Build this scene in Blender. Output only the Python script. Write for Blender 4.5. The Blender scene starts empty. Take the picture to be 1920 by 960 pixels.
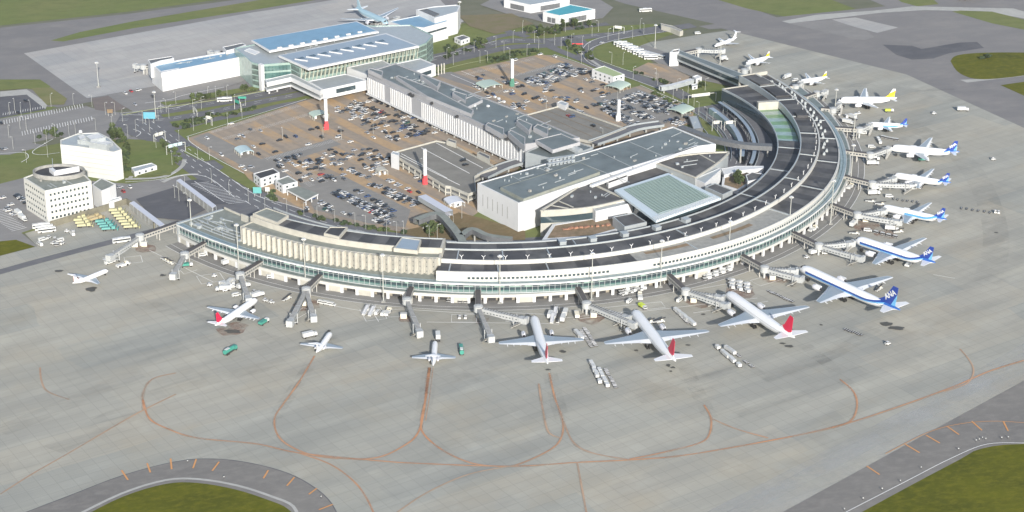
import bpy, bmesh, math, random
import numpy as np
from mathutils import Vector, Matrix
from mathutils.geometry import tessellate_polygon
random.seed(7)
R_ = math.radians
SC = bpy.context.scene
COL = SC.collection
# ------------------------------------------------------------------ camera
F_PX, PITCH, ROLL, CAMH = 3507.98, 0.411087, 0.00751, 455.0
_c, _s = math.cos(PITCH), math.sin(PITCH)
FW = Vector((0, _c, -_s)); _r = Vector((1, 0, 0)); _u = _r.cross(FW)
RT = _r*math.cos(ROLL) + _u*math.sin(ROLL)
UP = -_r*math.sin(ROLL) + _u*math.cos(ROLL)
cam = bpy.data.objects.new('camera', bpy.data.cameras.new('camera')); COL.objects.link(cam)
m = Matrix((RT, UP, -FW)).transposed().to_4x4(); m.translation = (0, 0, CAMH)
cam.matrix_world = m
cam.data.sensor_width = 36; cam.data.lens = F_PX/1920*36
cam.data.clip_start = 1; cam.data.clip_end = 30000
SC.camera = cam

def W(x, y, z=0.0):
    """world point seen at pixel x,y of the 1920x960 photograph, at height z"""
    d = FW*F_PX + RT*(x-960) - UP*(y-480)
    t = (z-CAMH)/d.z
    return Vector((d.x*t, d.y*t, z))
def W2(x, y, z=0.0):
    p = W(x, y, z); return (p.x, p.y)

# ------------------------------------------------------------------ light
AZ = R_(12); EL = R_(22.5)
sd = Vector((math.sin(AZ)*math.cos(EL), -math.cos(AZ)*math.cos(EL), math.sin(EL)))   # towards the sun
sun = bpy.data.objects.new('sun', bpy.data.lights.new('sun', 'SUN')); COL.objects.link(sun)
sun.data.energy = 4.9; sun.data.angle = R_(1.3); sun.data.color = (1.0, 0.955, 0.89)
sun.rotation_euler = sd.to_track_quat('Z', 'Y').to_euler()
wd = bpy.data.worlds.new('World'); SC.world = wd; wd.use_nodes = True
nt = wd.node_tree; nt.nodes.clear()
sk = nt.nodes.new('ShaderNodeTexSky'); sk.sky_type = 'NISHITA'; sk.sun_disc = False
sk.sun_elevation = EL; sk.sun_rotation = math.pi - AZ; sk.dust_density = 1.5; sk.air_density = 1.0
bg = nt.nodes.new('ShaderNodeBackground'); bg.inputs[1].default_value = 0.125
ow = nt.nodes.new('ShaderNodeOutputWorld')
nt.links.new(sk.outputs[0], bg.inputs[0]); nt.links.new(bg.outputs[0], ow.inputs[0])
vs = SC.view_settings
vs.view_transform = 'Standard'; vs.look = 'None'; vs.gamma = 1; vs.use_curve_mapping = False
vs.exposure = 0.6
SC.cycles.max_bounces = 5; SC.cycles.diffuse_bounces = 3; SC.cycles.glossy_bounces = 2

# ------------------------------------------------------------------ materials
MATS = {}
def mat(name, col, rough=0.7, metal=0.0, var=0.0, scale=0.2, col2=None, spec=0.5, bump=0.0):
    if name in MATS: return MATS[name]
    mt = bpy.data.materials.new(name); mt.use_nodes = True
    n = mt.node_tree; b = n.nodes['Principled BSDF']
    b.inputs['Roughness'].default_value = rough; b.inputs['Metallic'].default_value = metal
    b.inputs['Specular IOR Level'].default_value = spec
    c = (*col, 1)
    b.inputs['Base Color'].default_value = c
    if var or col2:
        tc = n.nodes.new('ShaderNodeTexCoord'); nz = n.nodes.new('ShaderNodeTexNoise')
        nz.inputs['Scale'].default_value = scale; nz.inputs['Detail'].default_value = 5
        nz.inputs['Roughness'].default_value = 0.6
        n.links.new(tc.outputs['Object'], nz.inputs['Vector'])
        rp = n.nodes.new('ShaderNodeMapRange'); rp.inputs[1].default_value = .3; rp.inputs[2].default_value = .7
        n.links.new(nz.outputs[0], rp.inputs[0])
        mx = n.nodes.new('ShaderNodeMix'); mx.data_type = 'RGBA'
        d = col2 or tuple(max(0, v*(1-var)) for v in col)
        a = col if col2 else tuple(v*(1+var*.5) for v in col)
        mx.inputs[6].default_value = (*a, 1); mx.inputs[7].default_value = (*d, 1)
        n.links.new(rp.outputs[0], mx.inputs[0]); n.links.new(mx.outputs[2], b.inputs['Base Color'])
    MATS[name] = mt
    return mt

def N(n, t, **k):
    q = n.nodes.new(t)
    for a, v in k.items(): setattr(q, a, v)
    return q
def math_(n, op, a, b=None, c=None):
    q = n.nodes.new('ShaderNodeMath'); q.operation = op
    for i, v in enumerate((a, b, c)):
        if v is None: continue
        if isinstance(v, (int, float)): q.inputs[i].default_value = v
        else: n.links.new(v, q.inputs[i])
    return q.outputs[0]
def mixc(n, f, a, b, bt='MIX'):
    q = n.nodes.new('ShaderNodeMix'); q.data_type = 'RGBA'; q.blend_type = bt
    for i, v in ((0, f), (6, a), (7, b)):
        if isinstance(v, (int, float)): q.inputs[i].default_value = v
        elif isinstance(v, tuple): q.inputs[i].default_value = (*v, 1)
        else: n.links.new(v, q.inputs[i])
    return q.outputs[2]
def noise(n, vec, scale, det=4, rough=.6, lo=.3, hi=.7):
    q = N(n, 'ShaderNodeTexNoise'); q.inputs['Scale'].default_value = scale
    q.inputs['Detail'].default_value = det; q.inputs['Roughness'].default_value = rough
    n.links.new(vec, q.inputs['Vector'])
    r = N(n, 'ShaderNodeMapRange'); r.inputs[1].default_value = lo; r.inputs[2].default_value = hi
    n.links.new(q.outputs[0], r.inputs[0]); return r.outputs[0]
def mapped(n, rot=0, sx=1, sy=1):
    tc = N(n, 'ShaderNodeTexCoord'); mp = N(n, 'ShaderNodeMapping')
    mp.vector_type = 'TEXTURE'
    mp.inputs['Rotation'].default_value = (0, 0, rot); mp.inputs['Scale'].default_value = (sx, sy, 1)
    n.links.new(tc.outputs['Object'], mp.inputs['Vector']); return mp.outputs[0]
def newmat(name, rough=.9, spec=.3):
    mt = bpy.data.materials.new(name); mt.use_nodes = True; MATS[name] = mt
    b = mt.node_tree.nodes['Principled BSDF']; b.inputs['Roughness'].default_value = rough
    b.inputs['Specular IOR Level'].default_value = spec
    return mt, mt.node_tree, b

def mapped_warp(n, v):
    q = N(n, 'ShaderNodeTexNoise'); q.inputs['Scale'].default_value = .012; q.inputs['Detail'].default_value = 3; n.links.new(v, q.inputs['Vector'])
    s_ = N(n, 'ShaderNodeVectorMath'); s_.operation = 'MULTIPLY_ADD'; s_.inputs[1].default_value = (30, 9, 0); n.links.new(q.outputs['Color'], s_.inputs[0]); n.links.new(v, s_.inputs[2]); return s_.outputs[0]
def concrete_ground(name, base, dark, light, tint, rot, slabs=True):
    mt, n, b = newmat(name)
    v1 = mapped(n, rot, 210, 26); v2 = mapped(n, rot+.06, 75, 12); v3 = mapped(n, rot, 1, 1); v4 = mapped(n, rot+.2, 60, 40)
    c = mixc(n, noise(n, v1, 1.0, 3, .5, .36, .64), base, dark)
    c = mixc(n, math_(n, 'MULTIPLY', noise(n, v2, 1.0, 4, .6, .45, .75), .6), c, light)
    c = mixc(n, math_(n, 'MULTIPLY', noise(n, v4, 1.0, 4, .6, .5, .75), .55), c, tint)
    c = mixc(n, math_(n, 'MULTIPLY', noise(n, v3, .05, 8, .75, .35, .75), .28), c, dark)
    c = mixc(n, math_(n, 'MULTIPLY', noise(n, v3, .02, 5, .6, .58, .66), .35), c, light)
    if slabs:
        br = N(n, 'ShaderNodeTexBrick'); br.offset = .37; br.inputs['Scale'].default_value = 1
        br.inputs['Mortar Size'].default_value = .25; br.inputs['Mortar Smooth'].default_value = .5
        br.inputs['Brick Width'].default_value = 46; br.inputs['Row Height'].default_value = 15
        br.inputs['Color1'].default_value = (.92, .925, .935, 1); br.inputs['Color2'].default_value = (1.05, 1.045, 1.03, 1)
        br.inputs['Mortar'].default_value = (.93, .93, .93, 1); br.inputs['Bias'].default_value = 0
        n.links.new(mapped_warp(n, v3), br.inputs['Vector'])
        c = mixc(n, .8, c, br.outputs[0], 'MULTIPLY')
        br3 = N(n, 'ShaderNodeTexBrick'); br3.offset = .23; br3.inputs['Scale'].default_value = 1; br3.inputs['Mortar Size'].default_value = 0
        br3.inputs['Brick Width'].default_value = 118; br3.inputs['Row Height'].default_value = 31
        br3.inputs['Color1'].default_value = (.90, .93, .945, 1); br3.inputs['Color2'].default_value = (1.08, 1.055, 1.01, 1); br3.inputs['Mortar'].default_value = (1, 1, 1, 1)
        n.links.new(mapped_warp(n, v3), br3.inputs['Vector']); c = mixc(n, .8, c, br3.outputs[0], 'MULTIPLY')
        # fine hairline joint grid, soft weathered streaks
        br2 = N(n, 'ShaderNodeTexBrick'); br2.offset = 0; br2.inputs['Scale'].default_value = 1
        br2.inputs['Mortar Size'].default_value = .12; br2.inputs['Brick Width'].default_value = 7.5; br2.inputs['Row Height'].default_value = 7.5
        br2.inputs['Color1'].default_value = (.96, .96, .96, 1); br2.inputs['Color2'].default_value = (1.03, 1.03, 1.03, 1)
        br2.inputs['Mortar'].default_value = (.72, .72, .72, 1)
        n.links.new(v3, br2.inputs['Vector'])
        c = mixc(n, .7, c, br2.outputs[0], 'MULTIPLY')
    n.links.new(c, b.inputs['Base Color'])
    return mt
def blotch_ground(name, a, bcol, ccol, s1=.02, s2=.15, rough=.95):
    mt, n, b = newmat(name, rough, .2)
    v = mapped(n, .3, 1.8, 1)
    c = mixc(n, noise(n, v, s1, 5, .65), a, bcol)
    c = mixc(n, math_(n, 'MULTIPLY', noise(n, v, s2, 6, .7, .45, .7), .7), c, ccol)
    n.links.new(c, b.inputs['Base Color']); return mt

# ------------------------------------------------------------------ mesh builder
class MB:
    def __init__(s): s.v = []; s.f = []; s.m = []
    def face(s, pts, mi=0):
        k = len(s.v); s.v += [tuple(p) for p in pts]; s.f.append(tuple(range(k, k+len(pts)))); s.m.append(mi)
    def poly(s, pts, mi=0, up=True):
        """flat polygon of any outline; pts 3D"""
        P = [Vector(p) for p in pts]; k = len(s.v); s.v += [tuple(p) for p in P]
        for t in tessellate_polygon([P]):
            a, b, c = (P[i] for i in t)
            nz = (b-a).cross(c-a).z
            t = t if (nz > 0) == up else t[::-1]
            s.f.append(tuple(k+i for i in t)); s.m.append(mi)
    def prism(s, pts, z0, z1, mi=0, top=None, cap=True):
        """pts: 2D outline; walls mi, roof top"""
        top = mi if top is None else top
        P = [(p[0], p[1]) for p in pts]
        area = sum(P[i][0]*P[(i+1) % len(P)][1]-P[(i+1) % len(P)][0]*P[i][1] for i in range(len(P)))
        if area < 0: P = P[::-1]
        for i in range(len(P)):
            a, b = P[i], P[(i+1) % len(P)]
            s.face([(a[0], a[1], z0), (b[0], b[1], z0), (b[0], b[1], z1), (a[0], a[1], z1)], mi)
        if cap:
            s.poly([(*p, z1) for p in P], top); s.poly([(*p, z0) for p in P], mi, up=False)
    def box(s, c, size, rz=0, mi=0, top=None):
        hx, hy = size[0]/2, size[1]/2; co, si = math.cos(rz), math.sin(rz)
        pts = [(c[0]+x*co-y*si, c[1]+x*si+y*co) for x, y in ((-hx, -hy), (hx, -hy), (hx, hy), (-hx, hy))]
        s.prism(pts, c[2], c[2]+size[2], mi, top)
    def beam(s, a, b, w, h, mi=0):
        """box of section w (sideways) x h (up) whose base axis runs a->b"""
        a, b = Vector(a), Vector(b); d = (b-a); L = d.length
        if L < 1e-6: return
        d.normalize(); side = d.cross(Vector((0, 0, 1)))
        side = side.normalized() if side.length > 1e-4 else Vector((1, 0, 0))
        upv = side.cross(d).normalized(); side *= w/2; upv *= h
        q = [a-side, a+side, a+side+upv, a-side+upv]; r = [b-side, b+side, b+side+upv, b-side+upv]
        s.face(q, mi); s.face(r[::-1], mi)
        for i in range(4):
            j = (i+1) % 4; s.face([q[i], r[i], r[j], q[j]], mi)
    def tube(s, a, b, r0, r1=None, n=8, mi=0):
        r1 = r0 if r1 is None else r1
        a, b = Vector(a), Vector(b); d = (b-a).normalized()
        x = d.orthogonal().normalized(); y = d.cross(x); k = len(s.v)
        for p, r in ((a, r0), (b, r1)):
            for i in range(n):
                t = 2*math.pi*i/n; s.v.append(tuple(p+x*r*math.cos(t)+y*r*math.sin(t)))
        for i in range(n):
            j = (i+1) % n; s.f.append((k+i, k+j, k+n+j, k+n+i)); s.m.append(mi)
        s.f.append(tuple(k+i for i in range(n))[::-1]); s.m.append(mi)
        s.f.append(tuple(k+n+i for i in range(n))); s.m.append(mi)
    def loft(s, rings, mi=0, caps=True):
        k = len(s.v); n = len(rings[0])
        for r in rings: s.v += [tuple(p) for p in r]
        for q in range(len(rings)-1):
            for i in range(n):
                j = (i+1) % n; s.f.append((k+q*n+i, k+q*n+j, k+(q+1)*n+j, k+(q+1)*n+i)); s.m.append(mi)
        if caps:
            s.f.append(tuple(k+i for i in range(n))[::-1]); s.m.append(mi)
            s.f.append(tuple(k+(len(rings)-1)*n+i for i in range(n))); s.m.append(mi)
    def strip(s, A, B, mi=0, alt=None):
        for i in range(len(A)-1):
            q = mi if alt is None else alt(i)
            s.face([A[i], A[i+1], B[i+1], B[i]], q)
    def build(s, name, mats, parent=None, smooth=False, weld=False, local=False):
        me = bpy.data.meshes.new(name)
        off = Vector((0, 0, 0))
        if parent is not None and not local: off = parent.location
        me.from_pydata([(v[0]-off.x, v[1]-off.y, v[2]-off.z) for v in s.v], [], s.f)
        if not isinstance(mats, (list, tuple)): mats = [mats]
        for q in mats: me.materials.append(q)
        me.polygons.foreach_set('material_index', s.m)
        if smooth or weld:
            bm = bmesh.new(); bm.from_mesh(me); bmesh.ops.remove_doubles(bm, verts=bm.verts, dist=1e-3)
            bmesh.ops.recalc_face_normals(bm, faces=bm.faces); bm.to_mesh(me); bm.free()
        if smooth: me.polygons.foreach_set('use_smooth', [True]*len(me.polygons))
        me.update()
        o = bpy.data.objects.new(name, me); COL.objects.link(o)
        if parent is not None: o.parent = parent
        return o
    def top(s, name, mats, label, cat, group=None, kind=None, loc=None, **k):
        """a thing that is one mesh; origin moved to its base"""
        if loc is None:
            xs = [v[0] for v in s.v]; ys = [v[1] for v in s.v]; zs = [v[2] for v in s.v]
            loc = ((min(xs)+max(xs))/2, (min(ys)+max(ys))/2, min(zs))
        s.v = [(v[0]-loc[0], v[1]-loc[1], v[2]-loc[2]) for v in s.v]
        o = s.build(name, mats, **k); o.location = loc
        return tag(o, label, cat, group, kind)
def tag(o, label=None, cat=None, group=None, kind=None):
    if label: o['label'] = label
    if cat: o['category'] = cat
    if group: o['group'] = group
    if kind: o['kind'] = kind
    return o
def thing(name, label, cat, loc=(0, 0, 0), rz=0, group=None):
    o = bpy.data.objects.new(name, None); COL.objects.link(o)
    o.location = loc; o.rotation_euler = (0, 0, rz); o.empty_display_size = 2
    return tag(o, label, cat, group)
KIDS = {}
def dup(root, loc, rz, label=None, group=None, scale=None):
    r = root.copy(); COL.objects.link(r); r.location = loc; r.rotation_euler = (0, 0, rz)
    if scale: r.scale = (scale,)*3
    if label: r['label'] = label
    if group: r['group'] = group
    for ch in KIDS.get(root.name) or KIDS.setdefault(root.name, [(c, list(c.children)) for c in root.children]):
        c = ch[0].copy(); COL.objects.link(c); c.parent = r
        for g in ch[1]:
            d = g.copy(); COL.objects.link(d); d.parent = c
    return r
class Proto:
    """first placement moves the built thing itself, later ones are copies"""
    def __init__(s, root): s.root = root; s.used = False
    def put(s, loc, rz, label, group=None):
        if not s.used:
            s.used = True; s.root.location = loc; s.root.rotation_euler = (0, 0, rz)
            if label: s.root['label'] = label
            if group: s.root['group'] = group
            return s.root
        return dup(s.root, loc, rz, label, group)
def smooth_line(P, n=8):
    P = [Vector(p) for p in P]; out = []
    for i in range(len(P)-1):
        p0 = P[max(i-1, 0)]; p1 = P[i]; p2 = P[i+1]; p3 = P[min(i+2, len(P)-1)]
        for k in range(n):
            t = k/n
            out.append(.5*((2*p1)+(p2-p0)*t+(2*p0-5*p1+4*p2-p3)*t*t+(3*p1-p0-3*p2+p3)*t**3))
    out.append(P[-1]); return out
def offset_line(P, w):
    L, Rr = [], []
    for i, p in enumerate(P):
        d = (P[min(i+1, len(P)-1)]-P[max(i-1, 0)]); d.z = 0
        if d.length < 1e-6: d = Vector((1, 0, 0))
        d.normalize(); s = Vector((-d.y, d.x, 0))*w/2
        L.append(p+s); Rr.append(p-s)
    return L, Rr
def heading(a, b):
    d = Vector(b)-Vector(a); return math.atan2(d.y, d.x)
# ------------------------------------------------------------------ ground
ang = heading(W(0, 850), W(480, 715))
M_apron = concrete_ground('apron_concrete', (.325, .316, .278), (.258, .258, .235), (.39, .382, .338), (.325, .285, .215), ang)
M_apron2 = concrete_ground('far_apron_concrete', (.36, .35, .345), (.30, .30, .30), (.40, .40, .39), (.36, .34, .32), heading(W(45, 100), W(480, 23)))
M_asph = blotch_ground('asphalt', (.215, .21, .205), (.18, .177, .175), (.255, .25, .24), .01, .08)
M_asphd = blotch_ground('dark_asphalt', (.10, .102, .112), (.08, .082, .092), (.13, .13, .135), .02, .1)
M_road = blotch_ground('road_asphalt', (.135, .138, .15), (.11, .112, .12), (.17, .168, .17), .02, .15)
M_taxi = blotch_ground('taxiway_asphalt', (.19, .185, .183), (.155, .152, .155), (.225, .215, .205), .006, .05)
M_shld = blotch_ground('shoulder_asphalt', (.185, .178, .166), (.145, .14, .135), (.225, .215, .20), .02, .2)
M_grass = blotch_ground('grass', (.118, .155, .046), (.16, .165, .065), (.09, .115, .04), .02, .12)
M_grassb = blotch_ground('rough_grass', (.100, .104, .004), (.052, .060, .003), (.15, .138, .012), .05, .3)
M_grassd = blotch_ground('dull_grass', (.118, .125, .088), (.15, .148, .11), (.092, .105, .066), .01, .06)
M_conc = blotch_ground('pale_concrete', (.36, .36, .34), (.30, .30, .285), (.42, .42, .40), .03, .3)
M_lot = None
def lot_material():
    mt, n, b = newmat('car_park_surface')
    rot = heading(W(690, 165), W(985, 300))
    v = mapped(n, rot, 1, 1); v2 = mapped(n, rot, 60, 5); v3 = mapped(n, 0, 1, 1)
    c = mixc(n, noise(n, v2, 1, 3, .5, .4, .6), (.30, .245, .188), (.255, .212, .168))
    o = math_(n, 'MULTIPLY', noise(n, mapped(n, rot, 34, 15), 1.0, 3, .6, .42, .58), .8)
    # ochre coated bays
    wv = N(n, 'ShaderNodeTexWave'); wv.wave_type = 'BANDS'; wv.bands_direction = 'Y'
    wv.inputs['Scale'].default_value = .0175; wv.inputs['Distortion'].default_value = .6; wv.inputs['Detail'].default_value = 1
    n.links.new(v, wv.inputs['Vector'])
    rr = N(n, 'ShaderNodeMapRange'); rr.inputs[1].default_value = .45; rr.inputs[2].default_value = .6
    n.links.new(wv.outputs[0], rr.inputs[0])
    c = mixc(n, math_(n, 'MULTIPLY', rr.outputs[0], o), c, (.40, .27, .145))
    c = mixc(n, math_(n, 'MULTIPLY', noise(n, v3, .2, 6, .7, .45, .75), .4), c, (.12, .115, .108))
    n.links.new(c, b.inputs['Base Color']); return mt
M_lot = lot_material()
M_white = mat('road_paint', (.72, .72, .70), .6)
M_orange = mat('orange_paint', (.54, .23, .095), .7, col2=(.44, .27, .165), scale=.012)
M_orange_f = mat('worn_orange_paint', (.47, .26, .15), .8, col2=(.36, .295, .225), scale=.012)
M_bright_o = mat('bright_orange_paint', (.52, .25, .09), .7)
LZ = [0.0]
def flat(name, pts, m_, z=None, sm=0, world=False):
    if z is None: LZ[0] += .012; z = LZ[0]
    P = [Vector(p) if world else W(p[0], p[1]) for p in pts]
    if sm: P = smooth_line(P+[P[0]], sm)[:-1]
    b = MB(); b.poly([(p[0], p[1], z) for p in P]); o = b.build(name, m_); o['kind'] = 'structure'; return o
def road(name, pts, w, m_=None, z=None, sm=6, lines=True, kerb=False):
    if z is None: LZ[0] += .012; z = LZ[0]
    P = smooth_line([W(*p) for p in pts], sm)
    L, Rr = offset_line(P, w); b = MB()
    b.strip([(p.x, p.y, z) for p in Rr], [(p.x, p.y, z) for p in L])
    o = b.build(name, m_ or M_road); o['kind'] = 'structure'
    return o
def paint(B, pts, w, z, sm=6, world=False, mi=0):
    P = [Vector(p) if world else W(*p) for p in pts]
    if sm: P = smooth_line(P, sm)
    L, Rr = offset_line(P, w)
    B.strip([(p.x, p.y, z) for p in Rr], [(p.x, p.y, z) for p in L], mi)
def dashes(B, pts, w, z, on=5, off=5, sm=6, world=False):
    P = [Vector(p) if world else W(*p) for p in pts]
    if sm: P = smooth_line(P, sm)
    acc = 0; seg = []
    for i in range(len(P)-1):
        a, b_ = P[i], P[i+1]; L = (b_-a).length; t = 0
        while t < L:
            st = acc % (on+off); step = min((on-st) if st < on else (on+off-st), L-t)
            step = max(step, 1e-3)
            if st < on:
                paint(B, [a+(b_-a)*(t/L), a+(b_-a)*((t+step)/L)], w, z, 0, True)
            t += step; acc += step

g = MB(); g.poly([(-6000, -1500, 0), (6000, -1500, 0), (6000, 9000, 0), (-6000, 9000, 0)])
g.build('ground', M_grassd)['kind'] = 'structure'
flat('taxiway', [(-500, 130), (0, 52), (240, 26), (470, -4), (620, -25), (900, -60), (980, -60), (860, 0), (850, 30), (760, 100), (300, 200), (175, 190), (95, 205), (60, 175), (0, 160), (-500, 230)], M_taxi)
flat('grass_strip', [(95, 76), (150, 60), (250, 40), (480, 1), (620, -22), (760, -44), (640, -8), (480, 18), (250, 53), (118, 78)], M_grass)
flat('airside_grass', [(-300, -40), (0, -20), (330, -20), (420, -2), (240, 22), (0, 48), (-300, 88)], M_grass)
flat('far_apron', [(45, 100), (470, 24), (600, 4), (800, -32), (830, 5), (870, 40), (700, 110), (480, 140), (290, 165), (163, 184)], M_apron2)
# middle top
flat('taxiway', [(1100, -60), (1180, -60), (1280, 0), (1450, 40), (1480, 45), (1330, 55), (1210, 20), (1120, -10)], M_taxi)
flat('taxiway', [(1180, -40), (1240, -40), (1340, -10), (1460, 34), (1430, 45), (1300, 14)], M_taxi)
flat('airside_grass', [(1330, -5), (1420, -30), (1560, 0), (1612, 20), (1560, 27), (1470, 31), (1400, 16)], M_grass)
flat('airside_grass', [(1090, 2), (1140, 0), (1340, 45), (1290, 52), (1260, 36)], M_grassd)
flat('taxiway', [(1330, 48), (1480, 30), (1660, 12), (1560, -30), (1680, -50), (2100, -40), (2400, 60), (2600, 420), (2300, 560), (1920, 240), (1700, 140)], M_taxi)
flat('airside_grass', [(1670, -10), (1740, -10), (1760, 8), (1720, 12), (1690, 4)], M_grass)
flat('concrete_taxiway', [(1466, 40), (1530, 28), (1640, 20), (1710, 12), (1900, 16), (2050, 60), (1960, 42), (1850, 22), (1735, 19), (1652, 24), (1560, 35), (1480, 44)], M_conc)
flat('airside_grass', [(1785, 22), (1800, 20), (1860, 22), (1925, 38), (2000, 60), (1920, 56), (1860, 44)], M_grass)
flat('dark_asphalt_patch', [(1655, 84), (1710, 86), (1728, 92), (1800, 80), (1832, 79), (1845, 90), (1780, 100), (1750, 110), (1710, 112), (1680, 103)], M_asphd)
flat('old_asphalt_patch', [(1478, 44), (1550, 38), (1600, 40), (1640, 70), (1620, 75), (1600, 73)], M_asph)
flat('concrete_pad', [(1560, 37), (1604, 33), (1684, 52), (1645, 62), (1600, 50)], M_apron2)
# main apron
APZ = .1
flat('apron', [(-900, 900), (-400, 640), (0, 480), (70, 462), (46, 437), (90, 425), (235, 376), (300, 378), (440, 375), (620, 440), (900, 470), (1240, 430), (1440, 330), (1470, 260), (1380, 150), (1250, 130), (1176, 82), (1230, 78), (1330, 62), (1480, 42), (1655, 95), (1715, 125), (1810, 155), (1920, 210), (2300, 360), (2500, 480), (1920, 714), (1465, 962), (1100, 1200), (-200, 1400), (-900, 1200)], M_apron, APZ)
LZ[0] = APZ
road('service_road', [(-200, 568), (0, 510), (120, 477), (250, 443), (335, 420)], 7, M_road, sm=3)
flat('asphalt_taxiway', [(1835, 150), (1925, 208), (2300, 420), (2500, 330), (2300, 140), (2000, 60), (1860, 78), (1760, 98), (1745, 112), (1760, 132)], M_taxi)
flat('concrete_taxiway', [(1813, 155), (1925, 142), (2200, 120), (2200, 112), (1925, 134), (1860, 147), (1800, 150)], M_conc)
flat('grass_island', [(1782, 115), (1795, 104), (1850, 99), (1960, 100), (2100, 110), (1960, 136), (1846, 149), (1800, 138)], M_grassb, sm=4)
flat('grass_island', [(1876, 160), (1925, 153), (2200, 140), (2200, 230), (1925, 182)], M_grassb)
# bottom left curved shoulder
flat('curved_shoulder', [(20, 972), (130, 930), (230, 892), (330, 866), (400, 861), (470, 869), (540, 888), (590, 915), (622, 945), (640, 985), (640, 1060), (300, 1200), (-200, 1080)], M_shld, sm=4)
flat('grass_island', [(150, 972), (230, 932), (310, 908), (370, 906), (440, 918), (500, 937), (540, 955), (552, 985), (500, 1060), (250, 1100), (60, 1020)], M_grassb, sm=4)
LZ[0] += .02
_b = MB()
paint(_b, [(20, 972), (130, 930), (230, 892), (330, 866), (400, 861), (470, 869), (540, 888), (590, 915), (622, 945), (640, 985)], .5, LZ[0], 4)
_b.build('shoulder_joint', M_asphd)['kind'] = 'structure'
_b = MB()
paint(_b, [(130, 974), (228, 926), (310, 901), (372, 899), (445, 911), (508, 931), (550, 950), (562, 985)], 1.6, LZ[0]+.01, 4)
paint(_b, [(1580, 972), (1690, 911), (1792, 858), (1838, 838), (1925, 829)], 1.6, LZ[0]+.01, 4)
_b.build('pale_edge_strip', M_conc)['kind'] = 'structure'
flat('asphalt_taxiway', [(1455, 968), (1640, 867), (1800, 780), (1925, 712), (2300, 520), (2600, 900), (2200, 1200), (1400, 1080)], M_shld)
flat('grass_island', [(1590, 975), (1700, 915), (1800, 862), (1840, 842), (1925, 833), (2150, 840), (2100, 1100), (1700, 1150)], M_grassb, sm=3)
# orange guide lines on the apron
z = APZ+.2
o = MB()
L1 = [
 [(75, 690), (78, 715), (90, 735), (130, 750)],
 [(270, 770), (268, 740), (285, 712), (330, 700)], [(268, 750), (280, 785), (315, 805), (370, 822), (480, 833), (560, 850), (700, 864), (790, 870), (960, 875), (1080, 868), (1200, 862), (1300, 852), (1480, 820), (1580, 797), (1680, 765), (1790, 725), (1860, 695), (1960, 665)],
 [(590, 668), (560, 718), (530, 760), (515, 785), (520, 815), (545, 838), (600, 857), (700, 860), (760, 835), (785, 810), (795, 770), (800, 720), (805, 690)],
 [(806, 690), (800, 740), (790, 790), (795, 815), (830, 845), (880, 868), (930, 875), (970, 872), (1030, 845), (1052, 822), (1055, 790), (1040, 745), (1030, 700)],
 [(1010, 720), (1018, 770), (1028, 810), (1050, 822)],
 [(1056, 790), (1075, 830), (1110, 850), (1180, 863)],
 [(1320, 760), (1333, 785), (1330, 815), (1310, 832), (1240, 850), (1180, 862)],
 [(1333, 785), (1380, 805), (1440, 822)],
 [(1575, 712), (1600, 735), (1607, 762), (1595, 790), (1560, 803)],
 [(1800, 655), (1820, 680), (1825, 700), (1812, 720), (1770, 735)],
 [(560, 850), (620, 872), (665, 905), (690, 940), (705, 975)],
 [(970, 873), (880, 890), (800, 925), (740, 965)],
 [(1082, 868), (1090, 910), (1100, 965)],
 [(0, 928), (60, 890), (130, 850), (250, 780), (330, 740)],
]
for i, l in enumerate(L1): paint(o, l, .95, z+i*.004, 8, mi=0 if i in (2, 3, 4, 7, 9, 11) else 1)
for l in [[(812, 690), (806, 740), (798, 790)]]: paint(o, l, .5, z+.08, 5, mi=1)
for m_ in (M_orange, M_orange_f):
    n = m_.node_tree; b = n.nodes['Principled BSDF']; v = mapped(n, .4, 1, 1)
    n.links.new(math_(n, 'ADD', math_(n, 'MULTIPLY', noise(n, v, .035, 4, .7, .35, .6), .6), .3), b.inputs['Alpha'])
ob = o.build('guide_line_paint', [M_orange, M_orange_f]); ob['kind'] = 'structure'
# wide worn wash either side of the guide lines where tyres drag the paint
o = MB()
for i, l in enumerate(L1[1:10]): paint(o, l, 2.2, z-.05+i*.004, 8)
mt, n, b = newmat('tyre_worn_paint')
b.inputs['Base Color'].default_value = (.36, .27, .20, 1)
v = mapped(n, ang, 30, 6); al = math_(n, 'MULTIPLY', noise(n, v, 1, 4, .6, .40, .8), .35); n.links.new(al, b.inputs['Alpha'])
ob = o.build('worn_paint_wash', mt); ob['kind'] = 'structure'
# orange ticks on shoulders
o = MB()
for a in [((228, 883), (240, 901)), ((276, 870), (282, 887)), ((320, 861), (322, 881)), ((368, 862), (362, 879)), ((411, 867), (398, 884)), ((503, 883), (494, 898)), ((552, 896), (538, 912)), ((594, 917), (579, 928)), ((624, 947), (598, 957)),
          ((1625, 875), (1649, 891)), ((1697, 834), (1724, 850)), ((1736, 817), (1762, 832)), ((1775, 800), (1798, 816)), ((1822, 791), (1841, 808)), ((1881, 791), (1890, 809))]:
    paint(o, a, .8, z+.1, 0)
paint(o, [(1660, 852), (1740, 812), (1800, 796), (1860, 791), (1925, 794)], .35, z+.13, 6)
o.build('orange_hatch_paint', M_bright_o)['kind'] = 'structure'
o = MB()
paint(o, [(1585, 962), (1700, 903), (1780, 862), (1850, 834), (1925, 832)], .35, z+.1, 6)
for a, b_ in (((1245, 412), (1345, 412)), ): pass
for l in [[(830, 560), (838, 545), (1020, 575), (1015, 600)], ]: pass
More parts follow.
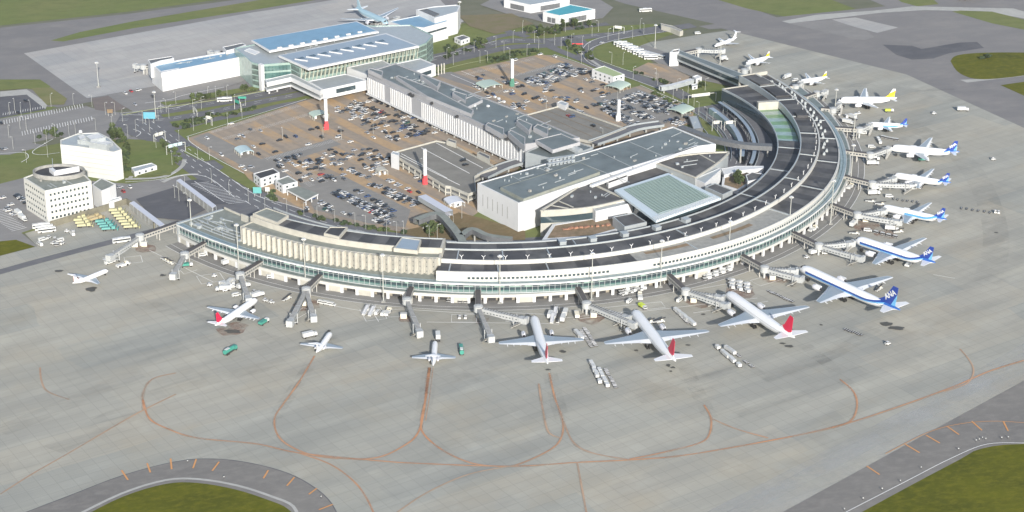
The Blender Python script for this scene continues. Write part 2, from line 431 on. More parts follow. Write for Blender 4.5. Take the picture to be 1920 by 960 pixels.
for a in [[(700, 588), (710, 604)], [(775, 582), (960, 594)], [(958, 594), (961, 606)], [(800, 605), (965, 607)], [(1075, 600), (1420, 560)], [(1300, 588), (1440, 566)], [(600, 570), (700, 588)], [(280, 470), (400, 530)], [(330, 500), (345, 515), (370, 507)], [(1750, 516), (1790, 523)]]:
    paint(o, a, .3, z+.11, 0)
# rectangular equipment boxes painted on the apron
def pbox(cx, cy, w, h, rot):
    c = W(cx, cy); ux = Vector((math.cos(rot), math.sin(rot), 0)); uy = Vector((-ux.y, ux.x, 0))
    q = [c+ux*w/2+uy*h/2, c-ux*w/2+uy*h/2, c-ux*w/2-uy*h/2, c+ux*w/2-uy*h/2, c+ux*w/2+uy*h/2]
    paint(o, q, .3, z+.12, 0, True)
for a in [(700, 590, 12, 16, .3), (745, 588, 10, 10, .1), (870, 598, 14, 10, 0), (1000, 598, 30, 12, -.1), (1150, 582, 60, 8, .25), (1340, 545, 40, 10, .4), (1440, 525, 20, 9, .6), (560, 590, 16, 6, 1), (250, 488, 10, 10, .3), (395, 523, 14, 12, .4)]:
    pbox(*a)
o.build('apron_line_paint', M_white)['kind'] = 'structure'
mt, n, b = newmat('newer_concrete')
b.inputs['Base Color'].default_value = (.44, .45, .44, 1)
v = mapped(n, ang, 30, 20); n.links.new(math_(n, 'MULTIPLY', noise(n, v, 1, 5, .7, .3, .75), .5), b.inputs['Alpha'])
o = MB(); paint(o, [(1960, 672), (1800, 760), (1600, 868), (1430, 962), (1380, 990)], 24, z-.12, 4); paint(o, [(1960, 640), (1790, 738), (1580, 850), (1340, 975)], 14, z-.115, 4)
o.build('newer_concrete_edge', mt)['kind'] = 'structure'
# broad tyre-darkened tracks and rust-brown wash under the stands
mt, n, b = newmat('tyre_darkened_concrete')
b.inputs['Base Color'].default_value = (.13, .128, .12, 1)
v = mapped(n, ang, 40, 9); n.links.new(math_(n, 'MULTIPLY', noise(n, v, 1, 5, .7, .42, .8), .2), b.inputs['Alpha'])
o = MB()
for i, (l, w_) in enumerate([([(1690, 225), (1790, 285), (1845, 360), (1868, 450), (1850, 530)], 16), ([(1430, 712), (1520, 682), (1580, 655), (1640, 615)], 9), ([(1380, 780), (1500, 738), (1620, 690)], 7), ([(100, 845), (300, 740), (480, 690), (640, 640)], 14), ([(1790, 168), (1735, 170), (1715, 172)], 4),
    ([(0, 810), (140, 752), (260, 700)], 12), ([(1190, 745), (1330, 715), (1420, 690)], 16), ([(620, 700), (760, 690), (900, 712)], 9), ([(1560, 150), (1600, 160), (1640, 158)], 10), ([(240, 560), (380, 600), (520, 640)], 10), ([(590, 668), (560, 718), (530, 760), (515, 785)], 7), ([(806, 690), (800, 740), (790, 790)], 8), ([(1031, 700), (1042, 745), (1056, 790)], 8), ([(1285, 690), (1310, 740), (1333, 785)], 8), ([(1505, 645), (1560, 690), (1600, 735)], 8)]):
    paint(o, l, w_, z-.09+i*.003, 8)
o.build('tyre_track', mt)['kind'] = 'structure'
mt, n, b = newmat('rust_wash')
b.inputs['Base Color'].default_value = (.25, .15, .11, 1)
v = mapped(n, ang, 8, 6); n.links.new(math_(n, 'MULTIPLY', noise(n, v, 1, 5, .65, .35, .65), .6), b.inputs['Alpha'])
o = MB()
for i, (cx, cy, a) in enumerate([(574, 572, 9), (1312, 566, 9), (1108, 597, 8), (1622, 424, 10), (1452, 522, 8), (272, 466, 8), (762, 598, 5), (900, 600, 6), (1390, 548, 9), (437, 618, 9), (1660, 440, 8)]):
    c = W(cx, cy); o.poly([(c.x+a*random.uniform(.7, 1.1)*math.cos(k/12*6.283), c.y+a*random.uniform(.7, 1.2)*math.sin(k/12*6.283), z-.04+i*.003) for k in range(12)])
o.build('rust_stain', mt)['kind'] = 'structure'
# oil stains
mt, n, b = newmat('oil_stain', .5)
b.inputs['Base Color'].default_value = (.07, .068, .06, 1)
o = MB()
for cx, cy, a, b_ in [(1662, 608, 4, 2.6), (1682, 616, 5, 2.2), (437, 622, 5, 2.6), (617, 621, 1.2, 1), (1028, 694, 1.6, 1), (1262, 690, 1.6, 1), (1253, 686, 1.4, 1.6), (1258, 697, 1, 1), (1480, 650, 3, 1.5), (1467, 645, 2, 1), (170, 543, 4, 3), (110, 509, 3, 2), (1010, 640, 2, 1.5), (1055, 660, 2, 1.5), (1318, 590, 1.5, 1), (1193, 658, 1.5, 1), (1290, 648, 1.5, 1), (1540, 610, 1, 1), (305, 517, 2, 1.5), (1868, 437, 1.5, 1)]:
    c = W(cx, cy); pts = []
    for k in range(14):
        t = k/14*6.283; rr = random.uniform(.6, 1.1); pts.append((c.x+a*rr*math.cos(t), c.y+b_*rr*math.sin(t)*1.2, z+.05))
    o.poly(pts)
o.build('oil_stain', mt)['kind'] = 'structure'
# --------------------------------------------------------------- landside
LZ[0] = .12
flat('landside_lawn', [(-500, 480), (-300, 330), (-10, 340), (0, 300), (60, 270), (0, 250), (-300, 320), (-300, 250), (0, 205), (100, 200), (230, 225), (480, 178), (640, 120), (800, 55), (960, 30), (1010, 55), (1230, 45), (1290, 55), (1230, 75), (1190, 90), (1240, 130), (1380, 165), (1450, 260), (1430, 330), (1240, 430), (900, 470), (620, 440), (460, 385), (340, 420), (230, 370), (90, 425), (40, 440), (0, 470)], M_grass, .16)
LZ[0] = .16
flat('yard_asphalt', [(-100, 420), (0, 345), (60, 330), (240, 345), (350, 330), (420, 390), (336, 425), (280, 392), (235, 376), (90, 420), (40, 437), (70, 462), (0, 480), (-300, 560)], M_asph)
flat('yard_grass', [(0, 453), (30, 450), (66, 463), (0, 480), (-60, 500), (-60, 470)], M_grassb)
flat('bus_park_asphalt', [(-300, 300), (-300, 262), (0, 223), (155, 196), (172, 203), (228, 212), (290, 215), (310, 240), (300, 262), (260, 262), (200, 262), (110, 268), (20, 290), (0, 305)], M_asph)
flat('staff_car_park', [(-200, 215), (0, 178), (48, 176), (88, 205), (0, 222), (-200, 255)], M_asphd)
flat('brown_lot', [(172, 185), (205, 180), (250, 200), (210, 211), (178, 206)], blotch_ground('brown_asphalt', (.17, .145, .135), (.14, .125, .12), (.2, .17, .15), .02, .2))
flat('service_yard', [(200, 178), (290, 162), (470, 120), (480, 140), (450, 155), (320, 200), (250, 210), (225, 195)], M_asph)
flat('pavement', [(0, 172), (50, 168), (90, 195), (85, 205), (50, 178), (0, 182)], M_conc)
flat('grass_island', [(-30, 298), (-10, 292), (40, 291), (52, 297), (45, 303), (0, 311), (-40, 312)], M_grass, sm=3)
flat('grass_island', [(63, 288), (80, 281), (115, 276), (118, 284), (100, 290), (75, 293)], M_grass, sm=3)
flat('grass_island', [(60, 268), (90, 262), (118, 258), (120, 266), (90, 273)], M_grassd, sm=3)
flat('grass_island', [(243, 252), (255, 247), (263, 250), (258, 255), (247, 257)], M_grassd, sm=3)
road('approach_road', [(225, 218), (287, 212), (363, 200), (430, 190), (497, 178), (560, 165), (640, 148), (720, 132), (805, 115), (873, 98), (930, 82), (963, 77), (1022, 77), (1090, 70), (1180, 62), (1260, 50)], 13)
road('approach_road', [(225, 226), (300, 226), (380, 214), (430, 204), (497, 190), (560, 178), (640, 160), (720, 143), (805, 124), (873, 108), (930, 94), (970, 88), (1022, 86), (1100, 78)], 11)
road('slip_road', [(290, 245), (347, 238), (385, 228), (430, 219), (480, 210), (530, 198), (600, 186), (680, 170)], 8)
road('slip_road', [(800, 108), (850, 98), (900, 82), (930, 70), (980, 62), (1060, 55), (1140, 45)], 8)
flat('junction_asphalt', [(228, 212), (300, 215), (330, 240), (318, 262), (300, 268), (262, 262), (235, 250), (215, 235)], M_road)
road('ring_road_link', [(270, 232), (310, 262), (350, 292), (385, 318), (425, 345), (470, 372), (510, 392)], 25)
road('loop_road', [(1300, 48), (1240, 57), (1170, 68), (1120, 80), (1100, 90), (1097, 103), (1110, 117), (1150, 132), (1200, 148), (1250, 165), (1290, 185)], 13)
road('link_road', [(1022, 82), (1040, 92), (1090, 112), (1130, 128)], 8)
road('link_road', [(990, 70), (960, 62), (940, 55)], 8)
flat('brown_lot', [(1185, 132), (1215, 118), (1245, 122), (1300, 147), (1285, 158), (1250, 160)], M_lot)
flat('service_yard', [(1180, 92), (1210, 85), (1262, 104), (1400, 140), (1380, 165), (1310, 150), (1245, 122), (1215, 110)], M_asph)
flat('grass_island', [(1116, 100), (1150, 88), (1195, 100), (1200, 115), (1175, 124), (1130, 118)], M_grass, sm=3)
flat('hangar_yard', [(930, -5), (960, -20), (1100, -15), (1150, 15), (1130, 35), (1040, 48), (990, 35), (960, 30), (900, 10)], M_asph)
flat('bare_ground', [(860, 30), (960, 26), (1000, 45), (930, 65), (880, 50)], blotch_ground('bare_soil', (.19, .155, .10), (.15, .13, .08), (.12, .13, .05), .02, .1))
# ring road
CX, CY = -19.1, 1238.7
def pol(r, a, zz=0.0):
    a = R_(a); return Vector((CX+r*math.cos(a), CY+r*math.sin(a), zz))
def ringstrip(name, r0, r1, a0, a1, z, m_, n=90):
    b = MB(); A = [pol(r0, a0+(a1-a0)*i/n, z) for i in range(n+1)]; B_ = [pol(r1, a0+(a1-a0)*i/n, z) for i in range(n+1)]
    b.strip(B_, A); o = b.build(name, m_); 
    o['kind'] = 'structure'; return o
flat('airside_grass', [(-60, 150), (75, 150), (95, 163), (85, 172), (50, 167), (0, 170), (-60, 174)], M_grass)
flat('dry_verge', [(58, 166), (96, 165), (126, 186), (120, 197), (88, 198)], blotch_ground('dry_grass', (.22, .19, .10), (.12, .14, .05), (.16, .16, .08), .05, .3))
flat('grass_verge', [(310, 199), (400, 184), (497, 166), (497, 160), (440, 168), (380, 178), (360, 186), (300, 193)], M_grass)
flat('grass_verge', [(98, 204), (170, 193), (176, 197), (100, 210)], M_grassd)
road('footpath', [(235, 337), (290, 335), (322, 327), (342, 312), (346, 300)], 3, M_conc, sm=4)
road('footpath', [(305, 343), (325, 334), (350, 329), (372, 328)], 3, M_conc, sm=4)
flat('footpath', [(255, 268), (262, 268), (318, 318), (312, 320)], M_conc)
flat('footpath', [(240, 335), (255, 318), (262, 318), (248, 335)], M_conc)
flat('footpath', [(1085, 96), (1180, 160), (1178, 162), (1080, 98)], M_conc)
LZ[0] += .012
ringstrip('ring_road', 170, 215, 214, 388, LZ[0], M_road)
LOTP = [(352, 260), (575, 189), (700, 160), (990, 300), (960, 330), (900, 360), (896, 400), (850, 432), (760, 437), (680, 426), (600, 407), (527, 381), (475, 347), (458, 327), (415, 301), (395, 294), (358, 269)]
LOTZ = LZ[0]+.012
flat('car_park_surface', LOTP, M_lot)
flat('car_park_surface', [(780, 155), (845, 138), (1008, 104), (1040, 105), (1110, 128), (1180, 167), (1200, 162), (1228, 174), (1300, 205), (1300, 232), (1180, 262), (1090, 292), (1000, 290), (830, 200)], M_lot)
flat('access_lane', [(812, 140), (846, 136), (920, 165), (905, 172)], M_asph)
# light grey re-surfaced zones
M_lotg = blotch_ground('new_car_park_asphalt', (.22, .212, .197), (.19, .184, .173), (.255, .245, .225), .03, .2)
flat('resurfaced_lane', [(560, 345), (640, 330), (770, 395), (760, 428), (690, 420), (590, 395)], M_lotg)
flat('resurfaced_lane', [(362, 262), (390, 250), (490, 300), (620, 262), (640, 272), (520, 312), (560, 345), (530, 358), (440, 305)], M_lotg)
flat('resurfaced_lane', [(1110, 185), (1190, 166), (1240, 185), (1300, 215), (1240, 236), (1180, 240)], M_lotg)
flat('resurfaced_lane', [(960, 145), (1050, 118), (1100, 132), (1050, 155), (1000, 165)], M_lotg)
flat('planted_verge', [(240, 262), (300, 268), (330, 300), (320, 330), (236, 332)], M_grass)
flat('planted_verge', [(410, 322), (425, 312), (478, 345), (483, 365)], M_grass)
flat('planted_verge', [(345, 288), (352, 272), (390, 292), (412, 300), (385, 304), (370, 300)], M_grass)
flat('forecourt_paving', [(740, 437), (800, 425), (860, 400), (900, 410), (985, 435), (985, 452), (900, 452), (800, 450)], blotch_ground('brown_planting', (.17, .12, .065), (.12, .10, .05), (.20, .16, .09), .1, .5))
flat('taxi_pool', [(335, 342), (372, 338), (400, 345), (445, 378), (440, 385), (385, 385)], M_asphd)
flat('inner_yard', [(255, 375), (330, 352), (400, 388), (345, 415), (285, 410)], M_asphd)
# thin white edge and lane lines
o = MB(); z = LZ[0]+.03
for l in [[(225, 214), (287, 207), (363, 195), (430, 185), (497, 173)], [(805, 111), (873, 94), (930, 78)], [(1185, 59), (1120, 74), (1096, 88), (1092, 104), (1108, 121), (1150, 137), (1240, 170)],
          [(1245, 61), (1170, 73), (1125, 85), (1106, 95), (1106, 106), (1160, 128), (1230, 150)], [(340, 282), (378, 302), (413, 323), (480, 368), (537, 385), (570, 395)], [(353, 258), (357, 268), (395, 293), (458, 327)],
          [(350, 258), (575, 187)], [(845, 141), (920, 172)], [(865, 135), (940, 165)], [(1040, 104), (1100, 125), (1180, 165)], [(1200, 161), (1228, 173), (1300, 203)], [(300, 340), (345, 330), (372, 330), (400, 340), (440, 372)], [(365, 342), (420, 380)], [(235, 343), (300, 338), (330, 325)], [(228, 216), (300, 219)],
          [(100, 262), (62, 285), (75, 292), (112, 288)], [(0, 290), (45, 288), (53, 297), (40, 306)], [(250, 244), (264, 250), (256, 258)], [(300, 200), (320, 205), (345, 200), (385, 187)], [(272, 195), (320, 188), (345, 180), (420, 165)]]:
    paint(o, l, .45, z, 5)
for rr in (176, 183, 190):
    dashes(o, [pol(rr, 216+i*2) for i in range(84)], .3, z, 6, 8, 0, True)
for s in (-6, 0, 6):
    P = smooth_line([W(*p) for p in [(270, 232), (310, 262), (350, 292), (385, 318), (425, 345), (470, 372), (510, 392)]], 6)
    L, _q = offset_line(P, 2*abs(s)+.01) if s >= 0 else (offset_line(P, 2*abs(s)+.01)[1], 0)
    dashes(o, L, .35, z, 5, 6, 0, True)
for off in (-3, 3): 
    for pts in ([(225, 218), (287, 212), (363, 200), (430, 190), (497, 178), (560, 165)], [(225, 226), (300, 226), (380, 214), (430, 204), (497, 190), (560, 178)], [(805, 115), (873, 98), (930, 82), (963, 77), (1022, 77), (1090, 70), (1180, 62)]):
        P = smooth_line([W(*p) for p in pts], 6); L, Rr = offset_line(P, abs(off)*2-3); dashes(o, L if off > 0 else Rr, .25, z, 6, 7, 0, True)
def ticks(p0, p1, n, ln, w=.25, rot=math.pi/2):
    a, b_ = W(*p0), W(*p1); h = heading(a, b_)+rot; d = Vector((math.cos(h), math.sin(h), 0))*ln/2
    for i in range(n+1):
        c = a+(b_-a)*i/n; paint(o, [c-d, c+d], w, z, 0, True)
ticks((8, 231), (155, 200), 30, 9, .35, 1.2); ticks((42, 252), (172, 224), 26, 9, .35, 1.2); ticks((6, 216), (80, 203), 16, 5, .3, 1.2)
ticks((-10, 398), (36, 432), 14, 10, .4)
ticks((375, 345), (445, 382), 16, 12, .4, 1.2)
for p0, p1, k in [((395, 250), (560, 200), 60), ((420, 262), (600, 210), 60), ((500, 300), (640, 262), 40), ((560, 330), (680, 290), 40), ((535, 322), (585, 350), 18), ((560, 315), (610, 343), 18), ((870, 142), (1000, 112), 40), ((900, 158), (1040, 125), 40), ((930, 175), (1080, 140), 40)]:
    ticks(p0, p1, k, 5, .16)
LOT_LINES = (o, z)
o.build('lane_and_bay_paint', M_white)['kind'] = 'structure'
o = MB(); paint(o, [(230, 217), (290, 206), (400, 190), (500, 171)], 1.3, z+.02, 5); paint(o, [(815, 137), (870, 122), (960, 105), (1008, 99)], .7, z+.02, 5)
o.build('yellow_kerb', mat('yellow_kerb_paint', (.40, .42, .20), .7))['kind'] = 'structure'
# ------------------------------------------------------------------ building materials
B_white = mat('white_cladding', (.545, .555, .56), .5, var=.06, scale=.15)
B_cream = mat('cream_concrete', (.385, .375, .33), .75, var=.16, scale=.25)
B_grey = mat('grey_concrete', (.27, .27, .255), .8, var=.25, scale=.3)
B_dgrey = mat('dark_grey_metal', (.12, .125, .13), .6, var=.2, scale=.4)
B_lite = mat('pale_metal', (.36, .39, .40), .45, .2, var=.1, scale=.3)
B_roofd = mat('dark_roof_membrane', (.050, .050, .054), .75, var=.5, scale=.09)
B_roofm = mat('worn_roof_membrane', (.092, .091, .091), .75, var=.5, scale=.1)
B_roofb = mat('blue_grey_roof', (.135, .16, .163), .6, var=.28, scale=.07)
B_roofg = mat('grey_green_roof', (.20, .215, .19), .7, var=.2, scale=.2)
B_deck = mat('terrace_paving', (.27, .27, .25), .85, var=.2, scale=.3)
B_glassd = mat('dark_glass', (.035, .055, .065), .12, spec=.8, var=.3, scale=.08)
B_glassg = mat('green_glass', (.10, .19, .17), .15, spec=.8, col2=(.04, .09, .09), scale=.1)
B_glassl = mat('pale_green_glass', (.24, .33, .30), .2, spec=.8, var=.2, scale=.2)
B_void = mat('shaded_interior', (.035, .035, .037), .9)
B_brown = mat('planting_brown', (.13, .10, .055), .95, col2=(.24, .17, .11), scale=.25)
B_blue = mat('blue_metal_roof', (.165, .30, .42), .45, .1, var=.1, scale=.1)
B_bluel = mat('pale_blue_roof', (.26, .32, .38), .45, .1, var=.08, scale=.1)
B_teal = mat('teal_roof', (.05, .30, .36), .5, var=.1, scale=.1)

class Cv:
    def __init__(s, pts, deg=4, add=0):
        A, Rr = [], []
        for p in pts:
            w = W(*p); d = (w.x-CX, w.y-CY); a = math.degrees(math.atan2(d[1], d[0])) % 360
            if a < 100: a += 360
            A.append(a); Rr.append(math.hypot(*d))
        s.c = np.polyfit((np.array(A)-305)/80, np.array(Rr), min(deg, len(A)-1)); s.add = add
    def r(s, a): return float(np.polyval(s.c, (a-305)/80))+s.add
    def p(s, a, z, add=0): return pol(s.r(a)+add, a, z)
    def line(s, a0, a1, z, add=0, step=1.0):
        n = max(2, int(abs(a1-a0)/step)); return [s.p(a0+(a1-a0)*i/n, z, add) for i in range(n+1)]
LOW = Cv([(336,443,5.4),(409,473,5.4),(499,500.5,5.4),(607,528,5.4),(699,545,5.4),(780,551,5.4),(908,552,5.4),(1033,550,5.4),(1152,535,5.4),(1233,523,5.4),(1314.5,504,5.4),(1344,497,5.4),(1415,475,5.4),(1475,446,5.4),(1513,426,5.4),(1552.5,396,5.4),(1577.5,356,5.4),(1585,335,5.4),(1592,290,5.4),(1580,240,5.4),(1545,195,5.4),(1470,143,5.4)])
PAR = Cv([(816,509.7,17.7),(935,509.7,17.7),(1071,504.3,17.7),(1206,486.7,17.7),(1314.6,471,17.7),(1344,460,17.7),(1427.5,436.5,17.7),(1469,409.4,17.7),(1511,383,17.7),(1552.5,345.8,17.7),(1571,319,17.7),(1574,280,17.7),(1552.5,230,17.7),(1519,192.5,17.7),(1448,144.6,17.7)])
EAV = Cv([(322,420,12),(401,439.6,12),(509.6,485.6,12),(610,508.6,12),(726,520.8,12),(807,527.6,12),(935,530,12),(1314.5,489,12),(1373,473,12),(1484,423,12),(1571,360,12),(1581,325,12),(1580,285,12),(1558,233,12),(1523,195,12),(1452,147,12)], 5)
BEM = Cv([(816,493,17.2),(935,493.5,17.2),(1071,489.4,17.2),(1152,481,17.2),(1206,471,17.2),(1436,391.7,17.2),(1519,327,17.2),(1534,300,17.2),(1536,257,17.2),(1493,192.5,17.2),(1440,155,17.2)])
RI2 = Cv([(826,467,20),(935,465,20),(1016.7,464,20),(1125,454,20),(1233,435,20),(1314.6,417.6,20),(1344,406,20),(1393,381,20),(1448,350,20),(1484,312.5,20),(1500,253,20),(1461,190,20),(1427.5,163,20),(1386,142.5,20)])
RI3 = Cv([(826,455,16),(881,454,16),(962.5,454,16),(1016.7,451.5,16),(1125,443,16),(1392,359,16),(1442,319,16),(1463,263,16),(1444,238,16),(1427.5,213,16),(1398,190,16),(1356,167,16)], 3)
FAC = Cv([(458,426,22),(509.6,443.6,22),(572,458.5,22),(645,469,22),(726,479,22),(820,484,22)], 2)
STR = Cv([(467.6,412.5,22),(591,450,22),(726,468,22),(820,474.5,22)], 2)
KBK = Cv([(477,393.5,24.5),(539,409.8,24.5),(607,426,24.5),(742.5,443.6,24.5),(826.5,447.7,24.5)], 2)
A_L, F0, F1, A_R = 223.5, 235.0, 264.6, 388.0
_w = W(1356, 167, 16); A_I = math.degrees(math.atan2(_w.y-CY, _w.x-CX)) % 360 + 360; print('A_I', A_I)
term = thing('airport_terminal', 'long curved semicircular terminal with dark panelled roofs and teal glass outer wall', 'airport terminal', (CX, CY, 0))
def wall(name, cv, a0, a1, z0, z1, m_, add=0, th=.5, parent=term, step=1.0):
    b = MB(); A0, A1 = cv.line(a0, a1, z0, add, step), cv.line(a0, a1, z1, add, step)
    B0, B1 = cv.line(a0, a1, z0, add-th, step), cv.line(a0, a1, z1, add-th, step)
    b.strip(A0, A1); b.strip(A1, B1); b.strip(B1, B0); b.strip(B0, A0)
    b.face([A0[0], B0[0], B1[0], A1[0]]); b.face([A0[-1], A1[-1], B1[-1], B0[-1]])
    return b.build(name, m_, parent)
def slab(name, cA, cB, a0, a1, z, m_, addA=0, addB=0, th=.4, alt=None, step=1.0, parent=term):
    b = MB(); A, B_ = cA.line(a0, a1, z, addA, step), cB.line(a0, a1, z, addB, step)
    A2, B2 = cA.line(a0, a1, z-th, addA, step), cB.line(a0, a1, z-th, addB, step)
    b.strip(A, B_, 0, alt); b.strip(A2, A); b.strip(B_, B2)
    b.face([A[0], A2[0], B2[0], B_[0]]); b.face([A[-1], B_[-1], B2[-1], A2[-1]])
    return b.build(name, m_, parent)
# ground floor arcade
_b = MB(); _b.strip(LOW.line(A_L, A_R, .16, 9.5), LOW.line(A_L, A_R, .16, -4)); _b.build('service_lane', blotch_ground('service_lane_asphalt', (.20, .197, .185), (.16, .158, .152), (.24, .235, .22), .03, .2))['kind'] = 'structure'
_b = MB(); paint(_b, LOW.line(A_L, A_R, .2, 9.3), .3, .19, 0, True); paint(_b, LOW.line(A_L, A_R, .2, 5.2), .22, .19, 0, True); _b.build('lane_edge_paint', M_white)['kind'] = 'structure'
wall('arcade_beam', LOW, A_L, A_R, 3.7, 5.4, mat('fascia_cream', (.45, .45, .425), .6), 0, 1.0)
wall('arcade_recess', LOW, A_L, A_R, .2, 3.9, mat('recess_wall', (.26, .235, .19), .8, var=.3, scale=.3), -4.5, .5)
b = MB(); bw = MB(); bd = MB(); a = A_L; k = 0; rnd = random.Random(3)
while a < A_R:
    p, q = LOW.p(a, .2), LOW.p(a+.38, .2); pi, qi = LOW.p(a, .2, -1.2), LOW.p(a+.38, .2, -1.2)
    b.prism([p[:2], q[:2], qi[:2], pi[:2]], .15, 3.9)
    nx = a+2.05
    if rnd.random() < (.5 if a < 268 else .1):
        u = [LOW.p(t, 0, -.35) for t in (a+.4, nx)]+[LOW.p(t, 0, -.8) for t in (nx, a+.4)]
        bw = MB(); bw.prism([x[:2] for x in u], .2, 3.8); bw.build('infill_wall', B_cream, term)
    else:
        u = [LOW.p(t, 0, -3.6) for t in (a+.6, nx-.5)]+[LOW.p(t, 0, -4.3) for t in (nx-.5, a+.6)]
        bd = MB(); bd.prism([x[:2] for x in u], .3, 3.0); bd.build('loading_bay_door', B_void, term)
    a = nx
b.build('arcade_column', B_white, term)['kind'] = 'stuff'

slab('low_roof', LOW, EAV, A_L, A_R, 5.42, mat('terrace_green', (.15, .18, .17), .5, var=.3, scale=.3), -1.0, -4, .3)
# glazed concourse
wall('concourse_glass', EAV, A_L, A_R, 5.4, 12, B_glassg, -1.2, .3)
wall('concourse_glass_band', EAV, A_L, A_R, 7.6, 10.6, B_glassd, -1.02, .12)
b = MB(); a = A_L
while a < A_R:
    for add, w, z0, z1 in ((-.85, .1, 5.5, 11.6),):
        p = EAV.p(a, z0, add); q = EAV.p(a, z1, add); b.tube(p, q, .17, n=4)
    a += .72
for zz in (6.7, 9.5, 10.6): 
    for i, P in enumerate([EAV.line(A_L, A_R, zz, -.8)]):
        for u, v_ in zip(P[:-1], P[1:]): b.beam(u, v_, .2, .16)
b.build('mullion', B_lite, term)
# clutter seen through the glass
b = MB(); a = A_L+1
while a < A_R-1:
    if rnd.random() < .6:
        p = EAV.p(a, 9.45, -.75); q = EAV.p(a+rnd.uniform(.4, 1.6), 9.45, -.75); b.beam(p, q, .25, rnd.uniform(.5, 1.1))
    a += 1.9
b.build('glass_blind', B_glassl, term)
slab('eave', EAV, EAV, A_L, A_R, 12.0, mat('eave_teal', (.25, .32, .34), .4, .2, var=.15, scale=.3), .9, -3.2, .55)
wall('eave_gutter', EAV, A_L, A_R, 11.3, 12.15, B_white, 1.0, .25)
wall('concourse_base_trim', EAV, A_L, A_R, 5.45, 6.0, B_lite, -.9, .2)
# upper parapet storey
wall('upper_wall', PAR, F1, A_R, 11.9, 17.9, mat('fascia_cream', (.45, .45, .425), .6, var=.12, scale=.2), 0, .9)
n = 0; a = F1+1.0; win = MB(); winl = []
while a < 345:
    gap = (int(a/6.1) % 4 == 3) and a < 292
    if not gap:
        u = [PAR.p(t, 0, .06) for t in (a, a+.36)]+[PAR.p(t, 0, -.1) for t in (a+.36, a)]
        w_ = MB(); w_.prism([x[:2] for x in u], 13.3, 14.7)
        if len(winl) < 95: winl.append(w_.build('window', B_glassd, term))
        else: win.v += []; k = len(win.v); win.v += w_.v; win.f += [tuple(i+k for i in f) for f in w_.f]; win.m += w_.m
    a += .56 if not gap else 1.5
win.build('window_row', B_glassd, term)['kind'] = 'stuff'
wall('upper_wall_ledge', PAR, F1, A_R, 15.4, 15.7, B_lite, .25, .3)
# roofs
altf = lambda k, s: (lambda i: (i//k+s) % 2)
slab('outer_roof', PAR, BEM, F1, 291, 17.2, [B_roofd, B_roofm], -.9, 0, .4, altf(3, 0))
slab('roof_terrace', PAR, BEM, 291, 319, 17.2, B_deck, -.9, 0, .4)
slab('outer_roof', PAR, BEM, 319, A_R, 17.2, [B_roofd, B_roofm], -.9, 0, .4, altf(2, 1))
wall('ridge_beam', BEM, F1, A_R, 16.8, 19.7, mat('fascia_cream', (.45, .45, .425), .6), 0, 1.0)
slab('middle_roof', BEM, RI2, F1, A_R, 19.2, [B_roofd, B_roofm], -1.3, 0, .4, altf(3, 1))
wall('inner_rim', RI2, F1, A_R, 15.2, 20.1, B_lite, .3, .7)
slab('inner_roof', RI2, RI3, F1, 352, 15.6, [B_roofd, B_roofm], -.4, 0, .4, altf(4, 0))
slab('inner_roof', RI2, RI3, 372, A_I, 15.6, [B_roofd, B_roofm], -.4, 0, .4, altf(2, 0))
slab('green_glass_roof', RI2, RI3, 352, 371, 14.2, [B_glassl, mat('green_tint_glass', (.14, .26, .12), .3, var=.3, scale=.3)], -.4, 0, .4, altf(2, 0))
wall('roof_end_wall', RI2, 371, 372, 13, 20.0, B_cream, -.4, 15)
wall('inner_parapet', RI3, F1, A_I, 14.6, 16.4, B_lite, .3, .6)
wall('inner_glass_wall', RI3, F1, A_I, .2, 15.0, B_glassd, 0, .6)
b = MB()
for a in (266.2, 272.5, 279, 300, 318.5, 330, 342, 353, 362, 371.5, 380):
    b = MB(); b.beam(PAR.p(a, 17.1, -.9), BEM.p(a, 17.1), .7, .6); b.build('roof_divider', B_lite, term)
    b = MB(); b.beam(BEM.p(a+.8, 19.1, -1.3), RI2.p(a+.8, 19.1, .3), .7, .6); b.build('roof_divider', B_lite, term)
for a in (285, 305, 322, 336, 348): b = MB(); b.beam(RI2.p(a, 15.5, -.4), RI3.p(a, 15.5), .6, .6); b.build('roof_divider', B_lite, term)
for a0_, a1_ in ((293, 300), (304, 312)):
    A = PAR.line(a0_, a1_, 17.3, -9); B_ = PAR.line(a0_, a1_, 17.3, -12.5)
    b = MB(); b.strip(A, B_); b.build('terrace_planting', B_brown, term)
# roof vents (Y shaped) along the ridge beam
for k in range(40):
    a = F1+3+k*3.0
    if a > 384: break
    p = BEM.p(a, 19.2, -2.6); v_ = MB()
    v_.tube(p, p+Vector((0, 0, 1.5)), .22, n=6)
    t = (BEM.p(a+.1, 0)-BEM.p(a-.1, 0)).normalized()*1.1
    v_.tube(p+Vector((0, 0, 1.4)), p+t+Vector((0, 0, 2.6)), .18, n=5); v_.tube(p+Vector((0, 0, 1.4)), p-t+Vector((0, 0, 2.6)), .18, n=5)
    v_.build('roof_vent', B_white, term)
for a in (283, 288, 293.5, 299.5, 305.5):
    p = RI3.p(a, 15.6, 5.5)
    v_ = MB(); v_.box(p, (4.6, 4.0, 2.2), R_(a)); v_.box(p+Vector((0, 0, 2.2)), (5.0, 4.4, .3), R_(a)); v_.build('roof_skylight', B_lite, term)
for k in range(26):
    a = 345+k*1.6
    if a > 384: break
    p = BEM.p(a, 17.2, 3.5+1.5*math.sin(k*2)); v_ = MB(); v_.box(p, (1.6, 1.3, 1.4), R_(a)); v_.tube(p+Vector((0, 0, 1.4)), p+Vector((0, 0, 2.2)), .5, n=8); v_.build('roof_fan', B_lite, term)
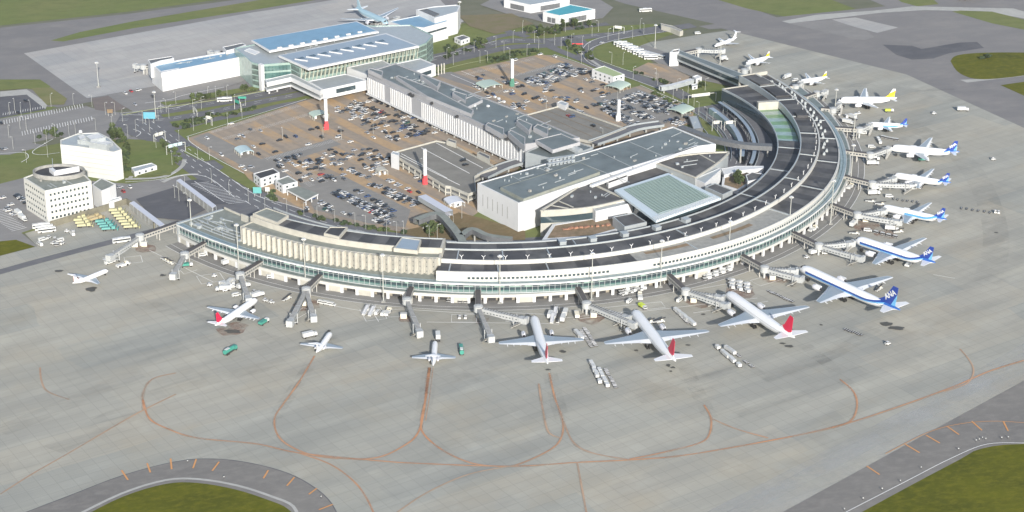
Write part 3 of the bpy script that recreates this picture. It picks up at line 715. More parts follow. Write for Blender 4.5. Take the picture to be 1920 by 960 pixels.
# far end: stepped roof sheets and gable
slab('stepped_roof', BEM, RI2, 374, 379, 20.4, B_roofd, -2, 2, .9); slab('stepped_roof', BEM, RI2, 381, 385, 20.6, B_roofm, -2, 2, 1.0)
slab('rooftop_plant_room', BEM, RI2, 362, 364, 21.2, B_roofd, -3, 3, 1.9)
b = MB(); q = [PAR.p(A_R, 0), PAR.p(A_R+.4, 0), RI2.p(A_R+.4, 0), RI2.p(A_R-.0, 0)]; b.prism([x[:2] for x in q], .2, 19.9); q = [RI2.p(A_I, 0), RI2.p(A_I+.3, 0), RI3.p(A_I+.3, 0), RI3.p(A_I, 0)]; b.prism([x[:2] for x in q], .2, 16.2); b.build('gable_wall', B_cream, term)
# ---------------- hotel block on the near left
slab('terrace_roof', EAV, FAC, A_L, F1, 11.95, B_roofg, -3.0, -1, .4)
wall('hotel_back_wall', FAC, F0, F1, 11.9, 21.6, B_cream, -.5, .6)
b = MB(); da = (F1-F0)/33.0
bv = MB()
for i in range(33):
    a0_ = F0+i*da
    o1 = FAC.p(a0_+.06, 0, .15); o2 = FAC.p(a0_+da*.62, 0, 1.9); o3 = FAC.p(a0_+da*.86, 0, .3); i2 = FAC.p(a0_+da*.86, 0, -.6); i1 = FAC.p(a0_+.06, 0, -.6)
    b.prism([x[:2] for x in (o1, o2, o3, i2, i1)], 12.0, 22.0)
    for zz in (13.6, 16.6, 19.4):
        u1 = FAC.p(a0_+da*.28, 0, .92); u2 = FAC.p(a0_+da*.44, 0, 1.42); v1 = FAC.p(a0_+da*.44, 0, .8); v2 = FAC.p(a0_+da*.28, 0, .4)
        w_ = MB(); w_.prism([x[:2] for x in (u1, u2, v1, v2)], zz, zz+.7); w_.build('hotel_window', B_dgrey, term)
b.build('pleated_facade', B_cream, term)
slab('hotel_gully_roof', FAC, STR, F0, F1, 21.4, B_roofg, -.2, 0, .3)
wall('hotel_facade_coping', FAC, F0, F1, 21.3, 22.1, B_cream, -.5, .5)
wall('hotel_parapet', STR, F0-.5, F1+.3, 20.5, 25.0, B_cream, 0, .8)
slab('hotel_roof', STR, KBK, F0-.5, F1+.3, 24.3, [B_roofm, B_roofd], -.8, 0, .4, altf(2, 0))
wall('hotel_inner_parapet', KBK, F0-.5, F1+.3, 23.5, 24.9, B_lite, .3, .6)
wall('hotel_inner_wall', KBK, F0-.5, F1+.3, .2, 24.0, B_grey, 0, .6)
for a in (F0-.5, F1): wall('hotel_end_wall', STR, a, a+.35, 11.9, 24.9, B_cream, 0, STR.r(a)-KBK.r(a))
wall('hotel_end_wall', FAC, F1, F1+.3, 11.9, 22.0, B_cream, 0, FAC.r(F1)-STR.r(F1))
wall('hotel_end_wall', FAC, F0-.3, F0, 11.9, 22.0, B_cream, 0, FAC.r(F0)-STR.r(F0))
def block(parent, name, px, z1, z0, wm, rm, par=.7, inset=.6):
    P = [W2(x, y, z1) for x, y in px]
    area = sum(P[i][0]*P[(i+1) % len(P)][1]-P[(i+1) % len(P)][0]*P[i][1] for i in range(len(P)))
    if area < 0: P = P[::-1]
    n = len(P); b = MB(); b.prism(P, z0, z1, cap=False); r = MB()
    Q = []
    for i in range(n):
        a, c, d = Vector(P[i-1]), Vector(P[i]), Vector(P[(i+1) % n])
        e1 = (c-a).normalized(); e2 = (d-c).normalized(); n1 = Vector((-e1.y, e1.x)); n2 = Vector((-e2.y, e2.x))
        bis = (n1+n2); L = bis.length
        if L < .2: bis = n1; L = 1
        bis = bis/L; Q.append(tuple(c+bis*min(inset*2.5, inset/max(.3, bis.dot(n1)))))
    for i in range(n):
        j = (i+1) % n
        b.face([(*P[i], z1), (*P[j], z1), (*Q[j], z1), (*Q[i], z1)])
        b.face([(*Q[i], z1), (*Q[j], z1), (*Q[j], z1-par), (*Q[i], z1-par)])
    if z0 > 1: b.poly([(*p, z0) for p in P], 0, up=False)
    o = b.build(name+'wall' if name else 'wall', wm, parent)
    r.poly([(*q, z1-par) for q in Q]); r.build(name+'roof' if name else 'roof', rm, parent)
    return P
def wins(parent, a, b_, z0, z1, rows, cols, w, h, m_=None, name='window', margin=.05, each=True, out=.07, skip=0):
    a, b_ = Vector(a).to_2d(), Vector(b_).to_2d(); d = (b_-a); L = d.length; d.normalize(); nrm = Vector((d.y, -d.x))
    rr = random.Random(5); acc = MB()
    for r_ in range(rows):
        for c_ in range(cols):
            if rr.random() < skip: continue
            t = L*(margin+(1-2*margin)*(c_+.5)/cols); zc = z0+(z1-z0)*(r_+.5)/rows
            p = a+d*(t-w/2); q = a+d*(t+w/2); m2 = acc if not each else MB()
            m2.prism([p+nrm*out, q+nrm*out, q-nrm*.15, p-nrm*.15], zc-h/2, zc+h/2)
            if each: m2.build(name, m_ or B_glassd, parent)
    if not each: acc.build(name, m_ or B_glassd, parent)
for px, z1, rm in [([(607,437),(618,425),(652,425),(636,444)], 26.4, B_roofd), ([(474,400),(500,389),(541,403),(520,417)], 26.4, B_roofg), ([(738,465),(753,444),(790,449),(783,470)], 26.6, B_bluel)]:
    block(term, 'penthouse_', px, z1, 24.2, B_cream, rm, .4, .7)
# pipes and plant on the low left roof
b = MB(); rnd = random.Random(11)
for k in range(26):
    a = rnd.uniform(A_L+.5, F0-.5); ad = rnd.uniform(-26, -5); p = EAV.p(a, 12, ad)
    if k % 3: b.box(p, (rnd.uniform(1, 3), rnd.uniform(1, 4), rnd.uniform(.6, 2)), R_(a))
    else: b.beam(p, EAV.p(a+rnd.uniform(-3, 3), 12.2, ad-rnd.uniform(-2, 6)), .5, .5)
for ad in (-6, -9, -12, -16):
    P = EAV.line(A_L+1, F0-1, 12.6, ad)
    for u, v_ in zip(P[:-1], P[1:]): b.beam(u, v_, .5, .5)
b.build('roof_pipework', B_lite, term)
slab('service_roof', EAV, EAV, A_L-.3, F0+.3, 11.97, B_roofg, -4, -36, .4)
wall('service_end_wall', EAV, A_L-.3, A_L+.1, .2, 12.6, B_lite, 0, 34)
wall('service_inner_wall', EAV, A_L-.3, F0, .2, 13.2, B_cream, -35.5, .6)
wall('stair_wall', EAV, 229, F0, 12, 16.5, B_cream, -31, .8)
# elevated kerbside road in front of the inner side
ev = thing('elevated_kerbside_road', 'raised curved road with pale parapets hugging the inner side of the terminal', 'elevated road', (CX, CY, 0))
class K_:  # constant radius
    def __init__(s, r): s.R = r
    def r(s, a): return s.R
    def p(s, a, z, add=0): return pol(s.R+add, a, z)
    line = Cv.line
slab('deck', K_(203), K_(191), 226, 384, 6.5, M_road, 0, 0, .8, parent=ev)
wall('parapet', K_(191), 226, 384, 5.6, 7.5, B_lite, 0, .35, ev); wall('parapet', K_(203.3), 226, 384, 5.6, 7.4, B_lite, 0, .35, ev)
b = MB()
for a in range(228, 384, 3): b.tube(pol(194, a, .2), pol(194, a, 5.8), .5, n=6); b.tube(pol(200, a, .2), pol(200, a, 5.8), .5, n=6)
b.build('pier', B_grey, ev)
slab('canopy_roof', K_(189), K_(186.5), 344, 384, 7.6, B_bluel, 0, 0, .25, parent=ev)
b = MB()
for i in range(0, 40, 2): b.tube(pol(187.8, 344+i, .2), pol(187.8, 344+i, 7.4), .18, n=5)
b.build('canopy_post', B_lite, ev)
for rr_, a0_, a1_, lab_ in ((160, 356, 386, 'innermost pale guard rail following the inner road at the far right'), (168, 352, 386, 'middle pale guard rail along the inner road at the far right'), (172, 350, 385, 'outer pale guard rail along the inner road beside the glazed walkway')):
    gr_ = thing('guard_rail', lab_, 'guard rail', pol(rr_, (a0_+a1_)/2, 0)); P_ = [pol(rr_, a0_+i, 1.0) for i in range(int(a1_-a0_)+1)]
    b = MB()
    for u, v_ in zip(P_[:-1], P_[1:]): b.beam(u, v_, .35, .7)
    b.build('rail', B_lite, gr_); b = MB()
    for p in P_: b.box((p.x, p.y, .2), (.25, .25, 1.2), 0)
    b.build('post', B_lite, gr_)
cw = thing('glazed_walkway', 'curved pale blue glazed walkway roof beside the inner road at the far end', 'walkway', pol(180, 5, 0))
slab('roof', K_(181), K_(177.5), 350, 383, 5.0, B_bluel, 0, 0, .25, parent=cw); wall('glass', K_(181), 350, 383, .2, 4.8, B_glassd, 0, .2, cw); wall('glass', K_(177.6), 350, 383, .2, 4.8, B_glassl, 0, .2, cw)
# straight pier at far end
pr = thing('glazed_pier', 'straight pier with long glazed walkway reaching beyond the far end of the curve', 'pier', W(1325, 130))
def quadbox(px, z1, z0, wm, rm, name, parent, **k): return block(parent, name, px, z1, z0, wm, rm, **k)
quadbox([(1264,97),(1272,93),(1400,141),(1388,148)], 11, 4.6, B_lite, B_roofb, '', pr, par=.2)
a_, b2 = W(1264, 97, 11), W(1388, 148, 11); wins(pr, a_, b2, 5.4, 10.4, 1, 24, 3.6, 3.2, B_glassd, 'window', .02)
quadbox([(1256,98),(1262,93),(1275,91),(1273,97)], 12, .2, B_white, B_roofd, 'end_tower_', pr)
b = MB()
for t in range(9):
    p = W(1268+t*14, 112+t*5.4); b.box(p, (1.0, 1.0, 4.8), .4)
b.build('pier_column', B_lite, pr)
quadbox([(1270,104),(1274,102),(1386,146),(1380,152)], 5.0, 3.8, B_cream, B_deck, 'lower_deck_', pr)
# ------------------------------------------------------------------ central hall
hall = thing('central_hall', 'large white walled hall with blue-grey flat roof in the middle of the curve', 'hall', W(1000, 400))
P = block(hall, '', [(895,343),(972,381),(990,376),(1127,330),(1310,274),(1342,270),(1262,237),(1115,280)], 20, .2, B_white, B_roofb, .5, 1.0)
block(hall, 'raised_', [(938,351),(1045,318),(1087,303),(1125,322),(981,373)], 21.6, 19.4, B_roofg, B_roofb, .15)
b = MB()
for x0, y0, x1, y1 in ((1095,308,1180,345-3),(950,325,1000,352),(1000,311,1040,327),(1120,283,1195,318),(1180,266,1250,296),(940,354,1040,322)): b.beam(W(x0, y0, 19.6), W(x1, y1, 19.6), .35, .25)
b.build('roof_seam', B_lite, hall)
rnd = random.Random(2)
for k in range(14):
    x = 1030+ (k % 7)*7.2; y = 303+(k//7)*8 - (k % 7)*1.2
    b = MB(); b.box(W(x, y, 19.5), (2.6, 2.2, 1.9), .6); b.tube(W(x, y, 21.3), W(x, y, 21.3)+Vector((0, 0, .5)), .8, n=10); b.build('rooftop_unit', B_lite, hall)
# walls slots on the white end wall
A0 = Vector(W2(895, 343, 20)); A1 = Vector(W2(972, 381, 20))
wins(hall, A0, A1, 5, 15, 1, 7, .5, 8, B_grey, 'wall_slot', .08, skip=.5)
b = MB(); b.beam(W(1108, 351, 18.5), W(1308, 276, 18.5), 2.2, 1.5); b.build('front_parapet', B_white, hall)
# lens shaped roofs with the big glass roof between
eye = thing('lens_roof_building', 'lens shaped dark roof building with curved walls wrapped round the green glass roof', 'building', W(1180, 400))
west = smooth_line([W(1014, 396, 17), W(1040, 380, 17), W(1100, 341, 17)], 6)+[W(1135, 357, 17), W(1172, 374, 17)]+smooth_line([W(1172, 375, 17), W(1110, 389, 17), W(1060, 394, 17), W(1014, 396.5, 17)], 6)[:-1]
b = MB(); b.prism([p[:2] for p in west], .2, 17, 0, 1); b.build('west_block', [B_cream, B_roofm], eye)
def rim(pts, w, h, parent, m_=B_white, name='roof_rim', z=None):
    b = MB()
    for u, v_ in zip(pts[:-1], pts[1:]): b.beam(u, v_, w, h)
    return b.build(name, m_, parent)
rim(west+[west[0]], 1.2, .8, eye, B_cream)
rim([W(1030, 385, 17.1), W(1066, 391, 17.1)], .8, .4, eye, B_cream, 'roof_divider'); rim([W(1047, 377, 17.1), W(1075, 389, 17.1)], .8, .4, eye, B_cream, 'roof_divider')
east = smooth_line([W(1224, 304, 17), W(1270, 294, 17), W(1320, 288, 17), W(1366, 286, 17)], 5)+smooth_line([W(1366, 288, 17), W(1345, 307, 17), W(1304, 334, 17)], 6)
b = MB(); b.prism([p[:2] for p in east], .2, 17, 0, 1); b.build('east_block', [B_lite, B_roofm], eye)
rim(east+[east[0]], 1.2, .8, eye, B_cream); rim([W(1312, 290, 17.1), W(1340, 305, 17.1)], .8, .4, eye, B_cream, 'roof_divider')
block(eye, 'middle_', [(1110,348),(1225,307),(1262,324),(1175,372)], 14.5, .2, B_cream, B_roofm, .5)
block(eye, 'plant_box_', [(1137,339),(1175,326),(1177,331),(1141,344)], 17.5, 14, B_white, B_roofd, .6)
# curved glass front of west block
fr = smooth_line([W(1014, 396.5, 17), W(1060, 394, 17), W(1112, 388, 17)], 6)
b = MB()
for u, v_ in zip(fr[:-1], fr[1:]):
    uu, vv = Vector((u.x, u.y-1.0, 9.5)), Vector((v_.x, v_.y-1.0, 9.5)); b.face([uu, vv, vv+Vector((0, 0, 4.2)), uu+Vector((0, 0, 4.2))])
b.build('ribbon_window', B_glassd, eye)
block(eye, 'white_box_', [(1110,389),(1187,373),(1187,380),(1117,396)], 16.5, 6, B_white, B_lite, .4)
block(eye, 'white_box_', [(1302,335),(1350,314),(1352,318),(1322,344)], 16, 4, B_white, B_lite, .3)
cp = thing('glass_roof_pavilion', 'square green glass roof with a wide pale frame beside the curved terrace', 'glass roof', W(1250, 400))
Q = [W(1152, 356, 20), W(1253, 324, 20), W(1352, 371, 20), W(1230, 414, 20)]
b = MB(); b.prism([q[:2] for q in Q], 18.6, 20, 0, 0); b.build('frame', mat('pale_blue_frame', (.46, .53, .57), .5), cp)
def lerp4(u, v_, z=0):
    p = (Q[0]*(1-u)+Q[1]*u)*(1-v_)+(Q[3]*(1-u)+Q[2]*u)*v_; return Vector((p.x, p.y, p.z+z))
b = MB(); b.face([lerp4(.12, .06, .15), lerp4(.12, .86, .15), lerp4(.9, .9, .15), lerp4(.95, .06, .15)][::-1]); b.build('glass_panel', mat('grey_green_glass', (.11, .15, .14), .18, spec=.7, var=.15, scale=.2), cp)
b = MB()
for i in range(25):
    v_ = .08+i*.034; b.beam(lerp4(.12, v_, .17), lerp4(.93, v_, .17), .3, .25)
for i in range(5): b.beam(lerp4(.12+i*.2, .07, .17), lerp4(.12+i*.2, .88, .17), .22, .2)
b.build('glazing_bar', mat('bar_green', (.22, .29, .265), .5), cp)
b = MB()
for i in range(26):
    u = .02+i*.0375; b.beam(lerp4(u, .9, .02), lerp4(u, 1.0, .02), .5, .4)
b.build('edge_fin', B_white, cp)
b = MB(); b.prism([lerp4(.1, .12)[:2], lerp4(.1, .9)[:2], lerp4(.9, .9)[:2], lerp4(.9, .12)[:2]], .2, 18.6); b.build('wall', B_glassd, cp)
# terraces joining hall and ring
tr = thing('roof_terrace_block', 'low dark roofed block beside the planted terrace below the glass roof', 'building', W(1180, 425))
block(tr, '', [(1149,406),(1187,399),(1213,416),(1171,425)], 15.7, .2, B_lite, B_roofm, .4)
tr2 = thing('roof_terrace_block', 'small dark roofed block right of the glass roof corner', 'building', W(1350, 360))
block(tr2, '', [(1322,350),(1340,343),(1374,356),(1355,365)], 15.7, .2, B_lite, B_roofm, .4)
gd = thing('planted_terrace', 'brown planted terrace with a pale blue walkway edge in front of the lens roof', 'roof garden', W(1090, 445))
block(gd, '', [(1016,450),(1036,420),(1122,406),(1150,404),(1172,427),(1110,444)], 9.5, .2, B_white, B_brown, .3, 2.2)
b = MB()
for k in range(9): b.box(W(1060+k*10, 430-k*.9, 9.3), (rnd.uniform(1, 4), rnd.uniform(1, 2), rnd.uniform(.4, 1.4)), rnd.uniform(0, 3))
b.build('planter', mat('terracotta', (.33, .17, .11), .8, var=.4, scale=.4), gd)
gd2 = thing('planted_terrace', 'small brown terrace with pergola on the right of the lens roof', 'roof garden', W(1375, 345))
block(gd2, '', [(1353,347),(1356,325),(1432,311),(1432,318),(1420,334),(1385,357)], 9.5, .2, B_white, B_brown, .3, 1.6)
block(gd2, 'pavilion_', [(1398,328),(1410,322),(1432,326),(1425,335),(1402,340)], 14, 9, B_white, B_roofm, .3)
block(gd2, 'walkway_', [(1352,316),(1380,311),(1432,311),(1432,315),(1385,320),(1358,328)], 11.5, 9, B_white, B_white, .1)
# ------------------------------------------------------------------ long striped building
sb = thing('connecting_building', 'long building with vertical white and grey fins running between the two terminals', 'building', W(840, 230))
P = block(sb, '', [(690,134),(741,118),(958,202),(1087,258),(985,270)], 20, 4.2, mat('grey_cladding', (.29, .295, .31), .7, var=.1, scale=.1), B_roofb, .6, 1.0)
A0 = Vector(W2(690, 144, 16.4)); A1 = Vector(W2(985, 278, 16.4)); L = (A1-A0).length; d = (A1-A0).normalized(); nr = Vector((d.y, -d.x))
b = MB(); b.prism([A0+nr*.9, A1+nr*.9, A1-nr*3, A0-nr*3], 4.0, 16.4); b.build('fin_wall', mat('fin_grey', (.30, .305, .32), .6), sb)
b = MB(); k = 0; t = 1.0; rnd = random.Random(9)
while t < L-1.2:
    frac = t/L
    dense = frac < .12 or .16 < frac < .30 or frac > .36
    w_ = .75 if frac < .6 else 1.5
    if dense: p = A0+d*t; b = MB(); b.prism([p+nr*1.5, p+d*w_+nr*1.5, p+d*w_+nr*.85, p+nr*.85], 4.2, 16.3); b.build('facade_fin', B_white, sb)
    t += 2.35 if frac < .6 else 3.4
b = MB(); b.prism([A0+nr*2.2, A1+nr*2.2, A1+nr*.9, A0+nr*.9], 3.2, 4.0); b.prism([A0, A1, A1-nr*14, A0-nr*14], 3.0, 3.9); b.build('floor_slab', B_white, sb)
b = MB()
t = 3
while t < L-2:
    p = A0+d*t; b.box((p.x+nr.x*.5, p.y+nr.y*.5, .2), (1, 1, 3.2), 0); q = p-nr*12; b.box((q.x, q.y, .2), (1, 1, 3.2), 0); t += 9
b.build('column', B_grey, sb)
for px, z1 in [([(690,130),(694,127),(718,133),(716,142)], 22.5), ([(742,143),(747,141),(808,164),(888,206),(884,214),(800,180)], 22), ([(788,141),(793,139),(826,152),(820,163)], 23), ([(848,174),(852,170),(875,177),(873,189)], 23.2),
               ([(842,196),(888,178),(905,187),(863,207)], 21.5), ([(910,234),(915,229),(945,240),(944,253)], 23), ([(952,247),(958,243),(985,257),(983,273)], 23.5), ([(968,226),(973,222),(998,233),(992,245)], 23), ([(1000,238),(1008,232),(1028,240),(1027,252)], 23),
               ([(1003,262),(1052,250),(1088,266),(1036,281)], 21.8)]:
    block(sb, 'rooftop_', px, z1, 19.3, mat('pale_grey_cladding', (.34, .345, .36), .7, var=.1, scale=.2), B_roofb, .4, .5)
for x, y in ((770,176),(775,179),(811,193),(858,218),(952,260),(976,266)):
    b = MB(); p = W(x, y, 18.6); b.tube(p, p-Vector((.8, 1.2, 0)), 1.1, n=10); b.build('exhaust_duct', B_void, sb)
for x, y in ((790,170),(806,178),(822,184),(935,186),(945,192),(928,183),(915,200),(890,199)):
    b = MB(); b.box(W(x, y, 19.4), (1.6, 1.6, 1.2), .7); b.build('roof_vent', B_white, sb)
# link between striped building and hall
lk = thing('link_building', 'low blue-grey roofed link with a curved canopy between fin building and hall', 'building', W(1060, 300))
block(lk, '', [(985,285),(1020,270),(1070,262),(1112,276),(1075,290),(1030,296)], 17, .2, B_lite, B_roofb, .5)
b = MB(); rg = []
for k in range(5):
    c = W(1064+k*6, 276+k*2.6, 17); rg.append([c+Vector((math.cos(t)*3.2*math.cos(.9), math.cos(t)*3.2*math.sin(.9), math.sin(t)*3)) for t in [i*math.pi/6 for i in range(7)]])
b.loft(rg); b.build('curved_canopy', B_lite, lk)
# ------------------------------------------------------------------ parking decks
def parkdeck(label, px, z1, extra=None):
    t = thing('parking_deck', label, 'parking deck', W(*px[0]))
    P = block(t, 'deck_', px, z1, z1-2.0, B_cream, mat('deck_surface', (.185, .178, .158), .9, var=.2, scale=.1), 1.0, .5)
    Pi = [Vector(p) for p in P]; c = sum(Pi, Vector((0, 0)))/len(Pi)
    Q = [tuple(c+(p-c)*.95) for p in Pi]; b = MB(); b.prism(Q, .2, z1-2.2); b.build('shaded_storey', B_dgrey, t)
    b = MB(); b.prism([tuple(c+(p-c)*1.004) for p in Pi], 2.3, 3.3); b.build('lower_parapet', B_cream, t)
    b = MB()
    for i in range(len(Pi)):
        a_, b2 = Pi[i], Pi[(i+1) % len(Pi)]; n_ = max(1, int((b2-a_).length/8))
        for k in range(n_): p = a_+(b2-a_)*k/n_; p = c+(p-c)*.99; b.box((p.x, p.y, .2), (.7, .7, z1-2.2), 0)
    b.build('column', B_cream, t)
    return t
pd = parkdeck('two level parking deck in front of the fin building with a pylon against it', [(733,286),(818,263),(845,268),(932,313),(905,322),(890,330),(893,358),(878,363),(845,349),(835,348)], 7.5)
block(pd, 'stair_tower_', [(733,287),(737,283),(749,286),(748,292)], 11, .2, B_white, B_lite, .3)
for px in ([(837,263),(841,259),(856,264),(855,269)], [(894,287),(899,283),(919,292),(918,299)]): block(pd, 'stair_tower_', px, 10.5, 7, B_cream, B_dgrey, .3)
b = MB()
for p0, p1 in (((752,288),(838,334)),((790,277),(880,325)),((750,292),(862,347)),((818,268),(905,315))): b.beam(W(*p0, 6.6), W(*p1, 6.6), .4, .12)
b.build('deck_marking', M_white, pd)
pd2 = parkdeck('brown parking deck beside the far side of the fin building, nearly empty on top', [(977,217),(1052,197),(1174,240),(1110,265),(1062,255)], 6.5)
b = MB()
for k in range(4): b.beam(W(990+k*16, 214-k*4, 5.6), W(1090+k*20, 262-k*6.3, 5.6), .3, .1)
b.build('deck_marking', B_brown, pd2)
block(pd2, 'ramp_house_', [(1044,192),(1052,188),(1066,193),(1060,199)], 9, .2, B_white, B_lite, .4)
# ramps up to the decks
for pts, lab in (([(905,331),(945,312),(985,300)], 'sloping ramp road between the near parking deck and hall'), ([(1112,268),(1150,255),(1190,240),(1240,232)], 'sloping ramp road beside the hall far corner')):
    t = thing('vehicle_ramp', lab, 'ramp', W(*pts[0])); n_ = len(pts)
    P = smooth_line([W(x, y, 6) for x, y in pts], 5); Lp, Rp = offset_line(P, 9)
    b = MB(); b.strip([p for p in Rp], [p for p in Lp]); b.strip([p-Vector((0, 0, 1)) for p in Lp], [p-Vector((0, 0, 1)) for p in Rp]); b.build('ramp_surface', M_road, t)
    for q in (Lp, Rp): rim([p-Vector((0, 0, .8)) for p in q], .4, 1.8, t, B_lite, 'parapet')
    b = MB()
    for p in P[::3]: b.box((p.x, p.y, .2), (1.2, 1.2, 5), 0)
    b.build('pier', B_grey, t)
# ------------------------------------------------------------------ international terminal
it = thing('international_terminal', 'white and glass terminal with two large overlapping blue roofs in the far left', 'airport terminal', W(620, 140))
zi = 20
block(it, 'main_', [(472,117),(489,121),(545,117),(562,126),(780,88),(800,80),(812,66),(770,46),(705,48),(660,46),(470,84),(440,90)], zi, .2, B_glassl, B_lite, .5, 1.0)
def roofslab(px, z, th, m_, name):
    b = MB(); b.prism([W2(x, y, z) for x, y in px], z-th, z, 0, 1); return b.build(name, [B_white, m_], it)
roofslab([(471,75),(669,39.5),(710,59),(505,96)], 23, 1.3, B_white, 'upper_roof_edge')
roofslab([(473,75),(668,41),(706,58),(506,94)], 23.15, .12, B_blue, 'upper_blue_roof')
roofslab([(522,104),(724,62),(786,86),(578,129)], 23.2, 1.4, B_white, 'lower_roof_edge')
roofslab([(525,104),(723,64),(782,86),(579,127)], 23.35, .12, B_bluel, 'lower_blue_roof')
for i in range(8):
    x, y = 553+i*21.5, 111.5-i*4.6
    b = MB(); a_ = W(x, y, 23.4); e = W(x+24, y+3.6, 23.4); b.beam(a_, e, .9, .7); b.build('roof_monitor', B_white, it)
    b = MB(); q = [W(x-2, y-1, 23.38), W(x+14, y-5.5, 23.38), W(x+20, y-2, 23.38), W(x+4, y+.5, 23.38)]; b.poly(q); b.build('skylight', B_glassd, it)
    x, y = 524+i*21.5, 90.5-i*4.2
    b = MB(); b.box(W(x, y, 23.2), (3.6, 1.6, 1.0), .5); b.build('roof_monitor', B_white, it)
    b = MB(); q = [W(x-4, y-2, 23.18), W(x+8, y-5.5, 23.18), W(x+12, y-3.5, 23.18), W(x+2, y-.5, 23.18)]; b.poly(q); b.build('skylight', mat('deep_blue_glass', (.10, .20, .27), .3), it)
A0, A1 = Vector(W2(562, 126, zi)), Vector(W2(780, 88, zi))
wins(it, A0, A1, 10, 19, 2, 30, 4.2, 3.4, mat('bay_glass', (.13, .17, .155), .2, var=.5, scale=.3), 'glass_bay', .01, out=.15)
A0, A1 = Vector(W2(489, 121, zi)), Vector(W2(545, 117, zi)); wins(it, A0, A1, 8, 19, 2, 8, 3.2, 4, B_glassg, 'glass_bay', .02)
b = MB()
def yb(fr_, i, n_): return fr_[0]+(fr_[1]-fr_[0])*i/n_
A0, A1 = Vector(W2(562, 126, zi)), Vector(W2(780, 88, zi)); dd = (A1-A0).normalized(); nn = Vector((dd.y, -dd.x))
for i in range(31):
    p = A0+(A1-A0)*i/30; b.tube((p.x+nn.x*.6, p.y+nn.y*.6, 8), (p.x+nn.x*4, p.y+nn.y*4, 21.6), .28, n=4)
    q = A0+(A1-A0)*min(i+.5, 30)/30; b.tube((p.x+nn.x*.6, p.y+nn.y*.6, 8), (q.x+nn.x*4, q.y+nn.y*4, 21.6), .2, n=4)
b.build('facade_strut', mat('pale_cream_steel', (.46, .48, .40), .5), it)
block(it, 'corner_pier_', [(484,120),(489,122.5),(495,121),(490,118.5)], 21, .2, B_white, B_white, .1)
lw = thing('boarding_wing', 'long windowless white wing with a blue roof at the left of the far terminal', 'building', W(370, 160))
block(lw, '', [(283,121),(303,137),(335,130),(452,107),(441,94)], 15, .2, B_white, B_blue, .8, 1.4)
block(lw, 'end_room_', [(277,112),(322,105),(326,109),(300,114),(282,120)], 17.5, 6, B_white, B_dgrey, .3)
block(lw, 'end_room_', [(417,88),(455,80),(461,84),(436,92),(424,95)], 17.5, 6, B_white, B_dgrey, .3)
block(lw, 'ledge_', [(302,137),(303,133),(336,127),(335,130)], 15.6, 12, B_white, B_white, .1)
jw = thing('service_block', 'grey-white roofed block joining the white wing and the far glass terminal', 'building', W(462, 140))
block(jw, '', [(452,107),(445,93),(470,86),(482,96),(476,118),(472,122)], 16.5, .2, B_white, B_lite, .4)
block(jw, 'rooftop_', [(458,94),(468,90),(487,97),(478,102)], 20.0, 16, B_white, B_white, .2)
rw = thing('boarding_wing', 'white stepped wing with a blue roof at the right of the far terminal', 'building', W(800, 70))
block(rw, '', [(728,40),(792,27),(838,33),(840,40),(795,52),(752,48)], 15, .2, B_white, B_blue, .4, 1.2)
block(rw, 'tower_', [(780,18),(812,12),(856,8.5),(863,11),(858,22),(815,34),(803,28)], 19, .2, B_white, B_lite, .4, 1.2)
block(rw, 'dark_', [(786,19),(800,16),(824,26),(815,30)], 19.2, 18, B_dgrey, B_dgrey, .2)
block(rw, 'lower_', [(788,52),(838,40),(838,46),(792,60)], 11, .2, B_white, B_lite, .3)
A0, A1 = Vector(W2(752, 49, 15)), Vector(W2(795, 53, 15)); 
wins(rw, A0, A1, 7, 13, 1, 2, 11, 1.8, B_glassd, 'ribbon_window', .05)
wins(rw, W2(795, 53, 15), W2(840, 40, 15), 8, 12, 1, 2, 12, 1.5, B_glassd, 'ribbon_window', .05)
cb1 = thing('elevated_lounge', 'white elevated block on columns projecting above the car park corner', 'building', W(630, 190))
block(cb1, '', [(577,152),(648,138),(690,150),(606,168)], 12.5, 4.8, B_white, B_lite, .4, .8)
A0, A1 = Vector(W2(606, 168, 12.5)), Vector(W2(690, 150, 12.5)); wins(cb1, A0, A1, 6, 12, 1, 1, 17, 3.4, B_glassd, 'ribbon_window', -.22)
b = MB(); A0, A1 = Vector(W2(606, 168, 12.5)), Vector(W2(577, 152, 12.5))
for k in range(5):
    for s in (0, 1):
        p = W(606+k*16-s*12, 186-k*3.4-s*7); b.box((p.x, p.y, .2), (1, 1, 4.8), 0)
b.build('column', B_white, cb1)
wk = thing('elevated_walkway', 'cream two-storey elevated walkway along the front of the far glass terminal', 'walkway', W(550, 170))
block(wk, '', [(497,149),(546,138),(552,140),(606,167),(600,171),(545,145),(500,155)], 12, 8.6, B_white, B_lite, .3, .6)
block(wk, 'lower_', [(497,163),(546,152),(552,154),(606,181),(600,185),(545,159),(500,169)], 6, 4.6, B_white, B_lite, .3, .6)
block(wk, 'glass_', [(499,150),(546,140),(552,142),(604,168),(598,170),(545,146),(500,154)], 8.6, 6, B_glassl, B_lite, .1, .6)
b = MB()
for x, y in ((505,176),(520,172),(545,166),(570,176),(590,186)): b.box(W(x, y), (1, 1, 5), 0)
b.build('column', B_white, wk)
cb2 = thing('elevated_lounge', 'white flat-roofed block beside the start of the fin building', 'building', W(690, 150))
block(cb2, '', [(650,126),(716,112),(740,124),(738,130),(688,140)], 15, 2, B_white, B_lite, .4, .8)
cb3 = thing('elevated_lounge', 'white block with a dark ribbon window right of the fin building start', 'building', W(785, 140))
P = block(cb3, '', [(736,120),(788,109),(817,121),(778,134)], 13, 4, B_white, B_lite, .4, .8)
wins(cb3, W2(778, 134, 13), W2(817, 121, 13), 5, 12, 1, 1, 13, 3, B_glassd, 'ribbon_window', 0)
b = MB()
for x, y in ((822,142),(828,140),(833,139),(800,146)): b.box(W(x, y), (.9, .9, 9), 0)
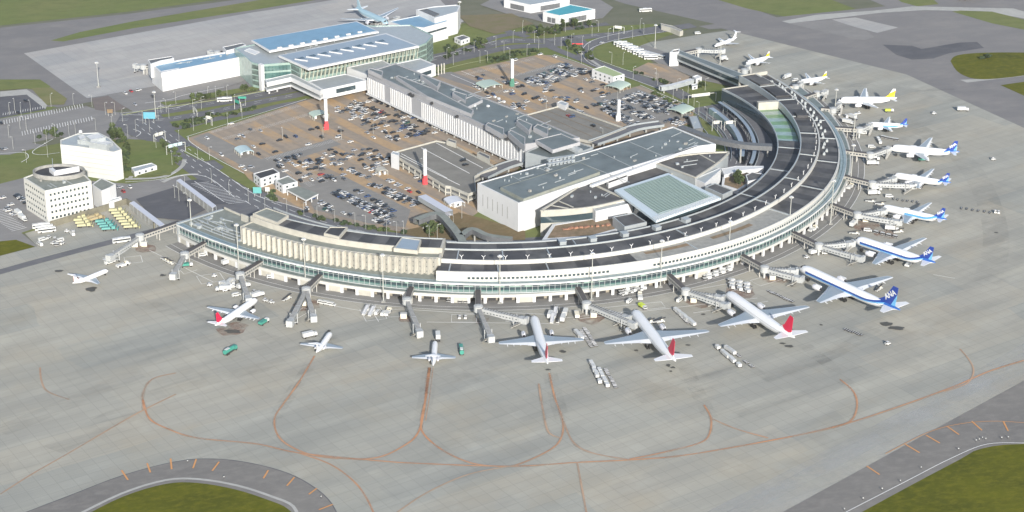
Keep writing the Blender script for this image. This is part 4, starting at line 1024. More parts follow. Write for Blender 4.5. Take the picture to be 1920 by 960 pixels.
b.build('column', B_cream, cb3)
# ------------------------------------------------------------------ left buildings
tb = thing('control_centre', 'tall plain cream walled building with grey roof plant on the left', 'building', W(170, 320))
P = block(tb, '', [(113,271),(150,275),(213,285),(228,280),(205,258),(184,248),(145,250),(113,262)], 21, .2, mat('pale_cream_wall', (.52, .52, .49), .7, var=.06, scale=.1), B_lite, .4, .8)
for px, z1 in (([(145,262),(205,270),(212,266),(165,256)], 23.5), ([(160,255),(185,249),(198,257),(170,262)], 25.5), ([(145,255),(155,252),(165,256),(150,262)], 24), ([(166,266),(200,272),(204,270),(170,263)], 25)):
    block(tb, 'roof_plant_', px, z1, 20.5, B_lite, B_white, .3, .4)
b = MB()
for k in range(5):
    z_ = 4+k*3.4; A0, A1 = Vector(W2(113, 271, 21)), Vector(W2(213, 285, 21)); dd = (A1-A0).normalized(); nn = Vector((dd.y, -dd.x))
    b.prism([A0+nn*.05, A1+nn*.05, A1-nn*.1, A0-nn*.1], z_, z_+.15)
b.build('wall_joint', B_cream, tb)
b = MB(); b.tube(W(151, 248, 21), W(151, 248, 24), .4, n=8); c_ = W(151, 248, 25); b.tube(c_, c_+Vector((0, 0, 1.4)), 1.3, 1.0, n=12); b.build('radar_dome', B_white, tb)
ob_ = thing('office_building', 'five storey white office with rows of square windows and a round rooftop wall', 'building', W(100, 400))
P = block(ob_, '', [(44,333),(84,358),(171,339),(160,328),(120,320),(75,321)], 22, .2, mat('office_white', (.52, .52, .485), .6, var=.06, scale=.2), B_roofg, .6, .8)
A0, A1 = W2(84, 358, 22), W2(171, 339, 22)
wins(ob_, A0, A1, 1.0, 20.6, 5, 10, 1.3, 1.5, B_glassd, 'window', .07)
wins(ob_, W2(44, 333, 22), A0, 1.0, 20.6, 5, 9, 1.2, 1.3, B_glassd, 'window', .05)
c_ = W(111, 326, 22); rr = 15.5
ring = [(c_.x+rr*1.05*math.cos(t), c_.y+rr*.72*math.sin(t)) for t in [k/40*2*math.pi for k in range(41)]]
b = MB()
for p, q in zip(ring[:-1], ring[1:]): b.beam((*p, 21.8), (*q, 21.8), .7, 2.8)
b.build('round_roof_wall', B_grey, ob_)
b = MB(); b.poly([(c_.x+rr*.98*math.cos(t), c_.y+rr*.68*math.sin(t), 23) for t in [k/30*2*math.pi for k in range(30)]]); b.build('drum_roof', B_roofd, ob_)
b = MB(); b.beam(W(96, 322, 23), W(105, 329, 23), 2.5, 2.6); b.beam(W(105, 329, 23), W(149, 321, 23), .8, 3.4); b.build('roof_screen', B_white, ob_)
b = MB(); b.tube(W(99, 315, 24), W(98, 297, 26), .2, n=5); b.build('antenna', B_lite, ob_)
an = thing('annexe_building', 'low pale annexe on the right of the white office', 'building', W(195, 375))
block(an, '', [(172,346),(190,333),(217,345),(205,352),(190,358)], 14, .2, B_white, B_roofg, .4)
block(an, 'low_', [(201,374),(226,368),(228,371),(204,379)], 5.5, .2, B_white, B_lite, .3)
rw_ = MB(); P = [W(95, 427), W(170, 404), W(238, 383), W(276, 408), W(290, 430)]
for u, v_ in zip(P[:-1], P[1:]): rw_.beam(u, v_, .8, 4.2)
rw_.top('retaining_wall', mat('moss_wall', (.17, .16, .12), .9, var=.3, scale=.2), 'low brown wall between the white office and the yard of parked ploughs', 'wall')
for (px, z1, lab) in (([(331,338),(338,335),(405,385),(398,389)], 6, 'long pale sloping canopy along the taxi pool, beside the ring road'), ([(243,380),(251,377),(308,420),(300,424)], 5, 'long narrow pale roof above the wall by the yard of ploughs')):
    t = thing('covered_walkway', lab, 'canopy', W(px[0][0], px[0][1]))
    b = MB(); b.prism([W2(x, y, z1) for x, y in px], z1-.5, z1); b.build('canopy_roof', mat('canopy_white', (.46, .48, .54), .5), t)
    b = MB()
    for k in range(9):
        f = k/8; p = W(px[1][0]*(1-f)+px[2][0]*f, px[1][1]*(1-f)+px[2][1]*f, z1); q = W(px[0][0]*(1-f)+px[3][0]*f, px[0][1]*(1-f)+px[3][1]*f, z1)
        for s in (p, q): b.box(((s.x*.96+(p.x+q.x)*.02), (s.y*.96+(p.y+q.y)*.02), .2), (.3, .3, z1-.7), 0)
    b.build('post', B_lite, t)
    q = [W(x, y, z1) for x, y in px]; b = MB(); b.prism([(q[0].x, q[0].y), (q[3].x, q[3].y), (q[3].x*.7+q[2].x*.3, q[3].y*.7+q[2].y*.3), (q[0].x*.7+q[1].x*.3, q[0].y*.7+q[1].y*.3)], .2, z1-.8); b.build('side_wall', B_grey, t)
# simple small buildings: name, label, category, roof px, z1, wall, roof
SMALL = [
 ('gatehouse', 'white flat roofed building with dark roof at the near car park edge', 'building', [(475,325),(512,315),(524,323),(488,335)], 7, B_white, B_roofd),
 ('toll_office', 'cream building with grey-green roof stepping down to the kerb', 'building', [(516,338),(540,329),(558,340),(530,347)], 6.5, B_white, B_roofg),
 ('toll_office', 'low cream canopy building with posts beside brown planting', 'building', [(537,355),(560,349),(597,363),(574,375)], 4.6, B_white, B_roofg),
 ('fuel_shed', 'long low pale shed on the lawn beside the tall cream building', 'shed', [(246,314),(284,305),(294,310),(252,322)], 3.8, B_white, B_lite),
 ('parking_office', 'cream office with yellow-green roof at the far car park', 'building', [(1110,130),(1133,123),(1171,139),(1150,144)], 7.5, B_white, mat('lime_roof', (.30, .36, .19), .7)),
 ('utility_building', 'small cream box building with dark roof right of the far terminal', 'building', [(852,70),(868,65),(881,70),(864,76)], 4.5, B_white, B_dgrey),
 ('hangar', 'white hangar with a bright teal roof at the top', 'hangar', [(1018,22),(1070,8),(1116,17),(1050,29)], 9, B_white, B_teal),
 ('hangar', 'white grey-roofed hangar at the top edge left of the teal one', 'hangar', [(945,-2),(1000,-20),(1068,-3),(995,9)], 8, B_white, B_lite),
 ('guard_post', 'small white building among shrubs beside the looping road', 'building', [(1298,143),(1308,140),(1316,144),(1305,148)], 4.5, B_white, B_white),
 ('shed', 'grey roofed shed at the end of the right car park', 'shed', [(1291,218),(1308,216),(1318,240),(1300,242)], 4.5, B_dgrey, B_lite),
 ('ticket_hut', 'small cream hut with red roof sign beside the lower car park lane', 'hut', [(840,374),(852,370),(866,376),(852,381)], 4, B_white, B_white),
 ('guard_post', 'small cream box beside the white pier end and shrubs', 'building', [(1296,158),(1307,156),(1308,160),(1298,162)], 3, B_white, B_lite),
]
for nm, lab, cat, px, z1, wm, rm in SMALL:
    t = thing(nm, lab, cat, W(*px[-1]))
    if 'canopy' in lab:
        b = MB(); b.prism([W2(x, y, z1) for x, y in px], z1-1.1, z1, 0, 1); b.build('canopy_roof', [wm, rm], t)
        b = MB(); c = sum((W(x, y, z1) for x, y in px), Vector())/4
        for i in range(4):
            for f in (0, .5):
                p = W(*px[i], z1)*(1-f)+W(*px[(i+1) % 4], z1)*f; p = c+(p-c)*.93; b.box((p.x, p.y, .2), (.5, .5, z1-1.3), 0)
        b.build('post', wm, t); b = MB(); b.prism([tuple((c+(W(x, y, z1)-c)*.5)[:2]) for x, y in px], .2, z1-1.2); b.build('booth', B_brown, t)
        continue
    P = block(t, '', px, z1, .2, wm, rm, .4, .5)
    L = (Vector(P[0])-Vector(P[1])).length
    big = z1 > 6
    for i in range(len(px)):
        a_, b2 = Vector(P[i]), Vector(P[(i+1) % len(P)])
        if (a_-b2).y < 0 and False: continue
        nrm = Vector(((b2-a_).y, -(b2-a_).x)).normalized()
        if nrm.y > .2: continue
        n_ = max(1, int((b2-a_).length/(7 if nm == 'hangar' else 5)))
        if nm == 'hangar': wins(t, a_, b2, 0.4, 6, 1, min(n_, 5), 4.0, 4.4, B_dgrey, 'hangar_door', .25)
        else: wins(t, a_, b2, .6, z1-.6, 2 if big else 1, n_, 1.5, 1.3, B_glassd, 'window', .08)
# vaulted ticket canopies
def vault(label, cx, cy, w, l, rot, m_, h=3.2):
    t = thing('vaulted_canopy', label, 'canopy', W(cx, cy), rot)
    b = MB(); rg = []
    for y in (-l/2, l/2):
        rg.append([(w/2*math.cos(a), y, 3.2+h*.55*math.sin(a)) for a in [i*math.pi/10 for i in range(11)]]+[((w/2-.3)*math.cos(a), y, 3.0+h*.5*math.sin(a)) for a in [i*math.pi/10 for i in range(10, -1, -1)]])
    b.loft(rg); b.build('vault_roof', m_, t, local=True, smooth=False)
    b = MB()
    for x in (-w/2+.3, w/2-.3):
        for y in (-l/2+.4, -l/6, l/6, l/2-.4): b.box((x, y, .15), (.35, .35, 3.2), 0)
    b.build('post', B_cream, t, local=True)
    b = MB()
    for x in (-w/4, w/4): b.box((x, 0, .15), (1.4, 3, 2.4), 0)
    b.build('ticket_booth', B_white, t, local=True)
vg = mat('vault_pale_green', (.36, .44, .38), .5); vp = mat('vault_pale_blue', (.38, .48, .50), .5)
vault('pale blue vaulted canopy over the entrance booths by the ochre car park', 458, 290, 10, 12, .5, vp)
vault('pale vaulted canopy beside the red-based pylon below the elevated lounge', 598, 222, 12, 10, .5, vg)
vault('pale green vaulted canopy beside the green-based pylon', 917, 166, 16, 14, .55, vg)
vault('green vaulted canopy beside the lime-roofed office', 1158, 168, 14, 16, -.6, vg)
vault('pale green vaulted canopy at the right end of the far car park', 1276, 213, 14, 16, -.7, vg)
vault('white vaulted canopy near the foot bridge by the hall', 852, 386, 11, 11, .4, mat('vault_white', (.52, .54, .58), .5))
vault('small cream vaulted canopy at the left of the parking deck', 716, 328, 7, 7, .4, B_cream)
# pylons
def pylon(label, x, yb, ztop, basecol, name='pylon_sign'):
    t = thing(name, label, 'pylon', W(x, yb)); c = W(x, yb)
    b = MB(); b.box((c.x, c.y, 7.2), (2.1, 2.1, ztop-7.2), .3); b.box((c.x, c.y, ztop), (2.2, 2.2, .4), .3); b.build('white_shaft', B_white, t)
    b = MB(); b.box((c.x, c.y, .15), (2.4, 2.4, 7.05), .3); b.box((c.x, c.y, .15), (3.6, 1.0, 4.6), .3); b.build('coloured_base', basecol, t)
red = mat('sign_red', (.45, .05, .06), .5); grn = mat('sign_green', (.06, .18, .13), .5)
pylon('white pylon with a red base below the elevated lounge', 612, 244, 23.4, red)
pylon('white pylon with a red base standing against the near parking deck', 797, 347, 25, red)
pylon('white pylon with a green base in the far car park', 960, 163, 22, grn)
pylon('plain white pylon among cars in the right car park', 1159, 228, 16.5, B_white)
# curved foot bridge and connecting bridges over the ring road
def bridge(label, pts, z, w, m_, rm, name='footbridge', roofed=True, h=3.2, parent=None):
    t = thing(name, label, 'bridge', W(pts[0][0], pts[0][1]))
    P = smooth_line([W(x, y, z) for x, y in pts], 5); Lp, Rp = offset_line(P, w)
    b = MB(); b.strip(Rp, Lp); b.strip([p-Vector((0, 0, h)) for p in Lp], [p-Vector((0, 0, h)) for p in Rp]); b.build('roof' if roofed else 'deck', rm, t)
    for q in (Lp, Rp):
        b = MB(); b.strip([p-Vector((0, 0, h)) for p in q], [p-Vector((0, 0, .02)) for p in q]); b.build('side_wall', m_, t)
    b = MB()
    for p in P[2::4]: b.box((p.x, p.y, .2), (1, 1, z-h), 0)
    b.build('pier', B_grey, t); return t
bridge('grey roofed footbridge from the car park over the road to the terminal', [(780,411),(820,399),(845,420),(865,447),(866,455)], 9, 5, B_dgrey, B_roofg)
bridge('dark ribbed bridge curving from the hall to the right side of the terminal', [(1275,236),(1330,255),(1390,268),(1448,272)], 15, 6, B_dgrey, B_dgrey)
bridge('pale sloping roofed walkway down to the lower car park', [(791,366),(818,382),(842,396)], 6, 6, B_lite, mat('canopy_white', (.46, .48, .54), .5), 'covered_walkway')
bridge('grey ramped footbridge beside the white end of the hall', [(866,440),(885,428),(915,440),(960,446)], 9, 4, B_dgrey, B_roofg)
bridge('pale curved bridge crossing the looping road near the far end of the curve', [(1238,162),(1262,158),(1298,148)], 6, 4, B_lite, B_white)
tn = thing('road_tunnel', 'pale concrete underpass portals where the road dives under the taxiway', 'tunnel', W(1258, 52))
for px in ([(1238,43),(1262,48),(1281,57),(1275,59),(1258,52),(1240,47)],): block(tn, 'portal_', px, 4.5, .2, B_cream, B_grey, .3)
b = MB(); b.prism([W2(x, y, 0) for x, y in ((1241,53),(1256,56),(1256,54.5),(1241,51.5))], .2, 4); b.prism([W2(x, y, 0) for x, y in ((1259,58),(1272,62),(1272,60),(1259,56))], .2, 4); b.build('tunnel_mouth', B_void, tn)

# hall_clutter: small plant and pipe runs on the big roofs
rnd = random.Random(31)
def clutter(parent, px, zz, n_, seed):
    rr = random.Random(seed); q = [W(x, y, zz) for x, y in px]
    for k in range(n_):
        u, v_ = rr.uniform(.08, .92), rr.uniform(.12, .88); p = (q[0]*(1-u)+q[1]*u)*(1-v_)+(q[3]*(1-u)+q[2]*u)*v_; b = MB(); h_ = heading(q[0], q[1])
        if k % 3 == 0: L_ = rr.uniform(4, 14); d_ = Vector((math.cos(h_), math.sin(h_), 0)); b.beam(p, p+d_*L_, .35, .35); b.build('roof_pipe', B_lite, parent)
        elif k % 3 == 1: b.box(p, (rr.uniform(1, 2.6), rr.uniform(.8, 1.8), rr.uniform(.6, 1.5)), h_); b.build('rooftop_unit', B_lite if rr.random() < .6 else B_grey, parent)
        else: b.tube(p, p+Vector((0, 0, .9)), .35, n=7); b.tube(p+Vector((0, 0, .9)), p+Vector((0, 0, 1.1)), .6, n=7); b.build('roof_vent', B_lite, parent)
clutter(hall, [(905,343),(1125,281),(1150,290),(940,348)], 19.5, 14, 1); clutter(hall, [(1130,300),(1255,245),(1330,270),(1180,312)], 19.5, 16, 2); clutter(hall, [(960,352),(1080,312),(1115,321),(985,368)], 21.45, 10, 3)
clutter(sb, [(700,136),(745,122),(955,205),(900,222)], 19.4, 26, 4); clutter(sb, [(905,226),(960,205),(1080,258),(985,268)], 19.4, 18, 5)
clutter(eye, [(1050,378),(1100,345),(1165,372),(1110,385)], 17, 6, 6); clutter(eye, [(1235,305),(1340,290),(1340,305),(1300,328)], 17, 6, 7)
clutter(it, [(500,108),(600,82),(690,62),(560,100)], 20, 10, 8); clutter(pd, [(760,286),(850,272),(900,315),(850,338)], 6.5, 0, 9)
clutter(lw, [(310,128),(440,104),(440,99),(300,124)], 14.3, 9, 10); clutter(tb, [(130,268),(200,276),(200,262),(150,255)], 20.6, 10, 11); clutter(ob_, [(60,338),(84,352),(160,338),(150,332)], 21.4, 8, 12)
for A_, B__ in (((780, 88), (800, 80)), ((800, 80), (812, 66)), ((472, 117), (489, 121)), ((545, 117), (562, 126))):
    wins(it, W2(*A_, zi), W2(*B__, zi), 2, 19, 4, 5, 2.6, 3.2, mat('bay_glass', (.13, .17, .155), .2), 'glass_bay', .02)
# ------------------------------------------------------------------ aircraft
P_white = mat('aircraft_white', (.62, .635, .65), .28, spec=.6)
P_grey = mat('wing_grey', (.27, .32, .36), .35, .2)
P_eng = mat('nacelle_white', (.60, .60, .62), .3, .1); P_dark = mat('engine_dark', (.03, .03, .035), .5)
P_metal = mat('bare_metal', (.5, .5, .52), .3, .8); P_tyre = mat('tyre_rubber', (.02, .02, .02), .8)
def livery(name, kind, fr, L):
    mt, n, b = newmat(name, .3, .6)
    tc = N(n, 'ShaderNodeTexCoord'); sp = N(n, 'ShaderNodeSeparateXYZ'); n.links.new(tc.outputs['Object'], sp.inputs[0])
    x, z = sp.outputs[0], sp.outputs[2]
    c = (.66, .67, .68)
    if kind in ('blue', 'lblue', 'tblue'):
        up = N(n, 'ShaderNodeMapRange'); up.interpolation_type = 'SMOOTHSTEP'
        up.inputs[1].default_value = -.16*L; up.inputs[2].default_value = -.5*L; up.inputs[3].default_value = 0; up.inputs[4].default_value = fr*1.5
        n.links.new(x, up.inputs[0]); zz = math_(n, 'SUBTRACT', z, up.outputs[0])
        nose = math_(n, 'LESS_THAN', x, (.40 if kind == 'blue' else .12 if kind == 'lblue' else -.28)*L)
        d = math_(n, 'MULTIPLY', math_(n, 'MULTIPLY', math_(n, 'GREATER_THAN', zz, -.08*fr), math_(n, 'LESS_THAN', zz, .26*fr)), nose)
        l = math_(n, 'MULTIPLY', math_(n, 'MULTIPLY', math_(n, 'GREATER_THAN', zz, -.30*fr), math_(n, 'LESS_THAN', zz, -.08*fr)), nose)
        c = mixc(n, d, c, (.015, .055, .26) if kind != 'lblue' else (.07, .25, .52)); c = mixc(n, l, c, (.14, .36, .60))
        tailw = math_(n, 'MULTIPLY', math_(n, 'LESS_THAN', x, -.36*L), math_(n, 'GREATER_THAN', z, .55*fr)); c = mixc(n, tailw, c, (.025, .10, .34))
    elif kind == 'pale':
        c = mixc(n, math_(n, 'GREATER_THAN', z, -.1*fr), (.50, .54, .56), (.28, .40, .46))
    wn = math_(n, 'MULTIPLY', math_(n, 'LESS_THAN', math_(n, 'ABSOLUTE', math_(n, 'SUBTRACT', z, .28*fr)), .16), math_(n, 'GREATER_THAN', math_(n, 'FRACT', math_(n, 'MULTIPLY', x, .9)), .55))
    wn = math_(n, 'MULTIPLY', wn, math_(n, 'LESS_THAN', math_(n, 'ABSOLUTE', x), .40*L))
    c = mixc(n, math_(n, 'MULTIPLY', wn, .8), c, (.06, .07, .09))
    n.links.new(c, b.inputs['Base Color']); return mt
def fin_mat(name, kind, L, x0, h, z0):
    mt, n, b = newmat(name, .35, .5)
    tc = N(n, 'ShaderNodeTexCoord'); sp = N(n, 'ShaderNodeSeparateXYZ'); n.links.new(tc.outputs['Object'], sp.inputs[0])
    x, z = sp.outputs[0], sp.outputs[2]; c = (.66, .67, .68)
    if kind == 'red':
        dx = math_(n, 'SUBTRACT', x, x0-h*.62); dz = math_(n, 'SUBTRACT', z, z0+h*.6)
        r2 = math_(n, 'ADD', math_(n, 'MULTIPLY', dx, dx), math_(n, 'MULTIPLY', dz, dz))
        c = mixc(n, math_(n, 'LESS_THAN', r2, (h*.60)**2), c, (.60, .01, .055))
    elif kind in ('blue', 'lblue', 'tblue'):
        # diagonal: light blue trailing band, dark blue body
        t = math_(n, 'ADD', x, math_(n, 'MULTIPLY', math_(n, 'SUBTRACT', z, z0), .52))
        c = mixc(n, math_(n, 'LESS_THAN', t, x0-h*.74), (.02, .05, .26), (.13, .36, .60))
    elif kind == 'yellow':
        t = math_(n, 'SUBTRACT', z, z0); t2 = math_(n, 'ADD', t, math_(n, 'MULTIPLY', math_(n, 'SUBTRACT', x, x0-h*.5), .5))
        c = mixc(n, math_(n, 'LESS_THAN', t2, h*.52), c, (.72, .48, .02))
        c = mixc(n, math_(n, 'LESS_THAN', t2, h*.1), c, (.50, .62, .05))
    elif kind == 'pale': c = (.28, .40, .46)
    elif kind == 'pink': c = mixc(n, .55, (.82, .83, .84), (.7, .25, .25))
    if isinstance(c, tuple): b.inputs['Base Color'].default_value = (*c, 1)
    else: n.links.new(c, b.inputs['Base Color'])
    return mt
def finplate(mb, out, th, axis, mi=0):
    """outline list of (a,b); extruded +-th along third axis; axis 'y': (x,z); axis 'z': (x,y,z at point)"""
    if axis == 'y':
        A = [(p[0], th*p[2], p[1]) for p in out]; B_ = [(p[0], -th*p[2], p[1]) for p in out]
    else:
        A = [(p[0], p[1], p[2]+th*p[3]) for p in out]; B_ = [(p[0], p[1], p[2]-th*p[3]) for p in out]
    n_ = len(out); mb.face(A, mi); mb.face(B_[::-1], mi)
    for i in range(n_):
        j = (i+1) % n_; mb.face([A[i], B_[i], B_[j], A[j]], mi)
FINTXT = {}
def textmesh(name, s, size, m_, parent, loc, rot):
    cu = bpy.data.curves.new('t', 'FONT'); cu.body = s; cu.size = size; cu.align_x = 'CENTER'; cu.align_y = 'CENTER'; cu.extrude = .02; cu.offset = size*.03
    tmp = bpy.data.objects.new('t', cu); COL.objects.link(tmp); dg = bpy.context.evaluated_depsgraph_get()
    me = bpy.data.meshes.new_from_object(tmp.evaluated_get(dg)); bpy.data.objects.remove(tmp); bpy.data.curves.remove(cu)
    me.name = name; me.materials.clear(); me.materials.append(m_)
    o = bpy.data.objects.new(name, me); COL.objects.link(o); o.parent = parent; o.location = loc; o.rotation_euler = rot; return o
def airplane(L, span, fr, kind, typ='twin', label='', letters=False):
    t = thing('airliner' if typ == 'twin' else 'regional_jet', label, 'airplane')
    zc = fr*2.15 if typ == 'twin' else fr*1.75
    H = L/2
    st = [(0, .04, -.30), (.006, .28, -.27), (.02, .50, -.2), (.045, .74, -.1), (.08, .92, -.02), (.12, 1, 0), (.3, 1, 0), (.5, 1, 0), (.64, 1, 0), (.73, .93, .06), (.81, .77, .18), (.88, .56, .34), (.94, .36, .5), (.985, .18, .62), (1, .06, .66)]
    b = MB(); rg = []
    for f, k, dz in st: rg.append([(H-f*L, k*fr*math.cos(a), dz*fr+k*fr*math.sin(a)) for a in [i*math.pi/9 for i in range(18)]])
    b.loft(rg); fu = b.build('fuselage', livery('fuselage_paint_%s_%d' % (kind, int(L)), kind, fr, L), t, smooth=True, local=True); fu.location = (0, 0, zc)
    b = MB()
    for s in (-1, 1):
        b.face([(H-.028*L, s*fr*.12, zc+fr*.50), (H-.028*L, s*fr*.52, zc+fr*.30), (H-.05*L, s*fr*.76, zc+fr*.40), (H-.05*L, s*fr*.12, zc+fr*.80)][::s])
    b.build('cockpit_window', P_dark, t, local=True)
    # wings
    for s in (-1, 1):
        if typ == 'twin': S = [(.335, .0, .235, -.55, .10), (.40, .30, .150, -.38, .07), (.535, .97, .052, .35, .025), (.560, 1.0, .028, .45, .012)]
        else: S = [(.38, .0, .28, -.75, .09), (.45, .35, .185, -.55, .07), (.58, .97, .08, -.2, .03), (.60, 1.0, .055, -.1, .02)]
        b = MB(); rg = []
        for f, y, c, z, th in S:
            x0 = H-f*L; cc = c*L; yy = s*(fr*.55+y*(span/2-fr*.55)); zz = zc+z*fr+abs(y)*fr*.25; T = th*cc*.9
            rg.append([(x0, yy, zz), (x0-.12*cc, yy, zz+T*.8), (x0-.72*cc, yy, zz+T*.55), (x0-cc, yy, zz), (x0-.6*cc, yy, zz-T*.3), (x0-.12*cc, yy, zz-T*.5)])
        k0 = len(b.f); b.loft(rg)
        for q in range(len(S)-1):
            for i in range(6):
                b.m[k0+q*6+i] = 1 if i == 1 else 0
        w_ = b.build('wing', [P_white, P_grey], t, weld=True, local=True)
        # flap track fairings
        if typ == 'twin':
            fb = MB()
            for y in (.25, .45, .62, .78):
                k = 0 if y < .3 else 1
                u = (y-.3)/.67 if y > .3 else 0
                xte = H-(.40+u*.135)*L-(.150-u*.098)*L if y > .3 else H-.555*L
                yy = s*(fr*.55+y*(span/2-fr*.55)); fb.tube((xte+.9, yy, zc-.35*fr+y*fr*.5), (xte-.9, yy, zc-.40*fr+y*fr*.5), .3, .1, 6)
            f_ = fb.build('flap_fairing', P_white, w_, local=True)
            er = fr*.50; ex = H-.315*L; ey = s*(span*.5*.335); ez = zc-fr*.62
            e = MB(); rg = []
            for dx, r in ((er*1.9, .86), (er*1.6, 1.0), (er*.3, 1.0), (-er*1.2, .8), (-er*1.7, .62)): rg.append([(ex+dx, ey+r*er*math.cos(a), ez+r*er*math.sin(a)) for a in [i*math.pi/8 for i in range(16)]])
            e.loft(rg, 0, False); e.build('engine', P_eng, w_, smooth=True, local=True)
            e = MB(); e.tube((ex+er*1.55, ey, ez), (ex+er*1.5, ey, ez), er*.88, n=14); e.tube((ex-er*1.2, ey, ez), (ex-er*2.3, ey, ez), er*.55, er*.2, 12); e.build('engine_fan', P_dark, w_, local=True)
            e = MB(); e.beam((ex+er*.8, ey, ez+er*.85), (ex-er*2.2, ey, ez+er*1.0), .4, er*.55); e.build('pylon', P_white, w_, local=True)
    if typ != 'twin':
        for s in (-1, 1):
            e = MB(); er = fr*.42; ex = H-.73*L; ey = s*fr*1.45; ez = zc+fr*.35; rg = []
            for dx, r in ((er*3, .9), (er*2.4, 1.0), (-er*1, .95), (-er*2.4, .6)): rg.append([(ex+dx, ey+r*er*math.cos(a), ez+r*er*math.sin(a)) for a in [i*math.pi/7 for i in range(14)]])
            e.loft(rg); e.beam((ex+er*2, ey-s*.2, ez), (ex-er, ey-s*.2, ez), fr*.9, .25); e.build('engine', P_eng, t, local=True)
    # tail
    fh = L*.150 if typ == 'twin' else L*.16; fx = H-.80*L; fz = zc+fr*.80
    b = MB(); out = [(fx+.02*L, fz-.1*fr, .6), (fx-.055*L, fz+fh*.32, .7), (fx-.118*L, fz+fh, .35), (fx-.165*L, fz+fh, .15), (fx-.150*L, fz+.1*fr, .3), (fx-.06*L, fz-.2*fr, 1)]
    finplate(b, out, .35, 'y'); fin = b.build('tail_fin', fin_mat('fin_paint_%s_%d' % (kind, int(L)), {'blue': 'blue', 'lblue': 'lblue', 'tblue': 'tblue', 'red': 'red', 'yellow': 'yellow', 'pale': 'pale', 'pink': 'pink'}.get(kind, 'w'), L, fx, fh, fz), t, local=True)
    if letters:
        for s in (-1, 1):
            ph = R_(38); cph, sph = math.cos(ph), math.sin(ph)
            rt = Vector((-s*cph, 0, s*sph)); up_ = Vector((sph, 0, cph)); nm_ = Vector((0, s, 0)); mm = Matrix((rt, up_, nm_)).transposed()
            textmesh('fin_lettering', 'ANA', fh*.36, P_white, fin, (fx-.098*L, s*.31, fz+fh*.5), mm.to_euler())
    hz_ = fz+fh if typ != 'twin' else zc+fr*.5
    for s in (-1, 1):
        b = MB(); x0 = fx-.10*L if typ != 'twin' else H-.855*L; sp = span*.5*(.34 if typ != 'twin' else .355)
        c0 = .10*L if typ == 'twin' else .075*L
        out = [(x0, s*(.0 if typ != 'twin' else fr*.3), hz_, 1), (x0-.075*L, s*sp, hz_+fr*.2, .4), (x0-.11*L, s*sp, hz_+fr*.2, .2), (x0-c0, s*0.05, hz_, .6)]
        if s < 0: out = out[::-1]
        finplate(b, out, .22, 'z'); b.build('tailplane', P_white, t, local=True)
    for x, y, w_ in ((H-.10*L, 0, .35), (H-.50*L, fr*1.1, .6), (H-.50*L, -fr*1.1, .6)):
        b = MB(); rw = zc*.17; b.tube((x, y, rw), (x, y, zc-.6*fr), .16, n=6, mi=1)
        for dx in ((-rw*1.1, rw*1.1) if w_ > .5 else (0,)):
            for dy in (-w_, w_): b.tube((x+dx, y+dy-.2, rw), (x+dx, y+dy+.2, rw), rw, n=10)
        b.build('landing_gear', [P_tyre, P_metal], t, local=True)
    return t, zc
PLANES = [
 (73.9, 60, 3.1, 'blue', 'twin', (1498, 503), (1688, 582), 'longest white airliner with dark blue stripe and lettered blue fin, lowest of the blue-tailed ones', True),
 (63.7, 60.9, 3.1, 'red', 'twin', (1361, 551), (1490, 634), 'white airliner with a bright red fin parked nearest the lowest blue-tailed airliner', False),
 (63.7, 60.9, 3.1, 'red', 'twin', (1187, 585), (1267, 678), 'white airliner with a red fin, third nearest the bottom centre, two bridges at its nose', False),
 (55, 47.6, 2.6, 'red', 'twin', (1000, 595), (1027, 683), 'white airliner seen tail-on with its nose at a single long boarding bridge', False),
 (39.5, 35, 2.0, 'red', 'twin', (482, 562), (403, 611), 'small white airliner with red fin parked at the left bridges', False),
 (26.8, 21.2, 1.6, 'white', 'rj', (620, 626), (593, 661), 'small white rear-engined jet parked alone beside a white van', False),
 (26.8, 21.2, 1.6, 'white', 'rj', (816, 642), (812, 686), 'small white rear-engined jet standing behind a boxy truck on twin orange lines', False),
 (26.8, 21.2, 1.4, 'pink', 'rj', (202, 508), (137, 531), 'small white jet with pinkish fin, leftmost on the apron', False),
 (63.7, 58, 3.1, 'blue', 'twin', (1602, 451), (1754, 493), 'white airliner with blue stripe and lettered fin, just behind the longest airliner', True),
 (52, 44, 2.5, 'lblue', 'twin', (1660, 392), (1767, 410), 'white airliner with pale blue stripe whose nose meets two long bridges', True),
 (46, 40, 2.3, 'tblue', 'twin', (1679, 331), (1778, 342), 'white airliner with lettered blue fin, half hidden behind a long cream bridge', True),
 (55, 47.6, 2.7, 'tblue', 'twin', (1668, 279), (1799, 285), 'white airliner with lettered blue fin and a green truck beside its engine', True),
 (34, 32, 1.9, 'lblue', 'twin', (1632, 235), (1697, 234), 'smallest of the blue-tailed airliners, at the right rim of the curve', False),
 (52, 47, 2.6, 'yellow', 'twin', (1572, 190), (1681, 184), 'large white airliner with a yellow and white fin', False),
 (30, 30, 1.8, 'yellow', 'twin', (1500, 155), (1550, 144), 'smaller white airliner with yellow-green fin, second from the far end', False),
 (30, 30, 1.8, 'yellow', 'twin', (1401, 119), (1442, 106), 'small white airliner with yellow fin near the far glazed pier', False),
 (27, 22, 1.4, 'white', 'rj', (1340, 87), (1382, 70), 'small white T-tailed jet beyond the far pier', False),
 (60, 60, 3.1, 'pale', 'twin', (722, 44), (672, 16), 'pale blue airliner behind the far blue-roofed terminal', False)]
SPAN = [60, 59, 60, 46.5, 34.5, 24, 23.5, 22.5, 56, 42, 40, 47, 31, 45, 28, 27, 21, 58]
